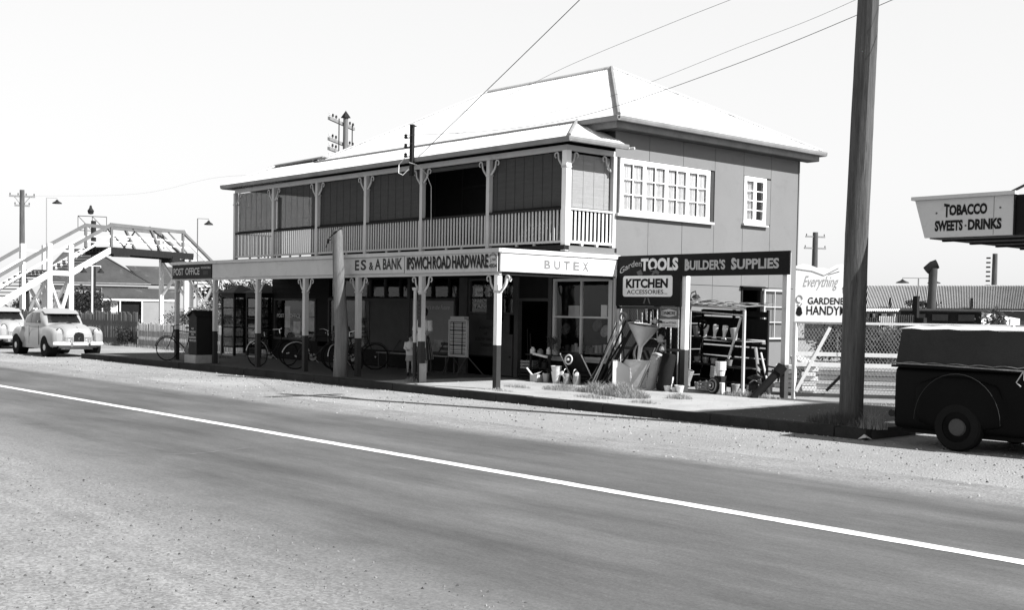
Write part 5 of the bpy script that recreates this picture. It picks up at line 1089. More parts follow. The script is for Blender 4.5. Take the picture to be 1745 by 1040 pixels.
for k, (x, dx, z) in enumerate(((-17.02, .10, 1.55), (-16.92, .14, 1.35), (-17.10, .16, 1.2), (-16.84, .17, 1.45), (-17.18, .2, 1.62), (-16.76, .15, 1.1))):
    handle('dark bar leaning on the corner post by the mesh, %s of the bundle' % ('tallest', 'second', 'shortest', 'fourth', 'steepest', 'lowest')[k], (x-.42, 17.98, .15), (x+dx-.12, YF-.08, z), .02, 'wood_dark' if k != 4 else 'metal_light', None, 'fence_dropper', group='bars leaning on the corner post')
# metal sheet cowl, hopper cone, drum
M['sheet'] = mat('new_galvanised_sheet', .60, .5, .06, 3, spec=.5)
sh_ = thing('sheet_metal_cowl', 'folded pale sheet metal stand with bright left flank on the footpath', 'cowl', (-16.6, 18.2, FZ))
MB().add([(-17.02, 18.02, FZ), (-16.76, 18.36, FZ), (-16.74, 18.38, .40), (-16.80, 18.32, .55), (-16.98, 18.10, .72), (-17.02, 18.02, .72)], [(0, 1, 2, 3, 4, 5)]).build('flank', 'sheet', sh_)
MB().add([(-16.76, 18.365, FZ), (-16.38, 18.56, FZ), (-16.22, 18.62, .70), (-16.98, 18.22, .72)], [(0, 1, 2, 3)]).build('face', 'metal_light', sh_)
MB().tube([(-16.98, 18.22, .722), (-16.22, 18.62, .705)], .008, 6).build('rim', 'sheet', sh_)
dm = thing('open_drum', 'open ended round drum lying behind the sheet metal stand, its rim bright', 'drum', (-16.6, 18.5, .6))
MB().lathe((-16.62, 18.72, .84), [(.34, -.13), (.34, .12), (.33, .12), (.325, -.12), (.0, -.11)], 28, (.75, -.6, .1)).build('shell', 'metal_light', dm, smooth=True); MB().lathe((-16.62, 18.72, .84), [(.322, .0), (0, .0)], 28, (.75, -.6, .1)).build('inside', 'metal_dark', dm); bx('prop', 'wood_dark', dm, -16.8, 18.5, FZ, -16.4, 18.7, .55)
hc = thing('metal_hopper', 'large inverted galvanised hopper cone hung in front of the mesh', 'hopper', (-16.55, 18.4, .8))
MB().lathe((-16.66, 18.42, .72), [(.035, 0), (.05, .30), (.33, .74), (.35, .76), (.34, .76), (.32, .735), (.04, .31), (.03, 0)], 26, (.16, .02, 1)).build('cone', 'metal_light', hc, smooth=True); MB().lathe((-16.545, 18.435, 1.455), [(.335, 0), (0, .0)], 26, (.16, .02, 1)).build('mouth', 'metal_dark', hc)
bu = thing('white_bag', 'crumpled pale bags hung behind the hopper under the mesh', 'bag', (-16.1, 18.4, .7))
for k, (x, z, s_) in enumerate(((-16.22, 1.55, .07), (-16.05, 1.18, .09), (-16.02, .98, .08), (-16.08, .62, .08), (-16.03, .45, .07))):
    b = MB(); 
    b.lathe((x, 18.42+.01*k, z-s_), [(0, 0), (s_*.8, .03), (s_, s_*.8), (s_*.75, s_*1.6), (s_*.3, s_*1.9), (s_*.4, s_*2.1)], 9, (.1*(-1)**k, 0, 1)).build('bag_bundle', 'cloth_grey' if k in (1, 3) else 'tin', bu)
for nm, x, mt_, lb in (('stacked_rings', -15.90, 'terracotta', 'tall leaning stack of nested pale pots on the footpath by the mesh bay'), ('rolled_netting', -15.62, 'wall_dark', 'tall dark roll standing beside the stack of nested pots')):
    t = thing(nm, lb, 'pot stack' if 'pots' in nm or nm == 'stacked_rings' else 'roll', (x, 18.1, FZ)); ax = Vector((.16, .12, 1)).normalized()
    if nm == 'stacked_rings':
        for k in range(13): MB().lathe(Vector((x-.1, 18.05, FZ))+ax*k*.053, [(.085+.002*k, 0), (.092+.002*k, .05), (.10+.002*k, .052), (.10+.002*k, .07), (.08, .07)], 16, ax).build('pot', mt_, t)
        MB().lathe(Vector((x-.1, 18.05, FZ))+ax*.72, [(.12, 0), (.115, .03), (.05, .05), (0, .05)], 16, ax).build('pot_base', mt_, t)
    else: MB().lathe((x-.05, 18.08, FZ), [(0, 0), (.14, 0), (.145, .7), (.12, .76), (0, .77)], 18, (.12, .1, 1)).build('roll', mt_, t, smooth=True)
def pot(label, x, y, z, r, h, mt='terracotta', group=None, tip=(0, 0, 1), n=16):
    o = MB().lathe((0, 0, 0), [(0, 0), (r*.68, 0), (r*.95, h*.82), (r, h*.82), (r, h), (r*.88, h), (r*.85, h*.8), (0, h*.78)], n, tip).build('flower_pot', mt, loc=(x, y, z), smooth=False)
    return tag(o, label, 'pot', group)
for i, (x, y, r_, lb) in enumerate(((-15.44, 17.95, .075, 'small white pot, the left one beside the signboard post'), (-15.29, 17.98, .06, 'small white pot in the middle of the row by the signboard post'), (-15.12, 17.96, .09, 'wider white pot at the right of the row by the signboard post'), (-15.30, 18.12, .085, 'pale pot partly hidden behind the row by the signboard post'))): pot(lb, x, y, FZ, r_, r_*1.5, 'enamel')
# rack
rk = thing('display_rack', 'rough open timber display rack with sloping shingled roof against the shop side wall', 'rack', (-15.4, 19.5, FZ))
RXA, RXB, RYA, RYB = -16.45, -14.72, 19.45, 20.25
for x, y in ((RXB, RYA), (RXB, RYB), (RXA, RYA), (RXA, RYB), (-15.6, RYB)): MB().box(x-.025, y-.025, FZ-.1, x+.025, y+.025, 1.82).build('post', 'cream' if (x == RXB and y == RYA) else 'wood_dark', rk)
for x0_, x1_ in ((RXA, RXB),):
    for z0_, mt_, hh in ((1.70, 'cream', .03), (1.15, 'wood_dark', .03), (.80, 'wood_dark', .03), (.62, 'wood_dark', .03), (.30, 'wood_dark', .03)):
        MB().beam((x0_, RYA, z0_+.09), (x1_, RYA, z0_), .03, hh).build('rail', mt_, rk)
for z0_ in (1.17, .60, .24): MB().add([(RXA, RYA, z0_+.06), (RXB, RYA, z0_), (RXB, RYB, z0_), (RXA, RYB, z0_+.06)], [(0, 1, 2, 3)]).build('shelf', 'wood_dark', rk)
for z0_, h_ in ((.12, .44), (.575, .20), (.80, .20), (1.03, .07), (1.185, .44), (1.66, .12)): MB().add([(RXA, RYB, z0_+.05), (RXB, RYB, z0_), (RXB, RYB, z0_+h_), (RXA, RYB, z0_+h_+.05)], [(0, 1, 2, 3)]).build('back_slat', 'wood_dark', rk)
for k in range(6): bx('side_plank', 'wood_dark', rk, RXA-.02, RYA, .12+k*.28, RXA, RYB, .38+k*.28)
MB().beam((-14.78, RYA-.03, 1.66), (-15.08, RYA-.03, .80), .03, .04).build('brace', 'cream', rk)
MB().beam((RXA, RYA-.05, 1.92), (RXB+.05, RYA-.05, 1.83), .05, .05).build('roof_edge', 'sawn', rk)
for i in range(15):
    for j in range(4):
        x = RXA-.03+i*.125; y = RYA-.08+j*.24; z = 1.955-.05*(x-RXA)+random.uniform(-.008, .02)+j*.02; MB().add([(x, y, z), (x+.12, y+random.uniform(-.02, .02), z-.006), (x+.12, y+.27, z+.01), (x, y+.27, z+.016), (x, y, z-.015), (x+.12, y, z-.02)], [(0, 1, 2, 3), (4, 5, 1, 0)]).build('shingle', random.choice(['wood_old', 'wood_dark', 'wood_old']), rk)
pots = [(-16.05, 1.21, 'dark pot at the left end of the rack top shelf', 'tin'), (-15.83, 1.2, 'leaning white urn, first on the rack top shelf', 'enamel'), (-15.58, 1.2, 'leaning white urn, second on the rack top shelf', 'enamel'), (-15.33, 1.19, 'wide white urn, third on the rack top shelf', 'enamel'), (-15.05, 1.18, 'pale pot at the right end of the rack top shelf', 'terracotta')]
for x, z, lb, mt_ in pots:
    o = MB().lathe((0, 0, 0), [(0, 0), (.06, 0), (.03, .05), (.035, .12), (.055, .2), (.06, .29), (.05, .3), (0, .29)] if mt_ == 'enamel' else [(0, 0), (.05, 0), (.08, .2), (.085, .26), (0, .26)], 14, (.22 if mt_ == 'enamel' else 0, -.1, 1)).build('urn' if mt_ == 'enamel' else 'flower_pot', mt_, loc=(x, RYA+.12, z)); tag(o, lb, 'urn' if mt_ == 'enamel' else 'pot')
def stack(label, x, y, z, r, n, tip, mt='terracotta', cat='pot stack'):
    t = thing('pot_stack', label, cat, (x, y, z)); ax = Vector(tip).normalized()
    for k in range(n): MB().lathe(Vector((x, y, z))+ax*k*.045, [(r*.7, 0), (r*.9, .12), (r, .12), (r, .16), (r*.85, .16)], 14, ax).build('pot', mt, t)
stack('stack of nested pale pots leaning inside the foot of the rack', -15.72, 18.75, FZ, .10, 7, (.35, .1, 1)); stack('short stack of white pots at the left foot of the rack', -15.95, 18.6, FZ, .085, 3, (.02, 0, 1), 'enamel')
stack('pale pot stack standing second in the lower rack shelf', -15.35, 19.3, .3, .095, 5, (.1, 0, 1)); stack('upside down stack of white pots standing tall on the rack lower shelf', -14.98, 19.05, .46, .11, 4, (0, 0, 1), 'enamel')
MB().box(-.09, -.09, 0, .09, .09, .31).build('wooden_block', 'wood_dark', None, loc=(-14.98, 19.05, FZ)); tag(bpy.data.objects['wooden_block'], 'dark wooden block under the tall stack of white pots', 'block')
co = MB()
def spiral(label, x, y, z, r, mt, name, axis):
    t = thing(name, label, 'coil' if 'coil' in name else 'wheel', (x, y, z)); 
    for k in range(5): MB().lathe((x, y, z), [(r*(1-k*.18), -.03-.0*k), (r*(1-k*.18), .03+.012*k), (r*(.93-k*.18), .032+.012*k), (r*(.93-k*.18), -.03)], 22, axis).build('ring', mt if k % 2 else 'metal_dark', t)
    MB().lathe((x, y, z), [(.03, 0), (.025, .09), (0, .1)], 12, axis).build('hub', 'enamel', t)
spiral('round coil of stepped rings resting on the ground before the rack', -14.52, 18.25, FZ+.16, .16, 'terracotta', 'coiled_rings', (-.25, -.95, .1)); bx('chock', 'enamel', bpy.data.objects['coiled_rings'], -14.45, 18.25, FZ, -14.36, 18.4, FZ+.22)
gs = thing('grindstone', 'thick round grindstone leaning against the rack corner post', 'grindstone', (-13.85, 18.6, FZ)); MB().lathe((-13.85, 18.6, FZ+.15), [(.035, .045), (.155, .045), (.16, .04), (.16, -.04), (.155, -.045), (.035, -.045), (.035, .045)], 26, (-.45, -.75, .45)).build('stone_wheel', 'concrete', gs)
handle('weathered split rail leaning on the rack corner post', (-13.85, 18.9, .1), (-14.35, 19.35, 1.05), .035, 'wood_old', None, 'split_rail'); handle('second thin grey rail leaning beside the rack corner', (-13.7, 19.0, .1), (-14.25, 19.4, .95), .022, 'sawn', None, 'split_rail')
pi = thing('drain_pipe', 'thick dark drain pipe leaning by the yard post', 'pipe', (-13.3, 18.1, FZ)); MB().tube([(-13.42, 18.05, FZ-.02), (-13.12, 18.42, .66)], .075, 16).tube([(-13.13, 18.40, .63), (-13.07, 18.48, .76)], .10, 16).build('barrel', 'sign_dark', pi, smooth=True)
pl = thing('plough_parts', 'jumble of dark plough shares and angle brackets stacked beside the leaning pipe', 'plough parts', (-13.8, 18.6, FZ))
for k, z in enumerate((.38, .50, .27)): MB().lathe((-13.72, 18.5, z), [(0, .03), (.14, 0), (.15, .008), (.02, .06), (0, .06)], 4 if k != 1 else 14, (.05*k, -.2, 1)).build('share', 'metal_dark', pl)
MB().box(-13.80, 18.42, FZ, -13.64, 18.58, .36).build('stand', 'metal_dark', pl)
for k, (x, z, dx, dz) in enumerate(((-13.75, .72, .25, -.02), (-13.95, .74, .16, -.10), (-13.95, .6, .18, -.12), (-13.7, .62, .14, .0), (-13.55, .52, .2, .02), (-14.0, .45, .2, -.12), (-13.6, .66, .02, -.2), (-13.45, .58, .02, -.15), (-13.72, .72, .0, -.18))): MB().beam((x, 18.9, z), (x+dx, 18.85, z+dz), .03, .03).build('bracket_arm', 'metal_dark', pl)
wl_ = thing('wall_lamp', 'small white bracket lamp on the shop side wall under the supplies board', 'wall lamp', (WX, 21.1, 2.1)); MB().tube([(WX, 21.05, 2.20), (WX+.12, 21.05, 2.24), (WX+.14, 21.05, 2.16)], .014, 6).build('arm', 'metal_dark', wl_); MB().lathe((WX+.14, 21.05, 1.94), [(.0, 0), (.045, .03), (.06, .1), (.07, .16), (.03, .2), (0, .22)], 12).build('globe', 'enamel', wl_); MB().lathe((WX+.14, 21.05, 2.08), [(.11, 0), (.06, .07), (0, .09)], 12).build('lamp_shade', 'metal_dark', wl_)
handle('long dark pole propped inside the shop doorway', (-19.9, 18.25, FZ), (-20.15, 18.42, 1.3), .012, 'wood_dark', None, 'broom_handle'); handle('second dark pole propped beside the shop door', (-19.75, 18.2, FZ), (-20.05, 18.42, 1.2), .012, 'wood_dark', None, 'broom_handle')
# goods outside the corner window
tb_ = thing('goods_table', 'dark trestle stand of tins and plants outside the corner display window', 'stand', (-18.9, 18.1, FZ))
bx('table_top', 'wood_dark', tb_, -19.7, 17.95, .72, -18.35, 18.35, .75)
for x in (-19.6, -18.5):
    for y in (18.0, 18.3): bx('leg', 'wood_dark', tb_, x, y, FZ, x+.04, y+.04, .72)
bx('shelf', 'wood_dark', tb_, -19.6, 18.0, .42, -18.45, 18.32, .44)
for k, (x, y, z, h, r_, mt_, lb) in enumerate(((-19.55, 18.05, .75, .15, .06, 'enamel', 'white jug on the left end of the goods stand'), (-19.35, 18.1, .75, .12, .07, 'poster_mid', 'dull canister beside the white jug on the goods stand'), (-19.1, 18.12, .75, .16, .05, 'enamel', 'tall white tin near the middle of the goods stand'), (-18.85, 18.1, .75, .10, .07, 'poster_mid', 'squat grey tin right of centre on the goods stand'), (-19.3, 18.2, .44, .18, .08, 'metal_dark', 'dark drum on the lower shelf of the goods stand'))):
    o = MB().lathe((0, 0, 0), [(0, 0), (r_, 0), (r_, h*.7), (r_*.5, h*.85), (r_*.55, h), (0, h)], 12).build('canister', mt_, loc=(x, y, z)); tag(o, lb, 'canister')
shrub('round topped pot plant on the goods stand before the corner window', -18.95, 18.1, .16, .12, .34, 500, .02, 'leaf', 'pot_plant', .86)
handle('pale rolled tube lying across the front of the goods stand', (-19.4, 17.93, .76), (-18.95, 17.93, .70), .028, 'enamel', None, 'rolled_tube')
ml = thing('wheelbarrow', 'dark wheelbarrow on its nose with bright ringed wheel facing the street', 'wheelbarrow', (-18.1, 17.85, FZ))
MB().lathe((-18.13, 17.80, .68), [(.105, -.015), (.115, 0), (.105, .015), (.085, .015), (.08, 0), (.085, -.015), (.105, -.015)], 22, (.1, -1, .1)).build('wheel_rim', 'enamel', ml); MB().lathe((-18.13, 17.80, .68), [(0, -.03), (.03, -.02), (.03, .03), (0, .04)], 10, (.1, -1, .1)).build('wheel_hub', 'enamel', ml)
MB().add([(-18.45, 17.85, .78), (-17.75, 17.85, .82), (-17.85, 18.2, .3), (-18.35, 18.2, .3)], [(0, 1, 2, 3)]).build('tray', 'metal_dark', ml)
for x in (-18.45, -17.8): MB().tube([(x+.15, 18.15, FZ), (x, 17.85, .8)], .015, 6).build('handle', 'metal_light', ml)
for x, r_, h, lb, mt_ in ((-18.42, .105, .30, 'lower of the tall pale bucket pair standing on the footpath', 'sheet'),):
    t = thing('bucket_stack', 'tall stack of two pale buckets in the middle of the row on the footpath', 'buckets', (x, 17.72, FZ))
    MB().lathe((x, 17.72, FZ), [(0, 0), (.075, 0), (.115, .25), (.12, .26), (.11, .26), (.07, .02)], 20).build('lower_bucket', mt_, t, smooth=True); MB().lathe((x, 17.72, FZ+.20), [(.085, 0), (.118, .17), (.124, .18), (.11, .18), (.08, .02), (0, .02)], 20).build('upper_bucket', mt_, t, smooth=True)
def bucket(label, x, r_, h, mt_, name='bucket'):
    t = thing(name, label, 'bucket', (x, 17.72, FZ)); MB().lathe((x, 17.72, FZ), [(0, 0), (r_*.75, 0), (r_, h), (r_*1.05, h+.01), (r_*.92, h), (r_*.7, .02), (0, .02)], 18).build('body', mt_, t, smooth=True)
    MB().tube([(x+r_*math.cos(a*.3142), 17.72-r_*.3, FZ+h+r_*.9*math.sin(a*.3142)) for a in range(11)], .004, 5).build('handle', 'metal_dark', t); return t
bucket('dull printed bucket second from the left in the footpath row', -18.74, .085, .19, 'tin'); 
c = thing('carton', 'small open carton with a paper and brush at the left of the footpath row', 'carton', (-19.05, 17.7, FZ)); bx('box', 'paper', c, -19.16, 17.62, FZ, -18.93, 17.8, .31); MB().add([(-19.1, 17.66, .315), (-18.9, 17.62, .33), (-18.93, 17.8, .40), (-19.08, 17.82, .36)], [(0,1,2,3)]).build('paper_sheet', 'cloth_white', c); MB().tube([(-19.1, 17.65, .28), (-19.25, 17.6, .45)], .018, 6).build('brush', 'enamel', c)
for x, lb in ((-18.12, 'watering can with white round rose facing the street'), (-17.82, 'watering can at the right of the row with its rose turned aside')):
    t = thing('watering_can', lb, 'watering can', (x, 17.75, FZ)); MB().lathe((x, 17.75, FZ), [(0, 0), (.085, 0), (.08, .22), (.05, .23), (0, .23)], 18).build('body', 'tin', t, smooth=True)
    sx = .0 if x < -18 else .16; MB().tube([(x+.03, 17.7, FZ+.06), (x+sx*.6+.02, 17.62, FZ+.17), (x+sx+.01, 17.58, FZ+.24)], .014, 6).build('spout', 'tin', t); MB().lathe((x+sx+.01, 17.58, FZ+.24), [(.012, -.03), (.05, .0), (.045, .01), (0, .012)], 14, (.3 if sx else .1, -1, .35)).build('rose', 'enamel', t)
    MB().tube([(x-.04+.0*a, 17.75+.07*math.cos(a*.314), FZ+.22+.11*math.sin(a*.314)) for a in range(11)], .007, 6).build('handle', 'tin', t)
# black hanging sign box by the door, bench, easel
hb = thing('hanging_box_sign', 'black box sign hanging beside the shop doorway under the awning', 'hanging sign', (-20.55, 18.0, 1.5)); bx('box', 'ink', hb, -20.78, 17.7, 1.50, -20.28, 17.8, 2.02); MB().tube([(-20.7, 17.75, 2.02), (-20.7, 17.75, 2.68)], .006, 5).tube([(-20.35, 17.75, 2.02), (-20.35, 17.75, 2.68)], .006, 5).build('chain', 'metal_dark', hb)
def bench(label, x0, x1, y):
    t = thing('bench', label, 'bench', (x0, y, FZ))
    for z, yy in ((.86, y+.12), (.74, y+.08)): bx('back_slat', 'wall_mid', t, x0, yy, z-.035, x1, yy+.025, z+.035)
    bx('seat', 'wood_old', t, x0-.25, y-.35, .56, x1+.0, y-.02, .585)
    for x in (x0-.18, x1-.1):
        MB().box(x-.018, y-.32, FZ, x+.018, y-.28, .56).build('leg', 'wall_mid', t); MB().box(x-.018, y-.06, FZ, x+.018, y-.02, .56).build('leg', 'wall_mid', t)
    for x in (x0+.15, x1-.15): MB().beam((x-.08, y-.05, .58), (x+.02, y+.11, .9), .03, .03).build('back_support', 'wall_mid', t)
bench('slatted bench left of the standing child under the awning', -25.1, -23.9, 18.15); bench('slatted bench between the woman and the paint easel', -23.2, -22.35, 18.15)
ea = thing('paint_chart_easel', 'framed stand of pale louvre samples on splayed legs under the awning', 'display stand', (-22.0, 17.9, FZ))
ex0, ex1, ey = -22.38, -21.66, 17.85
for x in (ex0, ex1-.05): bx('frame_side', 'cream', ea, x, ey, .58, x+.05, ey+.05, 1.48)
for z in (.58, 1.43): bx('frame_rail', 'cream', ea, ex0+.05, ey, z, ex1-.05, ey+.05, z+.06)
bx('back_panel', 'poster', ea, ex0+.05, ey+.035, .64, ex1-.05, ey+.045, 1.43)
for k in range(17): bx('sample_strip', 'sheet' if k % 2 else 'cream', ea, ex0+.055, ey+.012, .66+k*.045, ex1-.055, ey+.03, .66+k*.045+.030)
for z in (.86, 1.22): bx('cross_bar', 'ink', ea, ex0+.05, ey+.001, z, ex1-.05, ey+.011, z+.025)
for x in (ex0+.19, ex1-.2): bx('upright_bar', 'ink', ea, x, ey-.004, .64, x+.022, ey+.0005, 1.43)
for p, q in (((ex0+.03, ey+.02, .6), (ex0-.13, ey-.05, FZ)), ((ex1-.03, ey+.02, .6), (ex1-.08, ey-.25, FZ)), ((ex0+.1, ey+.05, .6), (ex0+.2, ey+.35, FZ)), ((ex1-.03, ey+.05, .6), (ex1+.3, ey+.3, FZ))): MB().tube([p, q], .017, 6).build('leg', 'wall_mid', ea)
bx('brochure_pile', 'paper', ea, ex0+.1, ey-.02, 1.49, ex1-.1, ey+.12, 1.56)

# more stock around the yard entrance
def coil(label, x, y, z, r, axis, mt='wood_old', name='rope_coil'):
    t = thing(name, label, 'coil', (x, y, z)); P_ = []
    ax = Vector(axis).normalized(); a = ax.orthogonal().normalized(); c = ax.cross(a)
    for k in range(97): q = k/96; an = q*6.2832*5; rr = r*(1+.08*math.sin(an*.37)); P_.append(Vector((x, y, z))+(a*math.cos(an)+c*math.sin(an))*rr+ax*(.05*q-.025))
    MB().tube(P_, .011, 5).build('rope', mt, t); MB().lathe((x, y, z-.0), [(.012, -.06), (.012, .02)], 6, axis).build('hook', 'metal_dark', t)
coil('coil of rope hung high on the mesh bay post', -17.15, YF-.05, 1.62, .10, (0, -1, .1)); coil('dark hose coil hung low on the mesh bay beside the leaning bars', -16.02, YF-.06, 1.28, .11, (0, -1, .1), 'rubber', 'hose_coil')
coil('loop of cable hung on the rack side brace', -15.75, 19.38, 1.5, .09, (.2, -1, 0), 'rubber', 'cable_coil')
def crate(label, x, y, z, a, mt='wood_old', s=(.38, .28, .24)):
    t = thing('crate', label, 'crate', (x, y, z)); t.rotation_euler = (0, 0, a)
    for j in range(3):
        h = s[2]*(j+.1)/3; e = h+s[2]*.24
        for b_ in ((0, 0, h, s[0], .012, e), (0, s[1]-.012, h, s[0], s[1], e), (0, .012, h, .012, s[1]-.012, e), (s[0]-.012, .012, h, s[0], s[1]-.012, e)): MB().box(*b_).build('slat', mt, t, world=False)
    for px_, py_ in ((.013, .013), (s[0]-.035, .013), (.013, s[1]-.035), (s[0]-.035, s[1]-.035)): MB().box(px_, py_, 0, px_+.022, py_+.022, s[2]).build('corner_batten', mt, t, world=False)
    MB().box(.01, .01, 0, s[0]-.01, s[1]-.01, .012).build('base', mt, t, world=False)
crate('slatted crate on the footpath between the doorway and the goods stand', -19.95, 18.0, FZ, .1, 'wood_dark'); crate('slatted crate topmost of the pair beside the shop doorway', -19.93, 18.02, FZ+.245, .25, 'wood_old', (.34, .26, .2))
crate('dark slatted crate behind the watering cans under the corner window', -18.2, 18.12, FZ, -.1, 'wood_dark'); crate('grey crate at the foot of the display rack by the pots', -15.35, 18.8, FZ, .15, 'wood_old', (.4, .3, .2))
for k, (x, y, r_, h) in enumerate(((-15.85, 18.95, .10, .2), (-15.60, 19.1, .08, .15), (-14.55, 19.0, .09, .17), (-15.2, 19.15, .07, .14))):
    pot(('round pot on the ground inside the left foot of the rack', 'small pot standing behind the leaning pot stack', 'pot on the ground inside the right foot of the rack', 'small pot in the middle of the ground under the rack')[k], x, y, FZ, r_, h, 'terracotta')
for k, (x, z) in enumerate(((-16.3, .68), (-16.05, .68), (-15.82, .67), (-15.6, .66), (-15.2, .64))): pot(('first', 'second', 'third', 'fourth', 'last')[k]+' squat pot from the left along the middle shelf of the rack', x, RYA+.15, z, .075, .13, 'terracotta' if k % 2 else 'tin')
for k, (x0_, x1_, z1_) in enumerate(((-17.5, -17.33, 1.3), (-17.62, -17.30, 1.5), (-17.72, -17.36, 1.15), (-16.55, -16.2, 1.0), (-16.5, -16.0, 1.25))):
    handle(('pale rake handle', 'long dark crowbar', 'short stake', 'short broom stick', 'grey hoe handle')[k]+(' leaning against the cream corner post by the window' if k < 3 else ' leaning behind the hopper against the mesh'), (x0_, 17.95 if k < 3 else 18.3, FZ), (x1_, YF-.08, z1_), .011, ('sawn', 'metal_dark', 'wood_old', 'sawn', 'wood_old')[k])
for k in range(5):
    o = MB().tube([(0, 0, 0), (.02, .0, -.22)], .006, 5).lathe((.02, 0, -.24), [(0, -.04), (.05, -.03), (.055, 0), (.02, .02)], 8, (.1, 0, 1)).build('hanging_trowel', 'metal_light' if k % 2 else 'metal_dark', loc=(-17.0+.22*k, YF-.02, 1.79)); tag(o, ('first', 'second', 'third', 'fourth', 'fifth')[k]+' small tool from the left hanging from the rail under the kitchen accessories board', 'tool')
# ------------------------------------------------------------------ vehicles
def se(t, e): c = math.cos(t); return math.copysign(abs(c)**e, c)
def sn(t, e): s_ = math.sin(t); return math.copysign(abs(s_)**e, s_)
def interp(tab, x):
    if x <= tab[0][0]: return tab[0][1:]
    for a, c in zip(tab, tab[1:]):
        if x <= c[0]:
            t = (x-a[0])/(c[0]-a[0]); t = t*t*(3-2*t)*.5+t*.5; return tuple(p+(q-p)*t for p, q in zip(a[1:], c[1:]))
    return tab[-1][1:]
def body_loft(tab, e=.45, n=20, m_=40, lo=.0, zb=.30):
    """shell of upper half superellipses: tab rows x, half width, top z"""
    x0, x1 = tab[0][0], tab[-1][0]; rings = []
    for i in range(m_+1):
        x = x0+(x1-x0)*i/m_; w_, zt = interp(tab, x)
        r = [Vector((x, w_*se(math.pi*k/n, e), zb+(zt-zb)*abs(math.sin(math.pi*k/n))**e)) for k in range(n+1)]
        rings.append(r+[Vector((x, 0, zb))])
    return MB().loft(rings)
def rounded(tab, e, n=24, m_=30):
    """closed loft: rows x, cy, cz, half width, half height"""
    x0, x1 = tab[0][0], tab[-1][0]; rings = []
    for i in range(m_+1):
        x = x0+(x1-x0)*i/m_; cy, cz, a, b_ = interp(tab, x); rings.append([Vector((x, cy+a*se(6.2832*k/n, e), cz+b_*sn(6.2832*k/n, e))) for k in range(n)])
    return MB().loft(rings)
GH = [(-1.62, .50, 1.00), (-1.35, .58, 1.22), (-1.0, .64, 1.42), (-.5, .67, 1.535), (0, .68, 1.56), (.3, .67, 1.53), (.45, .66, 1.44), (.62, .64, 1.25), (.82, .60, 1.00)]
EG = .50; ZB = .93
def gh_y(x, z, tab=None):
    w_, zt = interp(tab or GH, x); h = zt-ZB; q = min(1, max(0, (z-ZB)/h))**(1/EG); return w_*max(0.0, 1-q*q)**(EG/2) if q < 1 else 0
def gh_x(y, z, front=True, tab=None):
    lo, hi = (.1, .82) if front else (-1.62, -.5)
    for _ in range(30):
        mid = (lo+hi)/2; inside = gh_y(mid, z, tab) > abs(y) if (interp(tab or GH, mid)[1] > z) else False
        if front: lo, hi = (mid, hi) if inside else (lo, mid)
        else: lo, hi = (lo, mid) if inside else (mid, hi)
    return (lo+hi)/2
def wheel(t, x, y, r=.32, w_=.16, hub='chrome', rim='car_white'):
    sgn = 1 if y > 0 else -1; e = bpy.data.objects.new('wheel', MB().lathe((0, 0, 0), [(r*.62, -w_/2), (r*.92, -w_/2), (r, -w_/2+.03), (r, w_/2-.03), (r*.92, w_/2), (r*.62, w_/2)], 30, (0, 1, 0)).mesh('wheel', M['rubber'], smooth=True))
    COL.objects.link(e); e.parent = t; e.location = (x, y, r)
    MB().lathe((0, 0, 0), [(r*.64, sgn*w_*.42), (r*.60, sgn*w_*.44), (r*.5, sgn*w_*.30), (r*.34, sgn*w_*.34), (0, sgn*w_*.30)], 28, (0, 1, 0)).build('rim', rim, e, world=False, smooth=True)
    MB().lathe((0, 0, 0), [(r*.38, sgn*w_*.32), (r*.33, sgn*w_*.5), (r*.15, sgn*w_*.58), (0, sgn*w_*.6)], 24, (0, 1, 0)).build('hubcap', hub, e, world=False, smooth=True)
LB = lambda b, name, mt, t, **k: b.build(name, mt, t, world=False, **k)
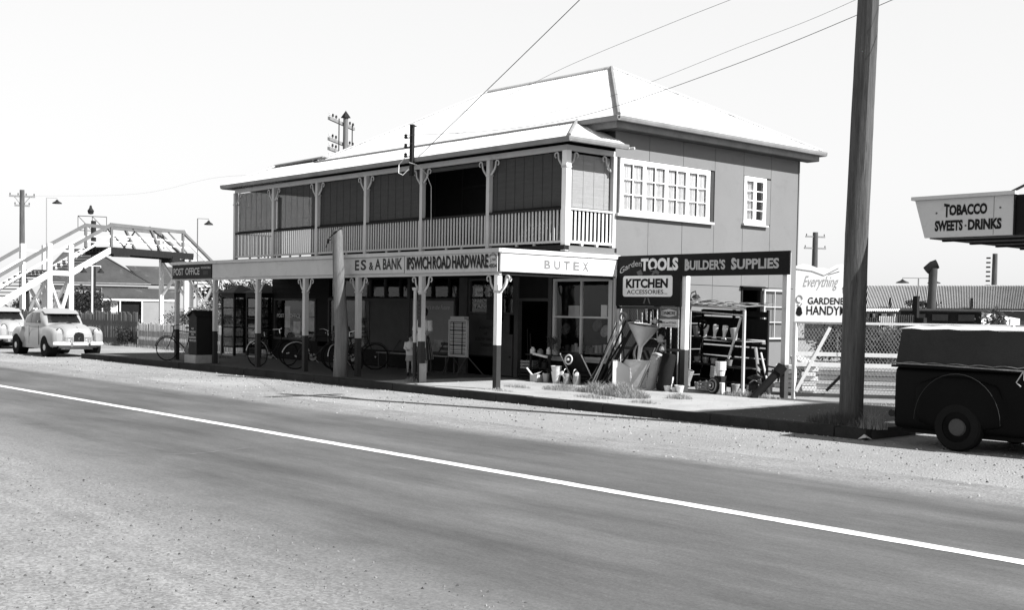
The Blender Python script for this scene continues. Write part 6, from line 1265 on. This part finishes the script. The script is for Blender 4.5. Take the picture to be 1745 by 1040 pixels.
def sedan(label, paint, loc, rz=0):
    t = thing('parked_car', label, 'car', loc, rz)
    body = body_loft([(-2.12, .40, .62), (-2.02, .58, .80), (-1.7, .70, .96), (-1.1, .76, 1.02), (-.2, .78, 1.03), (.45, .76, 1.04), (.85, .72, 1.07), (1.3, .62, 1.065), (1.75, .55, 1.01), (2.0, .50, .92), (2.1, .44, .76)], .42, 22, 46, zb=.25)
    LB(body, 'body', paint, t, smooth=True)
    LB(MB().box(-1.9, -.62, .26, 1.95, .62, .34), 'underbody', 'rubber', t)
    LB(MB().box(1.75, -.60, .30, 2.09, .60, .52), 'front_valance', paint, t)
    g = MB(); rings = []
    for i in range(41):
        x = -1.62+2.44*i/40; w_, zt = interp(GH, x); n = 24; rings.append([Vector((x, w_*se(math.pi*k/n, EG), ZB+(zt-ZB)*abs(math.sin(math.pi*k/n))**EG)) for k in range(n+1)])
    LB(g.loft(rings), 'cabin', paint, t, smooth=True)
    def side(sgn, poly, name='side_window', mt='window_dark'):
        n = 10; vs = []; xs0, xs1 = poly
        for i in range(n+1):
            q = i/n
            for j in range(7):
                z = 1.06+(.35)*j/6; zz = j/6; x = (xs0[0]+(xs0[1]-xs0[0])*zz)*(1-q)+(xs1[0]+(xs1[1]-xs1[0])*zz)*q; zt_ = 1.06+.36*min(1, zz)
                vs.append((x, sgn*(gh_y(x, z)+.008), z))
        LB(MB().add(vs, [(i*7+j, (i+1)*7+j, (i+1)*7+j+1, i*7+j+1) for i in range(n) for j in range(6)]), name, mt, t, smooth=True)
    for sgn in (-1, 1):
        side(sgn, ((-.98, -.78), (-.34, -.34))); side(sgn, ((-.27, -.27), (.45, .24)))
        for s_, e in ((1.35, .42),): pass
        # guards
        LB(rounded([(.55, sgn*.60, .66, .06, .16), (.75, sgn*.66, .65, .15, .30), (1.1, sgn*.675, .63, .185, .345), (1.5, sgn*.675, .625, .19, .335), (1.85, sgn*.665, .62, .18, .30), (2.07, sgn*.65, .62, .155, .24), (2.15, sgn*.64, .64, .10, .14)], .62), 'front_guard', paint, t, smooth=True)
        LB(rounded([(-2.02, sgn*.62, .60, .05, .10), (-1.9, sgn*.64, .58, .14, .24), (-1.5, sgn*.68, .60, .18, .34), (-1.1, sgn*.68, .60, .17, .33), (-.85, sgn*.66, .62, .10, .22), (-.72, sgn*.64, .56, .03, .10)], .75), 'rear_guard', paint, t, smooth=True)
        for x in (1.31, -1.30): LB(MB().lathe((x, sgn*.74, .335), [(0, -.2), (.345, -.2), (.345, .125), (.335, .13), (0, .12)] if sgn > 0 else [(0, .2), (.345, .2), (.345, -.125), (.335, -.13), (0, -.12)], 28, (0, 1, 0)), 'wheel_arch', 'rubber', t)
        for x in (1.31, -1.30): wheel(t, x, sgn*.80, .305, .14, 'metal_light', 'cream')
        hl = LB(MB().lathe((2.02, sgn*.60, .80), [(.13, -.10), (.125, .02), (.112, .035), (.10, .03)], 24, (1, 0, .02)), 'headlight', paint, t, smooth=True); LB(MB().lathe((2.02, sgn*.60, .80), [(.104, .03), (.07, .055), (0, .068)], 24, (1, 0, .02)), 'lens', 'tin', hl, smooth=True); LB(MB().lathe((2.025, sgn*.60, .80), [(.128, .02), (.118, .036), (.104, .03)], 24, (1, 0, .02)), 'bezel', 'metal_dark', hl, smooth=True)
        LB(MB().prism([(1.95, -.15), (2.14, -.15), (2.14, .04), (1.95, .04)], (0, sgn*.17, .62), (1, 0, 0), (0, 0, 1), (0, sgn*.26, 0)), 'side_grille', 'metal_light', t)
        sg_ = MB(); [sg_.box(2.141, sgn*.18, .49+k*.035, 2.15, sgn*.42, .505+k*.035) for k in range(5)]; LB(sg_, 'grille_bar', 'chrome', t)
        LB(MB().tube([(-.45, sgn*(.78), .93), (-.25, sgn*.79, .93)], .012, 6), 'door_handle', 'chrome', t)
        LB(MB().box(-.31, sgn*.775-.004, .36, -.30, sgn*.775+.008, .98).box(.52, sgn*.765-.004, .36, .53, sgn*.765+.008, .98), 'door_seam', 'rubber', t)
    n = 12; vs = []                                     # windscreen
    for i in range(n+1):
        for j in range(7):
            z = 1.08+.33*j/6; y = (-1+2*i/n)*(.53-.06*j/6); vs.append((gh_x(y, z)+.010, y, z))
    LB(MB().add(vs, [(i*7+j, (i+1)*7+j, (i+1)*7+j+1, i*7+j+1) for i in range(n) for j in range(6)]), 'windscreen', 'window_dark', t, smooth=True)
    vs = []
    for i in range(n+1):
        for j in range(5): z = 1.12+.22*j/4; y = (-1+2*i/n)*(.40-.04*j/4); vs.append((gh_x(y, z, False)-.010, y, z))
    LB(MB().add(vs, [(i*5+j, (i+1)*5+j, (i+1)*5+j+1, i*5+j+1) for i in range(n) for j in range(4)]), 'rear_window', 'window_dark', t, smooth=True)
    vs = [(gh_x(y, 1.42)-.08+.14*k, y, 1.50-.06*k) for y in [(-1+2*i/n)*.56 for i in range(n+1)] for k in (0, 1, 2)]
    LB(MB().add(vs, [(3*i+k, 3*i+k+1, 3*i+k+4, 3*i+k+3) for i in range(n) for k in (0, 1)]), 'sun_visor', paint, t, smooth=True)
    LB(MB().prism([(-.15, -.22), (.15, -.22), (.155, .04), (.11, .12), (0, .15), (-.11, .12), (-.155, .04)], (2.06, 0, .66), (0, 1, 0), (0, 0, 1), (.11, 0, 0)), 'centre_grille', 'metal_dark', t)
    cg = MB(); [cg.box(2.171, -.12+k*.04, .46, 2.182, -.105+k*.04, .76) for k in range(7)]; LB(cg, 'grille_bar', 'chrome', t); LB(MB().lathe((2.18, 0, .60), [(.05, 0), (.04, .015), (0, .02)], 4, (1, 0, 0)), 'badge', 'chrome', t)
    bar = MB().tube([(2.05, -.80, .43), (2.2, -.66, .43), (2.27, -.3, .43), (2.28, .3, .43), (2.2, .66, .43), (2.05, .80, .43)], .055, 8); LB(bar, 'bumper', 'enamel', t, smooth=True)
    for y in (-.28, .28): LB(MB().tube([(2.32, y, .36), (2.36, y, .45), (2.32, y, .56)], .035, 8), 'overrider', 'chrome', t)
    LB(MB().tube([(-2.0, -.84, .44), (-2.2, -.6, .43), (-2.24, 0, .43), (-2.2, .6, .43), (-2.0, .84, .44)], .06, 8), 'rear_bumper', 'chrome', t, smooth=True)
    LB(MB().box(2.20, -.18, .33, 2.21, .18, .42), 'number_plate', 'metal_light', t)
    LB(MB().tube([(-.0+.8, -.0, 1.09), (1.4, 0, 1.065), (1.9, 0, .96), (2.08, 0, .86)], .012, 6), 'bonnet_strip', 'chrome', t)
    LB(MB().lathe((.75, -.82, 1.12), [(0, 0), (.05, .0), (.055, .02), (0, .03)], 14, (-1, 0, 0)), 'mirror', 'chrome', t)
    for o in [c for c in t.children]+[g for c in t.children for g in c.children]:        # short bonnet overhang of the period body
        if o.name.startswith('wheel') and not o.name.startswith('wheel_arch') or (o.parent is not t and o.parent.name.startswith('wheel')): continue
        for v in o.data.vertices:
            if v.co.x > 1.3: v.co.x = 1.3+(v.co.x-1.3)*.80
            if v.co.x > 1.9 and abs(v.co.y) > .62: v.co.y *= .97
    return t
mt_, n_, b_ = nodes('dark_car_window'); b_.inputs['Base Color'].default_value = (.012, .012, .012, 1); b_.inputs['Roughness'].default_value = .08; b_.inputs['Specular IOR Level'].default_value = .6
tn = N(n_, 'ShaderNodeTexNoise', i_Scale=2.5); tcn = N(n_, 'ShaderNodeTexCoord'); n_.links.new(tcn.outputs['Object'], tn.inputs[0]); cr = N(n_, 'ShaderNodeMapRange'); n_.links.new(tn.outputs[0], cr.inputs[0]); cr.inputs[1].default_value = .45; cr.inputs[2].default_value = .7; cr.inputs[3].default_value = .008; cr.inputs[4].default_value = .07; n_.links.new(cr.outputs[0], b_.inputs['Base Color'])
M['window_dark'] = mt_
sedan('pale rounded sedan with sun visor parked nose to the right beside the paling fence', 'car_white', (-39.25, 14.62, 0))
sedan('white sedan mostly hidden behind the pale one at the left edge', 'car_grey', (-46.7, 15.3, 0), R(2))
# utility with canvas canopy in the shade of the shop canopy
ut = thing('parked_utility', 'dark utility truck with canvas covered tray parked at the kerb beyond the tall pole', 'utility truck', (-6.50, 15.08, 0))
# local x forward, rear at -2.1
UT = lambda b, name, mt, **k: LB(b, name, mt, ut, **k)
tr = MB(); rings = []
for x, q in ((-2.06, .95), (-2.0, 1), (-.2, 1), (.05, 1)): rings.append([Vector((x, .80*q*se(math.pi*2*k/28, .18), .64+.42*sn(math.pi*2*k/28, .18))) for k in range(28)])
UT(tr.loft(rings), 'tray_side', 'ute', smooth=True)
UT(MB().box(-2.1, -.82, 1.045, .05, .82, 1.075), 'tray_capping', 'ute')
UT(MB().add([(-2.04, -.80, 1.08), (-.02, -.80, 1.08), (-.06, -.72, 1.565), (-2.0, -.72, 1.555), (-2.04, .80, 1.08), (-.02, .80, 1.08), (-.06, .72, 1.565), (-2.0, .72, 1.555)], [(0, 1, 2, 3), (5, 4, 7, 6), (4, 0, 3, 7)]), 'canvas_cover', 'canvas')
n = 10; vs = []
for i in range(n+1):
    for j in range(9): x = -2.03+1.99*i/n; y = -.735+1.47*j/8; vs.append((x, y, 1.56+.05*math.sin(j*.39)+(.008*math.sin(i*2.1+j) if 0 < i < n else 0)))
UT(MB().add(vs, [(i*9+j, (i+1)*9+j, (i+1)*9+j+1, i*9+j+1) for i in range(n) for j in range(8)]), 'canvas_top', 'canvas_light', smooth=True)
vs = []
for i in range(9):
    for j in range(7): y = -.79+1.58*i/8; z = 1.08+.485*j/6; vs.append((-.02-.05*j/6+.014*math.sin(i*1.7+j*.6), y*(1-.1*j/6), z))
UT(MB().add(vs, [(i*7+j, (i+1)*7+j, (i+1)*7+j+1, i*7+j+1) for i in range(8) for j in range(6)]), 'canvas_front', 'canvas_light', smooth=True)
for k in range(6): x = -1.95+k*.36; UT(MB().tube([(x, -.812, 1.10), (x+.09, -.815, 1.115), (x+.18, -.816, 1.12), (x+.27, -.815, 1.112), (x+.36, -.812, 1.10)], .006, 5), 'lacing_rope', 'poster_mid')
UT(MB().tube([(-2.15, -.83, 1.10), (-1.4, -.83, 1.095), (.02, -.83, 1.07)], .010, 6), 'side_rope', 'poster_mid'); UT(MB().tube([(-.06, -.84, 1.06), (-.14, -.86, .93), (-.08, -.85, .88)], .009, 5).tube([(-.04, -.84, 1.06), (-.03, -.86, .96)], .009, 5), 'loose_rope', 'canvas_light')
for sgn in (-1, 1):
    UT(rounded([(-1.72, sgn*.76, .66, .03, .08), (-1.65, sgn*.78, .60, .07, .26), (-1.3, sgn*.79, .60, .09, .36), (-.9, sgn*.79, .60, .09, .36), (-.45, sgn*.78, .60, .09, .28), (-.28, sgn*.76, .48, .03, .12)], .8), 'rear_guard', 'ute', smooth=True)
    UT(rounded([(1.25, sgn*.62, .66, .06, .16), (1.5, sgn*.66, .68, .18, .28), (1.9, sgn*.68, .70, .22, .32), (2.3, sgn*.67, .68, .21, .29), (2.55, sgn*.64, .64, .12, .18), (2.62, sgn*.62, .64, .04, .06)], .75), 'front_guard', 'ute', smooth=True)
    for x in (-.87, 1.63): wheel(ut, x, sgn*.80, .315, .17, 'wall_mid', 'ute')
    UT(MB().tube([(-.97-.66*math.cos(3.1416*q/18), sgn*(.935), .38+.62*math.sin(3.1416*q/18)) for q in range(19)], .004, 5), 'guard_bead', 'canvas')
UT(body_loft([(.02, .77, 1.02), (.6, .77, 1.03), (1.05, .72, 1.05), (1.5, .56, 1.04), (2.1, .42, .97), (2.45, .34, .86), (2.58, .24, .72)], .42, 22, 30), 'body', 'ute', smooth=True)
UG = [(.0, .66, 1.40), (.15, .68, 1.52), (.5, .68, 1.56), (.8, .67, 1.53), (.95, .66, 1.44), (1.1, .64, 1.25), (1.3, .60, 1.0)]
rings = []
for i in range(25):
    x = 1.3*i/24; w_, zt = interp(UG, x); rings.append([Vector((x, w_*se(math.pi*k/24, EG), ZB+(zt-ZB)*abs(math.sin(math.pi*k/24))**EG)) for k in range(25)])
UT(MB().loft(rings), 'cab', 'ute', smooth=True)
for sgn in (-1, 1):
    vs = []
    for i in range(9):
        for j in range(7): q = i/8; z = 1.06+.35*j/6; x = .22+(.70-.22*j/6)*q; vs.append((x, sgn*(gh_y(x, z, UG)+.008), z))
    UT(MB().add(vs, [(i*7+j, (i+1)*7+j, (i+1)*7+j+1, i*7+j+1) for i in range(8) for j in range(6)]), 'side_window', 'window_dark', smooth=True)
    UT(MB().tube([(.24, sgn*.785, .94), (.42, sgn*.79, .94)], .012, 6), 'door_handle', 'chrome')
    hl = UT(MB().lathe((2.5, sgn*.62, .80), [(.13, -.1), (.125, .02), (.1, .03)], 22, (1, 0, 0)), 'headlight', 'ute', smooth=True); LB(MB().lathe((2.5, sgn*.62, .80), [(.104, .03), (.07, .055), (0, .066)], 22, (1, 0, 0)), 'lens', 'chrome', hl, smooth=True)
UT(MB().box(-2.0, -.66, .17, 2.3, .66, .36), 'underbody', 'rubber'); UT(MB().tube([(-2.1, -.78, .42), (-2.18, -.5, .42), (-2.18, .5, .42), (-2.1, .78, .42)], .05, 8), 'rear_bumper', 'metal_dark'); UT(MB().tube([(2.5, -.84, .44), (2.72, -.6, .43), (2.76, 0, .43), (2.72, .6, .43), (2.5, .84, .44)], .06, 8), 'bumper', 'chrome'); UT(MB().lathe((-2.08, -.66, .62), [(.04, 0), (.035, .03), (0, .035)], 12, (-1, 0, 0)), 'tail_light', 'metal_dark')
for o in [c for c in ut.children]+[g for c in ut.children for g in c.children]:
    if o.name.startswith('wheel') or o.parent.name.startswith('wheel'): continue
    for v in o.data.vertices: v.co.x *= .88
wp = MB().add([(0, 0, .02), (.12, .02, .05), (.17, .1, .02), (.06, .12, .07), (-.02, .08, .03), (.07, .05, .09)], [(0, 1, 5), (1, 2, 5), (2, 3, 5), (3, 4, 5), (4, 0, 5)]).build('crumpled_paper', 'cloth_white', loc=(-8.85, 14.3, 0)); tag(wp, 'crumpled white paper lying in the gutter by the grass tuft near the tall pole', 'litter')
ps = MB().box(0, 0, 0, .5, .25, .10).build('broken_slab', 'concrete', loc=(-41.7, 13.2, 0)); tag(ps, 'pale broken slab lying on the gravel under the parked cars', 'slab')

# ------------------------------------------------------------------ bicycles
def bicycle(label, x, y, ang, lean=R(7), bright=True, basket=False):
    t = thing('bicycle', label, 'bicycle', (x, y, FZ)); t.rotation_euler = (lean, 0, ang); r = .335
    A_ = lambda b, name, mt, par=None, **k: b.build(name, mt, par or t, world=False, **k)
    for wx in (-.52, .52):
        w = A_(MB().lathe((wx, 0, r), [(r-.02, -.014), (r, -.012), (r+.006, 0), (r, .012), (r-.02, .014), (r-.026, 0), (r-.02, -.014)], 30, (0, 1, 0)), 'wheel', 'rubber')
        sp = MB()
        for k in range(18): a = k*.349; sp.tube([(wx+.02*math.cos(a+1.2), .012*(-1)**k, r+.02*math.sin(a+1.2)), (wx+(r-.02)*math.cos(a), 0, r+(r-.02)*math.sin(a))], .0016, 3, cap=False)
        A_(sp, 'spokes', 'metal_dark', w); A_(MB().tube([(wx, -.05, r), (wx, .05, r)], .02, 8), 'hub', 'metal_light', w)
        a0, a1 = (R(20), R(165)) if wx < 0 else (R(10), R(120))
        A_(MB().tube([(wx+(r+.03)*math.cos(a0+(a1-a0)*k/14), 0, r+(r+.03)*math.sin(a0+(a1-a0)*k/14)) for k in range(15)], .012, 5), 'mudguard', 'metal_light' if bright and wx < 0 else 'metal_dark')
    BBk = (-.06, 0, .30); ST = (-.22, 0, .80); HD = (.30, 0, .86); HL = (.34, 0, .72); RA = (-.52, 0, r); FA = (.52, 0, r)
    f = MB()
    for p, q, rr in ((BBk, ST, .014), (ST, HD, .014), (BBk, HL, .016), (HD, HL, .018), (RA, ST, .009), (RA, BBk, .010), (HL, FA, .011)): f.tube([p, q], rr, 7)
    A_(f, 'frame', 'metal_dark')
    A_(MB().tube([ST, (-.24, 0, .92)], .012, 6), 'seat_post', 'metal_light'); A_(MB().loft([[Vector((-.36+.02, 0, .93))+Vector((0, .07*math.cos(a), .022*math.sin(a))) for a in [k*.785 for k in range(8)]], [Vector((-.25, 0, .94))+Vector((0, .075*math.cos(a), .028*math.sin(a))) for a in [k*.785 for k in range(8)]], [Vector((-.08, 0, .935))+Vector((0, .02*math.cos(a), .018*math.sin(a))) for a in [k*.785 for k in range(8)]]]), 'saddle', 'rubber')
    A_(MB().tube([HD, (.29, 0, .98)], .012, 6).tube([(.14, -.27, .98), (.26, -.22, 1.0), (.31, 0, .98), (.26, .22, 1.0), (.14, .27, .98)], .011, 6), 'handlebar', 'chrome' if bright else 'metal_dark')
    A_(MB().lathe((-.06, .04, .30), [(.09, 0), (.095, .004), (.09, .008), (.02, .008)], 18, (0, 1, 0)).tube([(-.06, -.05, .30), (.06, -.06, .18)], .009, 5).tube([(-.06, .05, .30), (-.18, .06, .42)], .009, 5), 'crank', 'metal_light')
    if basket:
        b = MB(); [b.tube([(.40+.04*k, -.16, .98-.0*k), (.40+.04*k, -.13, .72)], .004, 4).tube([(.40+.04*k, .16, .98), (.40+.04*k, .13, .72)], .004, 4) for k in range(6)]
        b.box(.38, -.14, .70, .64, .14, .712); [b.tube([(.38, -.16, .75+.05*k), (.64, -.16, .75+.05*k), (.64, .16, .75+.05*k), (.38, .16, .75+.05*k), (.38, -.16, .75+.05*k)], .004, 4) for k in range(5)]
        A_(b, 'basket', 'wall_dark')
bicycle('dark bicycle leaning at the first awning post in front of the white picket fence', -31.22, 15.28, R(-88), R(5), False)
bicycle('bicycle with bright handlebars parked behind the third awning post', -27.3, 15.9, R(100), R(-8), True)
bicycle('bicycle with crate carrier leaning by the post office window', -25.6, 16.1, R(75), R(8), True, True)
bicycle('bicycle with gleaming mudguard beside the leaning cut off pole', -23.75, 15.85, R(118), R(-7), True)
bicycle('bicycle half hidden behind the fourth awning post', -25.0, 16.9, R(60), R(6), False)

# ------------------------------------------------------------------ people
def skin_body(name, mt, par, V_, E_, rad, lvl=2):
    me = bpy.data.meshes.new(name); me.from_pydata([tuple(v) for v in V_], E_, []); o = bpy.data.objects.new(name, me); COL.objects.link(o)
    sm = o.modifiers.new('skin', 'SKIN'); 
    for i, r_ in enumerate(rad): me.skin_vertices[0].data[i].radius = (r_, r_) if not isinstance(r_, tuple) else r_
    me.skin_vertices[0].data[0].use_root = True
    ss = o.modifiers.new('sub', 'SUBSURF'); ss.levels = ss.render_levels = lvl
    bpy.context.view_layer.update()
    m2 = bpy.data.meshes.new_from_object(o.evaluated_get(bpy.context.evaluated_depsgraph_get())); bpy.data.objects.remove(o); bpy.data.meshes.remove(me)
    m2.materials.clear(); m2.materials.append(M[mt]); m2.polygons.foreach_set('use_smooth', [True]*len(m2.polygons)); o2 = bpy.data.objects.new(name, m2); COL.objects.link(o2); o2.parent = par; return o2
def person(label, loc, rz, h, female, pose):
    """pose: dict of joint overrides in units of body height; x forward, y left"""
    t = thing('person', label, 'person', loc, rz); S_ = h
    J = dict(pelvis=(0, 0, .53), waist=(0, 0, .60), chest=(.005, 0, .72), neck=(.005, 0, .825), head0=(.01, 0, .87), head=(.015, 0, .93), top=(.005, 0, .972),
             ls=(0, .098, .80), le=(.0, .125, .635), lw=(.05, .12, .49), lh=(.07, .115, .45), rs=(0, -.098, .80), re=(.0, -.125, .635), rw=(.05, -.12, .49), rh=(.07, -.115, .45),
             lhip=(0, .052, .50), lk=(.01, .055, .28), la=(0, .055, .045), lt=(.07, .06, .018), rhip=(0, -.052, .50), rk=(.01, -.055, .28), ra=(0, -.055, .045), rt_=(.07, -.06, .018))
    J.update(pose); names = list(J); V_ = [Vector(J[k])*S_ for k in names]; ix = {k: i for i, k in enumerate(names)}
    E_ = [(ix[a], ix[b]) for a, b in (('pelvis', 'waist'), ('waist', 'chest'), ('chest', 'neck'), ('neck', 'head0'), ('head0', 'head'), ('head', 'top'), ('chest', 'ls'), ('ls', 'le'), ('le', 'lw'), ('lw', 'lh'), ('chest', 'rs'), ('rs', 're'), ('re', 'rw'), ('rw', 'rh'), ('pelvis', 'lhip'), ('lhip', 'lk'), ('lk', 'la'), ('la', 'lt'), ('pelvis', 'rhip'), ('rhip', 'rk'), ('rk', 'ra'), ('ra', 'rt_'))]
    rd = dict(pelvis=.075, waist=.062, chest=.075, neck=.032, head0=.036, head=.058, top=.036, ls=.036, le=.024, lw=.017, lh=.02, rs=.036, re=.024, rw=.017, rh=.02, lhip=.055, lk=.033, la=.02, lt=.016, rhip=.055, rk=.033, ra=.02, rt_=.016)
    skin_body('body', 'skin', t, V_, E_, [rd[k]*S_ for k in names])
    hd = V_[ix['head']]
    for sgn in (-1, 1):
        hp_ = V_[ix['lh' if sgn > 0 else 'rh']]; wr = V_[ix['lw' if sgn > 0 else 'rw']]; d = (hp_-wr).normalized(); s_ = d.cross(Vector((0, 0, 1))).normalized()
        for k in range(4): b0 = hp_+s_*(k-1.5)*.011*S_; L_ = (.034, .04, .038, .03)[k]*S_; MB().tube([b0, b0+d*L_*.6+Vector((0, 0, -.003)), b0+d*L_+Vector((-.004, 0, -.012))], [.006*S_, .0055*S_, .004*S_], 6).build('finger', 'skin', t, world=False, smooth=True)
        MB().tube([wr+s_*.018*S_*sgn, hp_+s_*.03*S_*sgn+d*.008], [.007*S_, .005*S_], 6).build('thumb', 'skin', t, world=False, smooth=True)
        MB().lathe(hd+Vector((0, sgn*.058*S_, -.004*S_)), [(0, -.004), (.016*S_, 0), (0, .006)], 8, (0, sgn, 0)).build('ear', 'skin', t, world=False, smooth=True)
        MB().lathe(hd+Vector((.052*S_, sgn*.022*S_, .006*S_)), [(0, -.003), (.008*S_, 0), (0, .004)], 8, (1, 0, 0)).build('eye', 'hair', t, world=False, smooth=True)
    MB().tube([hd+Vector((.054*S_, 0, .01*S_)), hd+Vector((.068*S_, 0, -.012*S_)), hd+Vector((.056*S_, 0, -.018*S_))], [.005*S_, .009*S_, .006*S_], 8).build('nose', 'skin', t, world=False, smooth=True)
    MB().tube([hd+Vector((.052*S_, -.014*S_, -.032*S_)), hd+Vector((.058*S_, 0, -.032*S_)), hd+Vector((.052*S_, .014*S_, -.032*S_))], .004*S_, 6).build('mouth', 'hair', t, world=False)
    hb_ = MB(); hb_.lathe(hd+Vector((-.012*S_, 0, .008*S_)), [(.066*S_, -.03*S_ if not female else -.05*S_), (.072*S_, 0), (.066*S_, .03*S_), (.04*S_, .058*S_), (0, .066*S_)], 18, (-.28, 0, 1)); hb_.build('hair', 'hair', t, world=False, smooth=True)
    return t, V_, ix, S_
def shell(name, mt, par, P_, R_, n=20, sq=.8, pleat=0):
    vs = []
    for p, r_ in zip(P_, R_):
        for k in range(n): a = 6.2832*k/n; q = 1+pleat*math.sin(a*9); vs.append(Vector(p)+Vector((r_*sq*math.cos(a)*q, r_*math.sin(a)*q, 0)))
    return MB().add(vs, [(i*n+k, i*n+(k+1) % n, (i+1)*n+(k+1) % n, (i+1)*n+k) for i in range(len(P_)-1) for k in range(n)]).build(name, mt, par, world=False, smooth=True)
ch, V_, ix, S_ = person('small child in pale jumper and shorts standing beside the awning post', (-22.1, 16.5, FZ), R(-35), .98, False,
    dict(top=(.005, 0, .985), head=(.015, 0, .925), le=(.03, .13, .66), lw=(.12, .07, .66), lh=(.15, .04, .67), re=(.02, -.13, .66), rw=(.11, -.08, .62), rh=(.15, -.05, .63), lk=(.05, .055, .27), la=(.06, .055, .045), lt=(.13, .06, .02), rk=(-.02, -.055, .27), ra=(-.07, -.055, .05), rt_=(-.0, -.06, .02)))
shell('jumper', 'cloth_white', ch, [(0, 0, z*S_) for z in (.50, .56, .66, .76, .81, .835)], [r_*S_ for r_ in (.105, .108, .112, .118, .095, .045)])
for a, c, e in (('ls', 'le', 'lw'), ('rs', 're', 'rw')): MB().tube([V_[ix[a]], V_[ix[c]], V_[ix[e]]], [.045*S_, .038*S_, .028*S_], 10).build('sleeve', 'cloth_white', ch, world=False, smooth=True)
shell('shorts', 'cloth_grey', ch, [(0, 0, z*S_) for z in (.36, .42, .52)], [r_*S_ for r_ in (.115, .112, .10)])
for a, c in (('la', 'lt'), ('ra', 'rt_')): MB().tube([V_[ix[a]]+Vector((-.03, 0, -.01)), V_[ix[a]]+Vector((.02, 0, -.005)), V_[ix[c]]], [.03, .034, .026], 8).build('shoe', 'hair', ch, world=False, smooth=True)
wo, V_, ix, S_ = person('woman in white blouse and dark striped skirt standing behind the awning post, holding a bag', (-21.95, 16.75, FZ), R(-60), 1.62, True,
    dict(le=(.03, .13, .65), lw=(.14, .08, .60), lh=(.17, .06, .59), re=(.02, -.13, .65), rw=(.13, -.10, .585), rh=(.165, -.09, .57)))
shell('blouse', 'cloth_white', wo, [(0, 0, z*S_) for z in (.575, .62, .70, .77, .81, .835)], [r_*S_ for r_ in (.078, .08, .098, .108, .09, .04)])
for a, c, e in (('ls', 'le', 'lw'), ('rs', 're', 'rw')): MB().tube([V_[ix[a]], V_[ix[c]]], [.042*S_, .036*S_], 10).build('sleeve', 'cloth_white', wo, world=False, smooth=True)
shell('skirt', 'cloth_dark', wo, [(0, 0, z*S_) for z in (.24, .34, .46, .54, .60)], [r_*S_ for r_ in (.155, .14, .118, .10, .076)], 72, .9, .05)
st2 = MB()
for k in range(18): a = 6.2832*k/18; st2.tube([Vector((.9*r_*S_*math.cos(a)*1.03, r_*S_*math.sin(a)*1.03, z*S_)) for z, r_ in ((.245, .155), (.34, .14), (.46, .118), (.54, .10))], .006, 4)
st2.build('skirt_stripe', 'cloth_grey', wo, world=False)
for a, c in (('la', 'lt'), ('ra', 'rt_')): MB().tube([V_[ix[a]]+Vector((-.03, 0, -.02)), V_[ix[a]]+Vector((.03, 0, -.02)), V_[ix[c]]], [.03, .036, .026], 8).build('shoe', 'hair', wo, world=False, smooth=True)
bg_ = thing('paper_bag', 'square paper bag held by the woman behind the awning post', 'bag', wo.location+Vector((.24, -.28, .72))); MB().add([(-.14, -.03, 0), (.13, .0, -.06), (.18, .02, .26), (-.10, 0, .30), (-.12, .04, .02), (.15, .07, -.04), (.18, .05, .26), (-.09, .03, .30)], [(0, 1, 2, 3), (5, 4, 7, 6), (0, 4, 5, 1), (1, 5, 6, 2), (0, 3, 7, 4)]).build('bag_body', 'paper', bg_, world=False)
MB().tube([(-.05, .01, .29), (0, .0, .38), (.08, .01, .28)], .006, 5).build('handle', 'paper', bg_, world=False)
